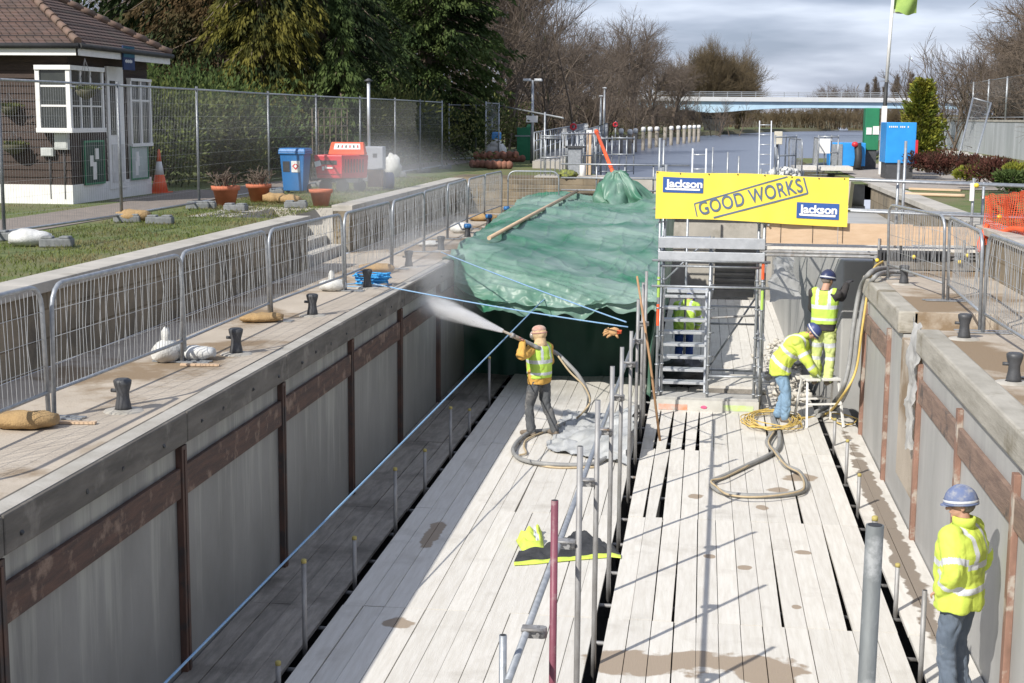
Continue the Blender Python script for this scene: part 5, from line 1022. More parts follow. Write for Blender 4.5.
# banner
bx0_ = PY(656.5, 171, TY-.1).x; bx1_ = PY(849, 179, TY-.1).x; bzt = PY(656.5, 171, TY-.1).z; bzb = PY(655, 218.5, TY-.1).z; bW = bx1_-bx0_; bH = bzt-bzb; BYY = TY-.12
def bwarp(p):
    u = (p.x-bx0_)/bW; v = (p.z-bzb)/bH; dz = -.07*u-.012*math.sin(u*9.4)*v*v+(.0+.02*(1-v))*math.sin(u*5)
    return Vector((p.x, p.y+.008*math.sin(u*24)+.012*math.sin(u*9)+.010*math.sin(u*41+1)*(.3+.7*math.sin(u*3.1)**2)*.5, p.z+dz))
t = thing('yellow_banner', (bx0_, BYY, bzb), 'yellow GOOD WORKS banner with two blue logo boxes hung on the scaffold', 'banner')
yb = mat('banner_yellow', (.88, .71, .09), (.85, .67, .08), 3, rough=.5, bump=.05)
g = MB(); g.grid(lambda u, v: bwarp(Vector((bx0_+bW*u, BYY, bzb+bH*v))), 80, 12); ob = g.build('cloth', yb, t)
navy = mat('banner_blue', (.035, .10, .34), (.035, .10, .32)); stencil = mat('stencil_blue', (.11, .16, .25), (.10, .14, .22)); wht = mat('banner_white', (.85, .85, .85), (.83, .83, .83))
S = bW/900.0
def bl(x, y, off=.006): return Vector((bx0_+(x-75)*S, BYY-off, bzt-(y-145-0)*S))     # photo crop units on the banner
def brect(g, pts, off): 
    P_ = [bl(x, y, off) for x, y in pts]; n = 10
    for k in range(n):
        a = P_[0].lerp(P_[1], k/n); b = P_[0].lerp(P_[1], (k+1)/n); c = P_[3].lerp(P_[2], (k+1)/n); d = P_[3].lerp(P_[2], k/n); g.add([bwarp(q) for q in (d, c, b, a)], [(0, 1, 2, 3)])
for (x0_, y0_, x1_, y1_) in ((107, 170, 298, 244), (738, 266, 935, 340)):
    g = MB(); brect(g, [(x0_, y0_), (x1_, y0_), (x1_, y1_), (x0_, y1_)], .010); lg = g.build('logo_box', navy, t)
    g = MB(); w_ = x1_-x0_; brect(g, [(x0_+.08*w_, y0_+52), (x1_-.08*w_, y0_+52), (x1_-.08*w_, y0_+62), (x0_+.08*w_, y0_+62)], .018); g.build('underline', wht, lg)
    mt = Matrix.Translation(bl(x0_+.09*w_, y0_+47, .019)) @ Matrix.Rotation(math.radians(90), 4, 'X') @ Matrix.Diagonal((1.12, 1, 1, 1))
    text_obj('lettering', 'Jackson', wht, 46*S*1.12, mt, lg, bold=.006, warp=bwarp, spacing=.98)
ang = math.atan2(143, 505)
def rot(x, y): # box coords -> crop units, origin lower left of the stamp
    return (277+x*math.cos(ang)+y*math.sin(ang)*-1*-1*0-y*math.sin(ang)*.0, 0)
for (xa, ya_, xb, yb_, th) in ((258, 296, 690, 150, 6), (765, 150, 787, 222, 7), (787, 222, 350, 362, 8), (258, 296, 272, 358, 5)):
    g = MB(); dx, dy = xb-xa, yb_-ya_; L_ = math.hypot(dx, dy); nx_, ny_ = -dy/L_*th/2, dx/L_*th/2
    brect(g, [(xa-nx_, ya_-ny_), (xb-nx_, yb_-ny_), (xb+nx_, yb_+ny_), (xa+nx_, ya_+ny_)], .010)
    g.build('stamp_line', stencil, t)
ang = math.atan2(138, 480)
mt = Matrix.Translation(bl(287, 352, .012)) @ Matrix.Rotation(math.radians(90), 4, 'X') @ Matrix.Rotation(ang, 4, 'Z') @ Matrix.Diagonal((.74, 1, 1, 1))
text_obj('lettering', 'GOOD WORKS', stencil, 92*S, mt, t, bold=.004, warp=bwarp, spacing=1.08)
g = MB()   # stencil bridges in the O, D and R shapes
for cx_, cy_ in ((398, 292), (449, 273), (577, 236), (313, 322), (345, 310)):
    a = ang; ux, uy = math.cos(a), -math.sin(a); vx, vy = math.sin(a), math.cos(a)
for x in (0, .12, .27, .42, .56, .7, .84, .97): q = bwarp(Vector((bx0_+bW*x+.02, BYY-.004, bzt-.02))); g.lathe(q, [(.010, -.01), (.012, .01)], 0, 8)
g.build('eyelet', K['dark'], t)
# walkway bridging from the tower to the right bank
FY0 = TY; FY1 = TY+.85; fx0 = TX1+.03; fx1 = 5.3
t = thing('scaffold_walkway', (2.5, TY, 2.9), 'scaffold walkway with plywood edging from the stair tower to the right bank', 'walkway')
g = MB(); g.bb(fx0, fx1, FY0, FY1, 2.88, 2.93); g.build('deck', K['board'], t)
for x0_, x1_ in ((fx0, 2.3), (2.31, 3.55), (3.56, 4.7)): g = MB(); g.bb(x0_, x1_, FY0-.035, FY0-.01, PY(770, 243, TY).z+.02*(x0_ > 3), PY(770, 222, TY).z-.03*(x0_ > 3)); g.build('plywood_panel', K['ply'], t)
for zz in (2.84, 2.78): g = MB(); g.tube((fx0-.1, FY0-.02, zz), (fx1-.3, FY0+.04, zz-.02), .0245); g.build('ledger', K['galv_old'], t)
for y_ in (FY0-.02, FY1):
    for zz in (3.55, 4.08): g = MB(); g.tube((TX1-.2 if y_ < 26 else TX0, y_, zz+.05), (7.2, y_, zz-.12), .0245, 0, 8); g.build('rail', K['galv'], t)
for px, yb_, pt, y_ in ((899, 300, 160, TY+.1), (906, 300, 141, TY), (974, 262, 178, TY), (984, 262, 182, TY+.3)):
    a = PY(px, pt, y_); g = MB(); g.tube((a.x, a.y, 2.6 if px < 950 else 3.0), a, .0245, 0, 8); g.build('post', K['galv'], t)
for (x, z_) in ((4.55, 4.02), (2.3, 4.07), (4.95, 3.5)): g = MB(); g.blob((x, TY-.06, z_), (.045, .04, .04), 0, 10, 6); g.build('end_cap', K['yellow'], t)
g = MB(); q = PY(972, 192, TY-.05); g.box(q, (.07, .02, .3)); g.build('white_tag', K['white'], t)
# ties hanging under the banner
g = MB()
for px in (781, 813, 843): a = PY(px, 222, TY-.05); g.tube(a, a+Vector((.0, 0, -.36)), .004, 0, 4)
g.build('banner_tie', K['dark'], t)
# supports under the right end of the walkway
t = thing('walkway_base', (3.6, TY+.2, QR), 'low scaffold base with dark grating and yellow caps under the right end of the walkway', 'scaffold base')
g = MB(); g.bb(2.95, 4.6, TY-.25, TY+.3, QR+.02, QR+.15); g.build('sole_board', K['board_wet'], t)
g = MB(); [g.bb(3.0+.06*k, 3.03+.06*k, TY-.2, TY-.12, QR+.16, QR+.32) for k in range(18)]; g.bb(2.98, 4.15, TY-.12, TY-.1, QR+.16, QR+.33); g.build('grating', K['dark'], t)
for x, zz in ((2.95, 2.75), (3.55, 2.82), (4.3, 2.75), (4.42, 2.86)):
    g = MB(); g.tube((x, TY-.3, zz), (x+.02, TY+1.2, zz), .0245); q = g.build('transom', K['galv_old'], t); g = MB(); g.blob((x, TY-.31, zz), (.035, .04, .035), 0, 10, 6); g.build('end_cap', K['yellow'], q)
for x in (3.0, 4.4): g = MB(); g.tube((x, TY-.05, QR), (x, TY-.05, 3.1), .0245); g.build('leg', K['galv_old'], t)
# ladders
def ladder(a, b, w_, label, n=8):
    a = Vector(a); b = Vector(b); t = thing('ladder', a, label, 'ladder'); 
    for s_ in (-1, 1): g = MB(); g.beam(a+Vector((s_*w_/2, 0, 0)), b+Vector((s_*w_/2, 0, 0)), .03, .06); g.build('stile', K['alu'], t)
    for k in range(n): p = a.lerp(b, (k+.6)/n); g = MB(); g.tube(p-Vector((w_/2, 0, 0)), p+Vector((w_/2, 0, 0)), .014, 0, 6); g.build('rung', K['alu'], t)
b = PY(699.5, 149, 30); ladder((b.x, 29.6, 3.35), b, .27, 'short aluminium ladder poking up left of centre above the banner', 4)
b = PY(765.5, 121, 44); ladder((b.x, 43.2, 2.2), b, .34, 'taller aluminium ladder standing against the water above the banner', 10)
# ================================================================ polythene, rubble and hoses at the right
def crumple(name, fn, nu, nv, m, label, cat, amp=.06, f=3.0, seed=0, at=None):
    g = MB()
    def q(u, v):
        p = Vector(fn(u, v)); d = Vector((noise.noise(p*f+Vector((seed, 0, 0))), noise.noise(p*f+Vector((0, seed+5, 0))), noise.noise(p*f+Vector((0, 9, seed))))); e_ = Vector((abs(noise.noise(p*f*2.3+Vector((seed+20, 0, 0)))), abs(noise.noise(p*f*2.3+Vector((seed+30, 0, 0)))), abs(noise.noise(p*f*2.3+Vector((seed+40, 0, 0))))))
        return p+d*amp*1.5+e_*amp
    g.grid(q, nu, nv); o = g.build(name, m, at=at); tag(o, label, cat); return o
poly = mat('white_polythene', (.64, .64, .62), (.54, .54, .52), 3, rough=.75, bump=.1, trans=.4)
A_ = PY(776, 246, 29.5); B_ = PY(790, 246, 30.5); C_ = PY(766, 300, 27.5); D_ = PY(800, 300, 28)
crumple('hanging_polythene', lambda u, v: B_.lerp(A_, u).lerp(D_.lerp(C_, u), v)+Vector((0, -.3*math.sin(v*3)*.4, -.0)), 24, 40, poly, 'white polythene sheet hanging down left of the worker in the dark helmet', 'sheeting', .055, 2.2, 2, at=C_)
crumple('hanging_polythene', lambda u, v: Vector((EX-.06-.06*v, 18.0+.75*u*(1-.4*v), QR+.05-1.55*v)), 20, 40, poly, 'narrow white polythene strip hanging in the notch of the right wall', 'sheeting', .05, 4, 5, at=(EX, 18.2, QR))
a = P(530, 425, 0); crumple('polythene_heap', lambda u, v: Vector((-2.3+1.3*u, 22.0+3.2*v-.8*u, .03+.5*math.sin(math.pi*min(1, v))**.7*u*u)), 50, 60, mat('dirty_polythene', (.46, .47, .47), (.33, .34, .34), 2.5, rough=.45, bump=.2), 'crumpled white polythene sheet heaped behind the legs of the man with the hose', 'sheeting', .06, 3.6, 8, at=(-1.7, 22.4, 0))
g = MB(); rnd = random.Random(9); 
for k in range(260):
    y = rnd.uniform(26.2, 33); x = 2.0-abs(rnd.gauss(0, .28)); r_ = rnd.uniform(.02, .09); g.blob((x, y, .05+rnd.random()*.3*(x-1.2)), (r_, r_*rnd.uniform(.7, 1.1), r_*.7), 0, 7, 5, .7, 2, seed=k)
o = g.build('dust_rubble', mat('pale_rubble', (.58, .55, .49), (.44, .41, .36), 6, rough=.95), at=(1.7, 28, 0)); tag(o, 'pale dusty rubble along the foot of the far right wall', 'rubble', kind='stuff')
def hose(name, pts, r, m, label, n=8, cat='hose', grp=None): g = MB(); pts = catmull(pts, n); g.pipe(pts, r, 0, 8); o = g.build(name, m, at=pts[0]); tag(o, label, cat, grp); return o
grey_h = mat('dusty_grey_hose', (.30, .30, .29), (.22, .22, .215), 8, rough=.6); tan_h = mat('tan_hose', (.50, .40, .26), (.42, .33, .2), 8, rough=.7); yel_h = mat('yellow_cable', (.66, .47, .14), (.58, .42, .12), 8, rough=.6)
lp = [(772.5, 418), (774, 430), (767, 442), (776, 452.7), (785, 465), (799, 472), (806, 486), (795, 493), (760, 495.7), (730, 494), (714.6, 488), (713, 481), (725, 475.5), (748, 465), (771, 454), (779, 446), (779, 431.6), (774, 420), (770, 408)]
hose('air_hose', [P(x, y, .045) for x, y in lp], .036, grey_h, 'thick grey hose lying in a loop on the boards right of centre')
hose('thin_hose', [P(x+2*math.sin(i*2.3), y+1.5*math.cos(i*1.7), .09) for i, (x, y) in enumerate(lp[1:14])], .014, tan_h, 'thin tan hose following the grey loop on the boards')
rnd = random.Random(2); pts = []
for k in range(64): a = k*1.0; pts.append(P(772, 424, 0)+Vector(((.42+.1*math.sin(k*.7))*math.cos(a)+rnd.gauss(0, .03), (.75+.2*math.cos(k*.9))*math.sin(a)+rnd.gauss(0, .06), .03+.0015*k+rnd.gauss(0, .008))))
hose('yellow_cable', pts, .009, yel_h, 'tangled coil of thin yellow cable at the feet of the bending worker', 4, 'cable')
hz = lambda px, py, Y, dz=0: PY(px, py, Y)+Vector((0, 0, dz))
hose('draped_hose', [P(903, 268, QR+.05), P(884, 268, QR+.07), P(870, 273, QR+.1), hz(860, 290, 24.35), hz(853, 330, 24.2), hz(849, 365, 24.1), hz(842, 390, 24.1), P(832, 404, .05), P(816, 412, .05)], .04, grey_h, 'thick grey hose draped down the end of the near right wall, inner one', grp='hoses draped over the right wall')
hose('draped_hose', [P(905, 272, QR+.05), P(888, 272, QR+.07), P(875, 277, QR+.1), hz(865, 296, 24.1), hz(858, 335, 24.0), hz(854, 368, 24.0), hz(846, 393, 24.0), P(836, 407, .05), P(818, 416, .05)], .036, grey_h, 'thick grey hose draped down the end of the near right wall, outer one', grp='hoses draped over the right wall')
hose('yellow_hose', [P(960, 252, QR+.12), P(925, 250, QR+.16), P(900, 254, QR+.14), P(882, 262, QR+.14), P(873, 270, QR+.12), hz(868, 290, 23.9), hz(862, 330, 23.8), hz(856, 370, 23.85), hz(843, 395, 23.9), P(826, 414, .03), P(800, 418, .03), P(780, 416, .03)], .02, yel_h, 'yellow hose curving over the right coping and down to the boards')
hose('yellow_hose', [P(858, 419, .03), P(846, 415, .03), P(830, 414, .03), P(838, 423, .03), P(852, 424, .03), P(858, 419, .04)], .012, yel_h, 'small loop of yellow hose lying by the trestle step')
# step trestle
def trestle(x, y, rz, label):
    t = thing('step_trestle', (0, 0, 0), label, 'trestle'); w2 = .24
    g = MB(); g.bb(-.3, .3, -.2, .2, .76, .80); g.build('platform', mat('dusty_white_metal', (.68, .67, .64), (.58, .57, .54), 6), t, bevel=.006)
    for sx in (-1, 1):
        for sy in (-1, 1): g = MB(); g.beam((sx*.27, sy*.14, .76), (sx*.32, sy*.34, 0), .035, .03); g.build('leg', K['white'], t)
    for sy in (-1, 1): g = MB(); g.beam((-.3, sy*.25, .38), (.3, sy*.25, .38), .035, .03); g.build('rung', K['white'], t)
    t.location = (x, y, 0); t.rotation_euler = (0, 0, rz); return t
p = P(818, 428, 0); TRX, TRY = 2.05, 24.9
trestle(TRX, TRY, .25, 'white folding step trestle under the worker in the dark helmet')
# jacket left on the boards
jc = P(562, 560, 0); t = thing('dropped_jacket', jc, 'dark jacket with yellow hem and sleeve spread on the boards behind the pink tube', 'jacket')
hv = mat('hi_vis_yellow', (.62, .74, .11), (.53, .65, .09), 4, rough=.75, bump=.5, bscale=14, c3=(.40, .48, .12), s3=5, w3=(.56, .74)); jd = mat('charcoal_cloth', (.045, .047, .052), (.025, .027, .03), 6, rough=.9, bump=.3)
refl = mat('reflective_tape', (.62, .64, .66), (.54, .56, .58), 8, rough=.45)
def ground_sheet(outline_fn, nu, nv, h, m, name, par, seed=0, z=.01):
    g = MB()
    def q(u, v):
        p = outline_fn(u, v); e_ = min(1, 6*min(v, 1-v))*min(1, 6*min(u, 1-u)); p.z = z+h*e_*(.35+abs(noise.noise(Vector((p.x*5, p.y*5, seed))))*1.6); return p
    g.grid(q, nu, nv); return g.build(name, m, par, solid=.006)
def quadfn(c0, c1, c2, c3): # px corners
    A, B, C_, D = [P(x, y, 0) for x, y in (c0, c1, c2, c3)]
    return lambda u, v: A.lerp(B, u).lerp(D.lerp(C_, u), v)
up = [(519, 552), (545, 551), (560, 548), (575, 533), (598, 541), (608, 548), (617, 552)]; lo = [(514, 563), (535, 562), (553, 560), (575, 558), (598, 556), (612, 555), (621, 556)]
def interp(arr, u): x = u*(len(arr)-1); i = min(int(x), len(arr)-2); f = x-i; return (arr[i][0]*(1-f)+arr[i+1][0]*f, arr[i][1]*(1-f)+arr[i+1][1]*f)
ground_sheet(lambda u, v: P(*interp(up, u), 0).lerp(P(*interp(lo, u), 0), v), 60, 26, .09, jd, 'back_panel', t, 3)
lo2 = [(x, y+3.2) for x, y in lo]; ground_sheet(lambda u, v: P(*interp(lo, u), 0).lerp(P(*interp(lo2, u), 0), v), 60, 6, .02, hv, 'hem', t, 5)
sl = ground_sheet(quadfn((516, 541), (541, 531), (544, 550), (522, 552)), 24, 18, .13, hv, 'sleeve', t, 6)
ground_sheet(quadfn((531, 535), (536, 533), (541, 548), (536, 550)), 8, 14, .135, refl, 'reflective_band', sl, 6, z=.016)

# ================================================================ right bank
def pgz(px, py): return P(px, py, GZ)
c = pgz(881, 170); c.y = 50; c.x = PY(881, 170, 50).x; t = thing('flag_pole', (c.x, 50, GZ), 'leaning flagpole with white lower post and green flag on the right bank', 'flagpole')
a = Vector((c.x, 50, GZ)); b = PY(884.5, 106, 50); g = MB(); g.beam(a, b, .2, .16); g.build('lower_post', K['white'], t)
a = PY(883, 135, 50.15); b = PY(886.5, 82, 50.1); m_ = PY(893.5, -8, 50); g = MB(); g.tube(a, b, .075, 0, 10, .06); g.build('tarred_section', K['black'], t); g = MB(); g.tube(b, m_, .06, 0, 10, .05); g.build('upper_pole', K['white'], t)
fa = PY(893, -3, 50); fb = PY(892.3, 13, 50)
g = MB(); g.grid(lambda u, v: fa.lerp(fb, v)+Vector((u*.78, .12*math.sin(u*6+v*2), -.05*u+.05*math.sin(u*8))), 20, 8); g.build('flag', mat('green_flag', (.30, .42, .10), (.22, .34, .08), 3), t)
g = MB(); g.grid(lambda u, v: fa.lerp(fb, .75+.25*v)+Vector((u*.4, -.02+.12*math.sin(u*3), -.03*u)), 8, 4); g.build('flag_band', K['white'], t)
def cab(px0, px1, pt, pb, Y, D_, m, label, name, cat, base=True):
    a = PY(px0, pb, Y); b = PY(px1, pt, Y); t = thing(name, ((a.x+b.x)/2, Y, GZ), label, cat); z0_ = a.z
    g = MB(); g.bb(a.x, b.x, Y, Y+D_, z0_, b.z); cs = g.build('casing', m, t, bevel=.02)
    if base: g = MB(); g.bb(a.x+.05, b.x-.05, Y+.06, Y+D_-.06, GZ, z0_-.003); g.build('base', K['dark'], t)
    return t, a, b, cs
t, a, b, cs = cab(885, 917, 122.5, 163, 46, 1.5, K['blue'], 'bright blue square pump cabinet right of the flagpole, with a small white line of writing', 'pump_cabinet', 'pump')
g = MB()
for k in range(11):
    if k in (5, 9): continue
    g.bb(a.x+.07+k*.055, a.x+.07+k*.055+.035, 45.985, 45.995, b.z-.16, b.z-.11)
g.build('lettering', K['white'], cs)
g = MB(); g.bb(b.x-.02, b.x+.05, 45.9, 45.98, a.z-.0, a.z+.7); g.build('red_lamp', K['red'], t)
t, a, b, cs = cab(829, 866, 143, 166, 54, 1.2, K['blue'], 'low blue pump set with pale panels, left of the green cabinet', 'pump_set', 'pump')
g = MB(); g.bb(a.x+.08, a.x+.45, 53.97, 53.99, a.z+.03, b.z-.05); g.build('grey_panel', K['galv'], cs)
g = MB(); q = Vector((a.x+.95, 53.8, 0)); g.pipe([q+Vector((0, 0, b.z)), q+Vector((.05, 0, b.z-.5)), q+Vector((.0, -.1, b.z-.9))], .13, 0, 12); g.build('black_pipe', K['black'], t)
g = MB(); g.blob(q+Vector((-.1, -.1, b.z-.05)), (.12, .1, .1), 0, 10, 6); g.build('red_valve', K['red'], t)
t, a, b, cs = cab(864, 880, 108, 150, 55, .7, K['green'], 'tall green steel cabinet with pale notices left of the flagpole', 'green_cabinet', 'cabinet')
g = MB(); g.bb(a.x+.05, a.x+.24, 54.97, 54.99, b.z-.95, b.z-.7); g.bb(a.x+.28, a.x+.5, 54.97, 54.99, b.z-.95, b.z-.65); g.build('notice', K['white'], cs)
bhose = mat('black_corrugated_hose', (.09, .095, .10), (.06, .065, .07), 8, rough=.6)
hose('suction_hose', [pgz(806, 170)+Vector((0, 0, .1)), pgz(822, 169)+Vector((0, 0, .12)), pgz(842, 168)+Vector((0, 0, .12)), pgz(860, 164)+Vector((0, 0, .15)), pgz(874, 159)+Vector((0, 0, .2)), pgz(884, 155)+Vector((0, 0, .25))], .12, bhose, 'thick dark corrugated suction hose curving along the dam to the pump')
hose('loose_pipe', [pgz(931, 170)+Vector((0, 0, .1)), pgz(946, 170)+Vector((0, 0, .1)), pgz(960, 166)+Vector((0, 0, .12))], .12, bhose, 'short dark pipe lying by the rubble heap on the towpath')
hose('loose_pipe', [pgz(985, 175)+Vector((0, 0, .1)), pgz(1000, 178)+Vector((0, 0, .1))], .13, bhose, 'short black pipe lying right of the rubble heap')
g = MB(); rnd = random.Random(14)
for k in range(70): p = pgz(rnd.gauss(962, 9), rnd.gauss(169.5, 1.2)); s_ = rnd.uniform(.06, .2); g.box(p+Vector((0, 0, s_*.3)), (s_*1.6, s_, s_*.6), R=Matrix.Rotation(rnd.uniform(-.6, .6), 3, 'X') @ Matrix.Rotation(rnd.uniform(0, 3), 3, 'Z'))
tag(g.build('broken_slabs', K['slab'], at=pgz(962, 170)), 'heap of broken paving rubble on the towpath before the low bed wall', 'rubble', kind='stuff')
# dam-side guard frames and fittings
guard((PY(775, 150, 45.5).x, 45.5, GZ), (PY(796, 150, 46.5).x, 46.5, GZ), 1.25, 'galvanised guard rail above the right part of the banner', (1, .55, .1), posts=3, grp='guard rails by the pumps')
barrier((PY(789, 150, 48).x, 48), (PY(803, 150, 45.4).x, 45.4), GZ, 'sloping seen mesh barrier beside the pump platform', 'mesh barriers by the pumps', 51)
barrier((PY(813, 150, 52).x, 52), (PY(818, 150, 49).x, 49), GZ, 'small mesh barrier left of the white notice by the pumps', 'mesh barriers by the pumps', 52)
guard((PY(818, 150, 52).x, 52, GZ), (PY(838, 150, 52).x, 52, GZ), 1.2, 'galvanised guard rail with a white notice before the low blue pump', (1, .55, .1), posts=4, grp='guard rails by the pumps')
g = MB(); q = PY(824, 146, 51.9); g.box(q, (.42, .02, .5)); tag(g.build('white_notice', K['white'], at=q), 'blank white notice on the guard rail by the low blue pump', 'sign')
g = MB(); q = Vector((PY(822, 150, 50).x, 50, GZ+.2)); g.box(q, (1.9, 1.6, .12)); tag(g.build('pump_platform', K['board'], at=q), 'pale boarded platform beside the low blue pump', 'platform')
q = PY(783, 140, 46.5); t = thing('control_box', (q.x-.15, 46.5, GZ), 'pale control box on a dark post above the banner', 'control box'); g = MB(); g.box((q.x-.15, 46.4, PY(783, 138, 46.4).z), (.25, .18, .4)); g.build('casing', mat('cream_box', (.62, .58, .48)), t, bevel=.02); g = MB(); g.tube((q.x-.15, 46.5, GZ), (q.x-.15, 46.5, PY(783, 140, 46.4).z), .05); g.build('post', K['dark'], t)
g = MB(); rnd = random.Random(33)
for k in range(60): p = PY(rnd.uniform(772, 802), 165, 45.3+rnd.random()); r_ = rnd.uniform(.06, .16); g.blob((p.x, p.y, GZ-.1+rnd.random()*.35), (r_, r_, r_*.8), 0, 7, 5, .6, 2, seed=k)
tag(g.build('rubble_bags', K['sandw'], at=(3, 45.5, GZ)), 'pale heap of rubble and bags on the dam above the banner', 'rubble', kind='stuff')
for i, (px, pt, Y) in enumerate([(660, 138, 41), (664, 140, 41.5), (776, 147, 44), (779, 144, 44.3), (713, 147, 44.5)]):
    a = PY(px, pt, Y); g = MB(); g.tube((a.x, Y, 2.6), a, .035 if i != 4 else .025, 0, 8); tag(g.build('upright_tube', K['galv'], at=(a.x, Y, 2.6)), 'galvanised tube standing behind the banner, %s' % ['left of a pair over its left corner', 'right of a pair over its left corner', 'left of a pair beside the tall ladder', 'right of a pair beside the tall ladder', 'single thin one right of the short ladder'][i], 'scaffold tube', 'tubes rising above the banner')
g = MB(); g.bb(PY(655, 168, 43).x, PY(790, 168, 43).x, 42.9, 43.1, GZ+.08, GZ+.2); tag(g.build('white_beam', K['alu'], at=(0, 43, GZ)), 'long white metal beam lying on the dam above the banner', 'beam')
# right fence on its concrete wall
wa = Vector((PY(931, 120, 108).x, 108, GZ)); wb_ = Vector((PY(1060, 120, 64).x, 64, GZ)); t = thing('boundary_wall', (wa+wb_)/2, 'long pale grey concrete wall carrying mesh panels at the upper right', 'wall')
g = MB(); wt = 1.72; d = (wb_-wa).normalized(); nrm = Vector((d.y, -d.x, 0))
n = 14
for k in range(n): a = wa.lerp(wb_, k/n)+d*.02; b = wa.lerp(wb_, (k+1)/n)-d*.02; g.beam(a+Vector((0, 0, wt/2)), b+Vector((0, 0, wt/2)), .3, wt)
g.build('panelling', mat('streaked_pale_wall', (.46, .48, .50), (.34, .36, .37), 1, (1, 1, .2), rough=.8), t)
g = MB(); g.beam(wa+Vector((0, 0, wt+.06)), wb_+Vector((0, 0, wt+.06)), .36, .1); g.build('coping', K['slab'], t)
fpx = [933, 946, 957, 970, 985, 1003, 1022, 1046]
def on_wall(px):
    lo_, hi_ = 0., 1.
    for _ in range(40):
        md = (lo_+hi_)/2; q = wa.lerp(wb_, md)
        r_ = q-Vector((0, 0, H)); x = 512+F*r_.dot(_r2)/r_.dot(_f)
        if x < px: lo_ = md
        else: hi_ = md
    return wa.lerp(wb_, lo_)+Vector((0, 0, wt+.12))
for i in range(7):
    a = on_wall(fpx[i]); b = on_wall(fpx[i+1]); g_ = heras(a+d*.1, b-d*.1, 2.15, 'mesh panel on the pale boundary wall, %s from its far left end' % ORD[i], 'mesh panels on the boundary wall', sp=.16)
a = PY(955, 155, 47.5); a.z = GZ+.1; b = PY(972, 155, 47.5); b.z = GZ+.1
t = thing('leaning_panel', a, 'mesh panel leaning back at a slant over the red shrubs', 'fence panel'); c_ = PY(973, 98, 50.5); d_ = PY(991, 103, 50.5); g = MB(); g.tube(a, c_, .03); g.tube(b, d_, .03); g.tube(c_, d_, .025); g.tube(a, b, .025); g.build('frame', K['galv'], t)
g = MB(); [g.tube(a.lerp(b, k/14), c_.lerp(d_, k/14), .004, 0, 3) for k in range(1, 14)]; [g.tube(a.lerp(c_, k/12), b.lerp(d_, k/12), .004, 0, 3) for k in range(1, 12)]; g.build('wire_infill', K['wire'], t)
# bed wall
t = thing('bed_wall', pgz(960, 165), 'low pale stone block wall of the raised bed on the right bank', 'wall'); g = MB(); rnd = random.Random(8)
pl = [pgz(922, 155), pgz(945, 160), pgz(975, 164.5), pgz(1003, 172), pgz(1040, 184)]; 
for A1_, B1_ in zip(pl, pl[1:]):
    L_ = (B1_-A1_).length; n = max(1, int(L_/.62))
    for k in range(n): p0 = A1_.lerp(B1_, k/n); p1 = A1_.lerp(B1_, (k+1)/n); hh = rnd.uniform(.36, .46); dd = (p1-p0).normalized()*.012; g.beam(p0+dd+Vector((0, 0, hh/2)), p1-dd+Vector((0, 0, hh/2)), rnd.uniform(.24, .3), hh)
g.build('blocks', K['slab'], t, bevel=.03)
# orange netting
t = thing('safety_netting', (5.9, 25, GZ), 'orange plastic safety netting sagging over the guard rail at the right edge', 'netting')
g = MB(); A2 = PY(985, 196, 25.3); B2 = PY(1060, 186, 22.5); C2 = PY(1060, 232, 22.3); D2 = PY(981, 246, 25.2)
def net(u, v): p = A2.lerp(B2, u).lerp(D2.lerp(C2, u), v); p += Vector((.05*noise.noise(p*3), .12*noise.noise(p*2.1), .05*noise.noise(p*4+Vector((3, 0, 0))))); return p
nu, nv = 40, 24
for i in range(nu+1): g.pipe([net(i/nu, k/nv) for k in range(nv+1)], .006, 0, 3, cap=False)
for k in range(nv+1): g.pipe([net(i/nu, k/nv) for i in range(nu+1)], .006, 0, 3, cap=False)
g.build('net', K['orange'], t)
g = MB()
pts = [net(k/10, .78)+Vector((0, -.05, .04*math.sin(k*2))) for k in range(11)]; g.pipe(pts, .045, 0, 6); pts = [PY(988, 225, 25.1), PY(981, 240, 25.0), PY(979, 252, 24.95)]; g.pipe(catmull(pts, 4), .05, 0, 6); g.build('gathered_fold', K['orange'], t)
rnd = random.Random(6); g = MB()
for k in range(14): p = PY(rnd.uniform(1008, 1030), 235, 26.5); grow(g, Vector((p.x, p.y, GZ)), Vector((rnd.gauss(-.5, .4), rnd.gauss(0, .3), 1)).normalized(), .32, .006, 2, rnd, 3, .4, 0, .7, 3, 3)
tag(g.build('bare_twigs', mat('reddish_twigs', (.20, .07, .05)), at=PY(1010, 235, 23.5)), 'bare reddish twigs of a bush behind the orange netting', 'shrub')
a = pgz(935, 191); g = MB(); g.beam(a+Vector((-.6, .3, .04)), a+Vector((.6, -.3, .04)), .12, .05); tag(g.build('timber_offcut', K['ply'], at=a), 'pale timber offcut lying on the grass beyond the walkway rails', 'timber')
hose('pale_batten', [pgz(905, 196)+Vector((0, 0, .05)), pgz(965, 198)+Vector((0, 0, .05))], .04, K['ply'], 'long pale batten lying across the grass beyond the walkway rails', cat='timber')

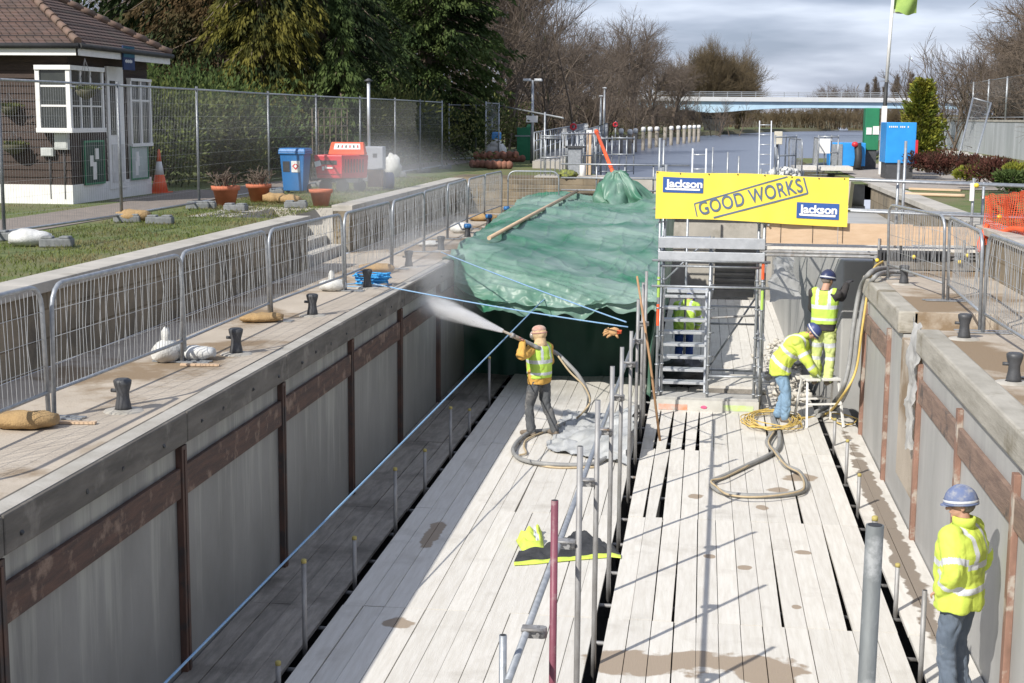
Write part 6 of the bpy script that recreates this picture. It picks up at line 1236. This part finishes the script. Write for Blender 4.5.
# ================================================================ spray and dust
def vol(name, m_color, dens, g, at, label, fall=None):
    m = bpy.data.materials.new(name); m.use_nodes = True; t = m.node_tree; n = t.nodes; l = t.links.new; n.remove(n['Principled BSDF'])
    v = n.new('ShaderNodeVolumePrincipled'); v.inputs['Color'].default_value = (*m_color, 1); v.inputs['Anisotropy'].default_value = .2; l(v.outputs[0], n['Material Output'].inputs['Volume'])
    fall(t, v, dens); o = g.build(name, m, at=at); tag(o, label, name.replace('_', ' '), kind='stuff'); return o
NZ = PY(503, 331, 22.6); JE = PY(432, 304, 23.4)
def jetfall(L_, r0, r1):
    def f(t, v, dens):
        n = t.nodes; l = t.links.new; co = n.new('ShaderNodeTexCoord'); sx = n.new('ShaderNodeSeparateXYZ'); l(co.outputs['Object'], sx.inputs[0])
        def M_(op, a, b=None, c=None):
            q = n.new('ShaderNodeMath'); q.operation = op; q.use_clamp = False
            for i, x in enumerate((a, b, c)):
                if x is None: continue
                if isinstance(x, (int, float)): q.inputs[i].default_value = x
                else: l(x, q.inputs[i])
            return q.outputs[0]
        z_ = sx.outputs['Z']; u = M_('DIVIDE', z_, L_); R_ = M_('MULTIPLY_ADD', u, r1-r0, r0)
        rr = M_('SQRT', M_('ADD', M_('MULTIPLY', sx.outputs['X'], sx.outputs['X']), M_('MULTIPLY', sx.outputs['Y'], sx.outputs['Y'])))
        q = M_('MAXIMUM', M_('SUBTRACT', 1., M_('DIVIDE', rr, R_)), 0.); q = M_('POWER', q, 1.6)
        al = M_('POWER', M_('MAXIMUM', M_('SUBTRACT', 1., u), 0.), 1.5); al = M_('DIVIDE', al, M_('MULTIPLY_ADD', u, 2.2, .18))
        nz = n.new('ShaderNodeTexNoise'); nz.inputs['Scale'].default_value = 6; nz.inputs['Detail'].default_value = 4; mp = n.new('ShaderNodeMapping'); mp.inputs['Scale'].default_value = (2.6, 2.6, .35); l(co.outputs['Object'], mp.inputs[0]); l(mp.outputs[0], nz.inputs['Vector'])
        w = M_('MAXIMUM', M_('MULTIPLY_ADD', nz.outputs['Fac'], 3.2, -.95), 0.); l(M_('MULTIPLY', M_('MULTIPLY', M_('MULTIPLY', q, al), w), dens), v.inputs['Density'])
    return f
def cloudfall(rad, sc_):
    def f(t, v, dens):
        n = t.nodes; l = t.links.new; co = n.new('ShaderNodeTexCoord'); mp = n.new('ShaderNodeMapping'); mp.vector_type = 'TEXTURE'; mp.inputs['Scale'].default_value = rad; l(co.outputs['Object'], mp.inputs[0])
        ln = n.new('ShaderNodeVectorMath'); ln.operation = 'LENGTH'; l(mp.outputs[0], ln.inputs[0]); a = n.new('ShaderNodeMapRange'); a.interpolation_type = 'SMOOTHERSTEP'; a.inputs[1].default_value = 1; a.inputs[2].default_value = 0; l(ln.outputs['Value'], a.inputs[0])
        nz = n.new('ShaderNodeTexNoise'); nz.inputs['Scale'].default_value = sc_; nz.inputs['Detail'].default_value = 4; l(co.outputs['Object'], nz.inputs['Vector']); b = n.new('ShaderNodeMapRange'); b.inputs[1].default_value = .35; b.inputs[2].default_value = .7; l(nz.outputs['Fac'], b.inputs[0])
        m = n.new('ShaderNodeMath'); m.operation = 'MULTIPLY'; l(a.outputs[0], m.inputs[0]); l(b.outputs[0], m.inputs[1]); k = n.new('ShaderNodeMath'); k.operation = 'MULTIPLY'; k.inputs[1].default_value = dens; l(m.outputs[0], k.inputs[0]); l(k.outputs[0], v.inputs['Density'])
    return f
Lj = (JE-NZ).length*1.25; g = MB(); g.lathe((0, 0, 0), [(.03, 0), (.09, .2), (.26, Lj*.6), (.36, Lj)], 0, 20)
o = vol('blast_spray', (1, 1, 1), 260, g, None, 'white cone of grit and water spray leaving the nozzle towards the left wall', jetfall(Lj, .035, .29)); o.location = NZ; o.rotation_euler = (JE-NZ).to_track_quat('Z', 'Y').to_euler()
def cloud(c, rad, dens, sc_, label, nm='dust_cloud'):
    g = MB(); g.blob((0, 0, 0), rad, 0, 18, 12); o = vol(nm, (.97, .97, .97), dens, g, None, label, cloudfall(rad, sc_)); o.location = c
cloud(PY(418, 275, 24.2)+Vector((0, 0, -.1)), (1.5, 1.8, 1.5), .75, .9, 'thin grey mist hanging where the spray hits the left lock wall', 'spray_mist')
cloud(PY(372, 178, 29.5), (2.5, 3.0, 1.25), .42, .8, 'thin pale dust drifting above the left quay and the red machine')

for i, (px0, px1, Y) in enumerate([(596, 612, 46.5), (612, 634, 47.5)]):
    guard((PY(px0, 150, Y).x, Y, GZ), (PY(px1, 150, Y).x, Y, GZ), 1.15, 'galvanised guard rail %s at the far end' % ['just right of the orange pole', 'before the nearest river piles'][i], (1, .55, .1), posts=4, grp='guard rails around the lock gear', r=.02)
for i, (px, pt, Y) in enumerate([(545, 112, 46), (728, 152, 44.2), (739, 156, 44.2)]):
    a = PY(px, pt, Y); g = MB(); g.tube((a.x, Y, 2.7), a, .03, 0, 8); tag(g.build('upright_tube', K['galv'], at=(a.x, Y, 2.7)), 'thin galvanised tube standing %s' % ['left of the lock gear at the end wall', 'behind the banner lettering, left one of two', 'behind the banner lettering, right one of two'][i], 'scaffold tube', 'tubes rising above the banner')
# ================================================================ people
def fuse(mb, voxel, smooth, name, mats, parent, frame, matfn=None, wr=0, wf=9, seed=0):
    me = bpy.data.meshes.new('tmp'); me.from_pydata(mb.v, [], mb.f); o = bpy.data.objects.new('tmp', me); sc.collection.objects.link(o)
    m = o.modifiers.new('r', 'REMESH'); m.mode = 'VOXEL'; m.voxel_size = voxel
    m = o.modifiers.new('s', 'SMOOTH'); m.factor = .5; m.iterations = smooth
    dg = bpy.context.evaluated_depsgraph_get(); dg.update(); out = bpy.data.meshes.new_from_object(o.evaluated_get(dg)); bpy.data.objects.remove(o)
    if wr:
        nr = [v.normal.copy() for v in out.vertices]
        for v, n_ in zip(out.vertices, nr):
            c = v.co; q = Vector((c.x*wf, c.y*wf, c.z*wf*.8+.8*noise.noise(c*5)))+Vector((seed, 0, 0)); d = (abs(noise.noise(q))-.25)*wr*1.5+noise.noise(c*4+Vector((seed, 3, 0)))*wr
            v.co = c+n_*d
    out.materials.clear()
    for m in mats: out.materials.append(m)
    for p in out.polygons: p.use_smooth = True; p.material_index = matfn(p.center) if matfn else 0
    out.transform(frame); out.name = name
    ob = bpy.data.objects.new(name, out); sc.collection.objects.link(ob); ob.parent = parent; return ob
def limb(g, pts, rs, n=14):
    P_ = catmull(pts, 5); k = len(P_); R_ = []
    for i in range(k): x = i/5; j = min(int(x), len(rs)-2); f = x-j; R_.append(rs[j]*(1-f)+rs[j+1]*f)
    g.pipe(P_, R_, 0, n)
    for p, r in ((P_[0], R_[0]), (P_[-1], R_[-1])): g.blob(p, (r*.98, r*.98, r*.98), 0, 12, 8)
def torso(g, secs, n=20):      # (x, y, z, rx, ry)
    C_ = [Vector(s[:3]) for s in secs]; CC = catmull(C_, 4); rs = []
    for i, c in enumerate(CC):
        x = i/4; j = min(int(x), len(secs)-2); f = x-j; rx = secs[j][3]*(1-f)+secs[j+1][3]*f; ry = secs[j][4]*(1-f)+secs[j+1][4]*f
        t = (CC[min(i+1, len(CC)-1)]-CC[max(0, i-1)]).normalized(); X = Vector((1, 0, 0)); Yv = t.cross(X).normalized(); X = Yv.cross(t).normalized()
        rs.append([c+X*(rx*math.copysign(abs(math.cos(a))**.85, math.cos(a)))+Yv*(ry*math.copysign(abs(math.sin(a))**.85, math.sin(a))) for a in (2*math.pi*k/n for k in range(n))])
    g.rings(rs, 0)
def seg(p, a, b):
    d = b-a; t = max(0, min(1, (p-a).dot(d)/d.dot(d))); return t, (p-(a+d*t)).length
skin = mat('skin', (.52, .30, .21), (.46, .26, .18), 8, rough=.6, bump=.05)
jean = mat('blue_grey_jeans', (.125, .155, .20), (.085, .11, .145), 7, (1, 1, .5), rough=.9, bump=.3, c3=(.26, .29, .32), s3=4, w3=(.55, .7))
jean2 = mat('pale_blue_jeans', (.22, .34, .47), (.17, .27, .38), 7, rough=.9, bump=.3)
grey_t = mat('grey_work_trousers', (.10, .105, .11), (.07, .075, .08), 6, rough=.9, bump=.3, c3=(.22, .21, .20), s3=3, w3=(.52, .66))
saff = mat('saffron_sweatshirt', (.62, .36, .08), (.55, .31, .07), 5, rough=.95, bump=.3, c3=(.5, .36, .18), s3=5)
drk = mat('dark_work_jacket', (.05, .045, .045), (.035, .033, .033), 6, rough=.9)
boot = mat('dusty_boots', (.22, .18, .14), (.15, .12, .09), 8, rough=.9)
hv2 = mat('hi_vis_lime', (.50, .72, .10), (.44, .64, .09), 4, rough=.75, bump=.25, bscale=9)
hvw = mat('faded_hi_vis', (.60, .68, .22), (.52, .58, .25), 5, rough=.85, bump=.3)
glovep = mat('pink_work_glove', (.62, .22, .20), (.5, .18, .16), 8)
gloved = mat('dark_glove', (.06, .06, .065))
hair = mat('short_grey_hair', (.25, .22, .19), (.16, .14, .12), 30, rough=.95)
def person(pos, fwd, J, label, trousers, top, helmet, vest=None, bulky=0, glove=None, torso_s=None, bands=True, legband=False, head_dir=None, hood=None, curl=.6, mask=False, seed=0, scale=1):
    f = Vector((fwd[0], fwd[1], 0)).normalized(); r = Vector((f.y, -f.x, 0)); pos = Vector(pos)
    Fr = Matrix((( r.x, f.x, 0, 0), (r.y, f.y, 0, 0), (0, 0, 1, 0), (0, 0, 0, 1)))   # local -> offset from pos
    inv = Fr.inverted(); L_ = lambda q: (inv @ (Vector(q)-pos)) if len(q) == 3 and getattr(q, 'w_', None) else q
    t = thing('person', pos, label, 'person')
    D = dict(hipL=(-.09, 0, .93), hipR=(.09, 0, .93), kneeL=(-.11, .03, .50), kneeR=(.11, .03, .50), ankL=(-.12, -.02, .09), ankR=(.12, -.02, .09), toeL=(-.15, .17, .035), toeR=(.15, .17, .035),
             pel=(0, 0, .96), wst=(0, .0, 1.10), chest=(0, .01, 1.30), neck=(0, -.01, 1.49), head=(0, .02, 1.63), shL=(-.185, 0, 1.42), shR=(.185, 0, 1.42), elL=(-.25, -.02, 1.13), elR=(.25, -.02, 1.13), wrL=(-.24, .12, .90), wrR=(.24, .12, .90), hdL=None, hdR=None)
    for k, v in J.items(): D[k] = (inv @ (v[0]-pos)) if isinstance(v, tuple) and isinstance(v[0], Vector) else v
    D.pop('bent_head', None); D = {k: Vector(v) if v is not None else None for k, v in D.items()}
    hd = Vector(head_dir if head_dir else (0, 1, 0)).normalized()      # face direction, local
    hup = (D['head']-D['neck']).normalized(); hup = (hup*.5+Vector((0, 0, .6))).normalized() if not J.get('bent_head') else hup
    hr = hd.cross(hup).normalized(); hd = hup.cross(hr).normalized(); RH = Matrix((hr, hd, hup)).transposed()
    H_ = D['head']; hp = lambda x, y, z: H_+RH @ Vector((x, y, z))
    # ---- body: one continuous mesh with head, face and hands
    g = MB(); torso(g, [(*D['pel'], .15, .10), (*D['wst'], .14, .10), (*D['chest'], .165, .115), (*(D['chest'].lerp(D['neck'], .6)), .15, .09), (*D['neck'], .06, .06)])
    limb(g, [D['neck']-hup*.06, D['neck'], H_-hup*.03], [.062, .058, .055])
    g.blob(hp(0, -.012, .03), (.076, .094, .098), 0, 18, 12, R=RH); g.blob(hp(0, .022, -.035), (.06, .068, .078), 0, 16, 10, R=RH); g.blob(hp(0, .058, -.088), (.028, .026, .022), 0, 10, 8, R=RH)
    limb(g, [hp(0, .082, .02), hp(0, .098, -.008), hp(0, .110, -.028)], [.009, .012, .015], 10); g.blob(hp(0, .085, -.058), (.024, .012, .008), 0, 10, 6, R=RH); g.blob(hp(0, .075, .035), (.05, .016, .010), 0, 12, 6, R=RH)
    for s_ in (-1, 1):
        g.blob(hp(.078*s_, -.005, -.01), (.010, .022, .033), 0, 10, 8, R=RH); g.blob(hp(.034*s_, .06, -.025), (.022, .02, .018), 0, 10, 6, R=RH)
        S = 'L' if s_ < 0 else 'R'
        limb(g, [D['sh'+S], D['sh'+S].lerp(D['el'+S], .5), D['el'+S], D['el'+S].lerp(D['wr'+S], .5), D['wr'+S]], [.052, .046, .04, .036, .027])
        limb(g, [D['hip'+S], D['hip'+S].lerp(D['knee'+S], .5), D['knee'+S], D['knee'+S].lerp(D['ank'+S], .4), D['ank'+S]], [.085, .072, .055, .052, .038])
        fd = (D['wr'+S]-D['el'+S]).normalized()
        if D['hd'+S] is not None: fd = (D['hd'+S]-D['wr'+S]).normalized()
        sd_ = fd.cross(Vector((0, 0, 1)) if abs(fd.z) < .8 else Vector((1, 0, 0))*-1).normalized(); nn = sd_.cross(fd).normalized()*(1 if s_ > 0 else 1)
        W_ = D['wr'+S]; Rp = Matrix((sd_, fd, nn)).transposed(); g.blob(W_+fd*.055, (.041, .055, .017), 0, 14, 8, R=Rp)
        for q, (off, ln) in enumerate(((-.03, .075), (-.01, .085), (.011, .08), (.031, .062))):
            a = W_+fd*.09+sd_*off; c1 = -nn if D['wr'+S].z > 0 else nn
            p1 = a+fd*ln*.42*(1-curl*.2)+c1*ln*.25*curl; p2 = p1+fd*ln*.3*(1-curl*.7)+c1*ln*.35*curl; p3 = p2+fd*ln*.2*(1-curl*1.4)+c1*ln*.28*curl
            limb(g, [W_+fd*.05+sd_*off*.8, a, p1, p2, p3], [.010, .0105, .0095, .009, .0075], 8)
        tb0 = W_+fd*.025+sd_*(-.035); tb1 = tb0+fd*.03+sd_*(-.028)-nn*.012; tb2 = tb1+fd*.03-nn*.018*curl+sd_*.004; limb(g, [W_+fd*.02, tb0, tb1, tb2], [.013, .013, .011, .009], 8)
    hm = [skin]+([glove] if glove else [])
    def bodymat(c):
        if glove and min((c-D['wrL']).length, (c-D['wrR']).length) < .25 and (c-D['neck']).length > .22: return 1
        return 0
    fuse(g, .0065, 4, 'body', hm, t, Fr, bodymat)
    # ---- eyes
    for s_ in (-1, 1):
        g = MB(); g.blob((0, 0, 0), (.011, .008, .007), 0, 10, 8); c = hp(.033*s_, .083, .012); g.v = [tuple(Fr @ (c+RH @ Vector(v))) for v in g.v]
        g2 = MB(); 
        e_ = MB(); e_.v = g.v; e_.f = g.f; e_.m = g.m; e_.s = g.s; e_.v = [tuple(Vector(v)+pos) for v in e_.v]; e_.build('eye', mat_eye, t)
    # ---- trousers
    b = bulky
    g = MB(); torso(g, [(D['pel'].x, D['pel'].y, D['pel'].z-.11, .14, .11), (*D['pel'], .17, .125), (*(D['pel'].lerp(D['wst'], .8)), .16, .12)])
    for S in 'LR':
        a = D['ank'+S]; limb(g, [D['hip'+S], D['hip'+S].lerp(D['knee'+S], .5), D['knee'+S], D['knee'+S].lerp(a, .5), a+Vector((0, .0, .0))], [.105, .098, .078, .077, .075], 16)
    tm = [trousers, refl]
    def tmat(c):
        if not legband: return 0
        for S in 'LR':
            tt_, d_ = seg(c, D['knee'+S], D['ank'+S]); t2, d2 = seg(c, D['hip'+S], D['knee'+S])
            if .15 < tt_ < .28 and d_ < .1: return 1
            if .62 < t2 < .78 and d2 < .13: return 1
        return 0
    fuse(g, .011, 4, 'trousers', tm, t, Fr, tmat, wr=.016, wf=12, seed=seed)
    # ---- boots
    for S in 'LR':
        a = D['ank'+S]; to = D['toe'+S]; g = MB(); d = (to-a); d.z = 0; d.normalize(); hl = a-d*.05; hl.z = to.z+.01
        limb(g, [a+Vector((0, 0, .07)), a, hl+Vector((0, 0, .0))], [.052, .05, .042]); limb(g, [hl, (hl+to)/2+Vector((0, 0, .012)), to], [.043, .047, .038])
        zb = to.z-.035
        bo = fuse(g, .009, 3, 'boot', [boot], t, Fr)
    # ---- top with sleeves
    g = MB(); k = 1+b
    ts = torso_s or [(D['pel'].x, D['pel'].y, D['pel'].z-(.15 if b > .15 else .10), .185*k, .135*k), (*D['pel'], .19*k, .145*k), (*D['wst'], .185*k, .145*k), (*D['chest'], .205*k, .15*k), (*(D['chest'].lerp(D['neck'], .62)), .19*k, .12*k), (*(D['neck']+(D['neck']-D['chest']).normalized()*.0), .085, .085)]
    torso(g, ts); g.blob(D['shL'], (.085*k, .085*k, .08*k)); g.blob(D['shR'], (.085*k, .085*k, .08*k))
    for S in 'LR': limb(g, [D['sh'+S], D['sh'+S].lerp(D['el'+S], .5), D['el'+S], D['el'+S].lerp(D['wr'+S], .5), D['wr'+S].lerp(D['el'+S], .06)], [.078*k, .073*k, .068*k, .060*k, .048*k], 16)
    sp0 = D['pel']; sp1 = D['neck']
    def onarm(c):
        best = None
        for S in 'LR':
            for i, (p, q) in enumerate((('sh', 'el'), ('el', 'wr'))):
                tt_, d_ = seg(c, D[p+S], D[q+S])
                if best is None or d_ < best[0]: best = (d_, i, tt_, S)
        _, dt = seg(c, sp0, sp1); return best if (best[0] < .098*k and dt > .155*k) else None
    def jmat(c):
        if not bands: return 0
        a = onarm(c)
        if a: return 1 if ((a[1] == 0 and .62 < a[2] < .80) or (a[1] == 1 and .42 < a[2] < .60)) else 0
        tt_, _ = seg(c, sp0, sp1); ax = abs(c.x-(sp0.x+(sp1.x-sp0.x)*tt_))
        if .02 < tt_ < .12 or .40 < tt_ < .50: return 1
        if tt_ >= .5 and .085 < ax < .135: return 1
        return 0
    fuse(g, .010, 4, 'jacket', [top, refl], t, Fr, jmat, wr=.022 if b else .012, wf=7, seed=seed+4)
    if b and not vest:   # stand-up collar
        g = MB(); g.lathe((0, 0, 0), [(.085, -.03), (.088, .05), (.074, .055), (.07, -.02)], 0, 20, False); g.v = [tuple(Fr @ (D['neck']+Vector((v[0], v[1]*1.05, v[2]+.015)))+pos) for v in g.v]; g.build('collar', top, t, solid=.01)
    if vest:
        g = MB(); torso(g, [(a_, b_, c_, d_*(1+b*.8), e_*(1+b*.8)) for a_, b_, c_, d_, e_ in [(D['pel'].x, D['pel'].y, D['pel'].z-.0, .20, .155), (*D['wst'], .20, .16), (*D['chest'], .215, .165), (*(D['chest'].lerp(D['neck'], .62)), .19, .135), (*(D['chest'].lerp(D['neck'], .95)), .12, .105)]])
        for S in 'LR': g.blob(D['sh'+S].lerp(D['neck'], .22), (.085, .093, .085))
        def vmat(c):
            tt_, _ = seg(c, sp0, sp1); ax = abs(c.x-(sp0.x+(sp1.x-sp0.x)*tt_))
            if .10 < tt_ < .18 or .45 < tt_ < .56: return 1
            if tt_ > .5 and .07 < ax < .12: return 1
            return 0
        fuse(g, .010, 4, 'hi_vis_vest', [vest, refl], t, Fr, vmat, wr=.008, wf=8, seed=seed+9)
    # ---- helmet or hood
    if hood:
        g = MB(); g.blob(hp(0, -.015, .03), (.108, .125, .125), 0, 18, 12, R=RH); limb(g, [hp(0, -.03, -.06), D['neck']+Vector((0, -.01, .0))], [.09, .11])
        fuse(g, .009, 4, 'hood', [hood], t, Fr, None, wr=.010, wf=14, seed=3)
        g = MB(); g.blob((0, 0, 0), (.088, .05, .075), 0, 16, 10); g.v = [tuple(Fr @ hp(v[0], v[1]+.092, v[2]+.005)+pos) for v in g.v]; g.build('face_shield', mat('scratched_visor', (.45, .42, .38), (.25, .22, .2), 12, rough=.3), t)
        g = MB(); g.pipe([(Vector((.112*math.cos(a*.314), .128*math.sin(a*.314), 0))) for a in range(21)], .010, 0, 6); g.v = [tuple(Fr @ hp(v[0], v[1]-.012, v[2]+.045)+pos) for v in g.v]; g.build('strap', mat('pinkish_strap', (.55, .3, .26)), t)
        g = MB(); g.blob((0, 0, 0), (.105, .118, .07), 0, 18, 8); g.v = [tuple(Fr @ hp(v[0], v[1]-.015, v[2]+.095)+pos) for v in g.v]; g.build('cap', mat('dusty_cap', (.55, .45, .36), (.45, .25, .2), 9), t)
    else:
        g = MB(); n = 24; rs = []
        for i in range(9):
            th = i/8*math.pi/2; c_ = math.cos(th)**.75; rs.append([Vector((.112*c_*math.cos(2*math.pi*k/n), (.134*c_)*math.sin(2*math.pi*k/n), .018+.137*math.sin(th))) for k in range(n)])
        g.rings(rs, 0); g.rings([[Vector((.117*math.cos(2*math.pi*k/n), .139*math.sin(2*math.pi*k/n), z_)) for k in range(n)] for z_ in (.008, .024)], 0)
        br_ = [Vector((.098*math.cos(a), .118*math.sin(a)+.0, .02)) for a in [math.pi*(.12+.76*k/12) for k in range(13)]]; bo_ = [Vector((.085*math.cos(a), .160*math.sin(a), .006)) for a in [math.pi*(.16+.68*k/12) for k in range(13)]]
        g.add(br_+bo_+[v-Vector((0, 0, .008)) for v in br_+bo_], [(k, k+1, k+14, k+13) for k in range(12)]+[(k+26, k+39, k+40, k+27) for k in range(12)]+[(k+13, k+14, k+40, k+39) for k in range(12)])
        for x_ in (-.02, .02): g.pipe([Vector((x_, .12*math.cos(a), .03+.127*math.sin(a))) for a in [math.pi*(.1+.8*k/12) for k in range(13)]], .007, 0, 6)
        g.v = [tuple(Fr @ hp(*v)+pos) for v in g.v]; g.build('helmet', helmet, t)
        g = MB(); g.blob((0, 0, 0), (.083, .08, .075), 0, 16, 8); g.v = [tuple(Fr @ hp(v[0], v[1]-.032, v[2]+.005)+pos) for v in g.v]; g.build('hair', hair, t)
        g = MB(); g.lathe((0, 0, 0), [(.113, .0), (.1165, .012), (.114, .02)], 0, 24, False); g.v = [tuple(Fr @ hp(v[0], v[1]*1.19, v[2]+.028)+pos) for v in g.v]; g.build('helmet_band', refl, t)
    t.scale = (scale,)*3
    # shift every fused mesh, which is still relative to pos (the Empty stands there)
    return t
mat_eye = mat('eye', (.5, .48, .45), (.08, .05, .04), 40, rough=.3, bump=0)
W = lambda px, py, Y: (PY(px, py, Y),)
hel_b = mat('dusty_blue_helmet', (.12, .16, .29), (.17, .20, .30), 14, rough=.8, c3=(.30, .31, .34), s3=14, w3=(.5, .66)); hel_d = mat('dark_blue_helmet', (.02, .03, .09), (.03, .04, .10), 8, rough=.4); hel_m = mat('mid_blue_helmet', (.04, .06, .19), (.06, .08, .2), 8, rough=.45)
# standing man by the right wall, hands in pockets
person((2.30, 12.7, .03), (-.78, .52), dict(elL=(-.29, -.07, 1.17), wrL=(-.20, .07, .97), hdL=(-.13, .10, .90), elR=(.29, -.07, 1.17), wrR=(.20, .07, .97), hdR=(.13, .10, .90), chest=(0, -.0, 1.30), head=(0, .02, 1.645), toeL=(-.17, .16, .035), pel=(0, .0, .97)),
       'man in yellow hi-vis jacket and dusty blue helmet standing by the right wall', jean, hv, hel_b, bulky=.27, scale=1.09, head_dir=(-.55, 1, -.05), seed=1)
# blaster
NY = 22.7
q1 = person((-2.53, 23.2, 0), (-.80, .60), dict(hipL=(-.09, 0, .92), kneeL=(-.13, .10, .50), ankL=(-.15, .03, .09), toeL=(-.17, .22, .035), kneeR=(.10, -.06, .50), ankR=(.15, -.22, .09), toeR=(.20, -.05, .035), elL=W(521, 356, 22.7), wrL=W(523, 341, 22.85), hdL=W(519, 337, 22.8), elR=(.30, .08, 1.16), wrR=(.12, .30, 1.30), hdR=(.02, .36, 1.33), head=(0, .03, 1.63)),
       'hooded man in lime vest and saffron sweatshirt aiming a nozzle at the left wall', grey_t, saff, None, vest=hv2, glove=glovep, bands=False, bulky=.10, hood=mat('sandy_hood', (.58, .42, .24), (.48, .34, .2), 6, rough=.95, bump=.3), head_dir=(-.3, 1, -.0), seed=2)
# man on the trestle
person((2.08, 24.95, .66), (.30, .95), dict(elR=W(840, 304, 25.0), wrR=W(845, 292, 25.35), hdR=W(849, 288, 25.45), elL=(-.22, .18, 1.15), wrL=(-.1, .38, 1.2), head=(.02, .05, 1.63), kneeL=(-.1, .02, .5), ankL=(-.1, -.03, .09), toeL=(-.11, .14, .035), ankR=(.1, -.03, .09), toeR=(.11, .14, .035)),
       'man in dark blue helmet and faded yellow trousers reaching up from the step trestle', hvw, drk, hel_d, vest=hv2, glove=gloved, bands=False, legband=True, head_dir=(.5, 1, -.1), seed=3, scale=1.09)
# bending man
person((1.50, 25.0, 0), (.93, -.25), dict(pel=(0, -.10, .92), wst=(0, -.02, 1.06), chest=(0, .12, 1.24), neck=(0, .27, 1.39), head=(0, .38, 1.48), bent_head=1, hipL=(-.09, -.12, .90), hipR=(.09, -.12, .90), kneeL=(-.10, -.04, .48), kneeR=(.10, .02, .48), ankL=(-.10, -.14, .09), toeL=(-.11, .05, .035), ankR=(.12, .02, .09), toeR=(.14, .21, .035),
        shL=(-.185, .18, 1.31), shR=(.185, .18, 1.31), elL=(-.22, .32, 1.04), elR=(.22, .34, 1.05), wrL=(-.16, .48, .84), wrR=(.17, .50, .84), hdL=(-.14, .54, .77), hdR=(.15, .56, .77)),
       'man in yellow hi-vis coat and blue jeans bending towards the white trestle', jean2, hv, hel_m, bulky=.22, scale=1.06, glove=mat('pale_green_glove', (.45, .52, .35)), head_dir=(0, .75, -.65), seed=5)
# man behind the stairs
person((-.30, 30.0, 0), (.2, 1), dict(pel=(0, -.08, .93), wst=(0, .0, 1.07), chest=(0, .14, 1.22), neck=(0, .30, 1.34), head=(0, .42, 1.40), bent_head=1, shL=(-.185, .20, 1.28), shR=(.185, .20, 1.28), elL=(-.24, .34, 1.0), elR=(.24, .34, 1.0), wrL=(-.16, .50, .82), wrR=(.17, .52, .82)),
       'stooping man in lime jacket and blue trousers seen through the stair treads', mat('royal_blue_trousers', (.03, .08, .30), (.025, .06, .24)), hv2, hel_m, bulky=.15, head_dir=(0, .75, -.6), seed=6)
# blasting nozzle and its hose
t = thing('blasting_nozzle', PY(503, 331, 22.6), 'grey blasting nozzle held at shoulder height by the man in the saffron sweatshirt', 'nozzle')
A_ = PY(503, 331, 22.6); B_ = PY(524, 341, 22.85); g = MB(); g.pipe([A_, A_.lerp(B_, .4), A_.lerp(B_, .42), B_], [.018, .022, .034, .034], 0, 12); g.build('nozzle_tip', mat('dusty_brown_steel', (.36, .31, .25), (.26, .22, .18), 8, rough=.6), t)
g = MB(); g.tube(A_.lerp(B_, .38), A_.lerp(B_, .5), .042, 0, 12); g.build('coupling', K['galv_old'], t)
C_ = PY(539, 348, 23.05)
hose('blast_hose', [B_, B_.lerp(C_, .6), C_, PY(548, 350, 23.5), PY(556, 353, 23.6), PY(566, 362, 23.5), PY(578, 375, 23.4), PY(586, 389, 23.4), PY(589, 400, 23.45), P(584, 413, .06), P(563, 424, .05), P(548, 430, .05), P(531, 432, .05), P(519, 440, .05), P(513, 450, .05), P(519, 458, .05), P(537, 463, .05), P(565, 465, .05), P(592, 464, .05), P(606, 458, .05)], .034, grey_h, 'thick grey blast hose trailing from the hooded man and looping on the boards')
hose('thin_hose', [PY(558, 356, 23.4), PY(570, 372, 23.35), PY(584, 386, 23.3), PY(590, 400, 23.3), PY(585, 410, 23.3), P(575, 419, .03), P(556, 427, .03), P(529, 438, .03), P(524, 446, .03), P(526, 453, .03), P(519, 456, .02), P(528, 462, .02), P(556, 467.5, .02), P(596, 467, .02)], .016, tan_h, 'thin tan hose beside the thick blast hose on the boards')
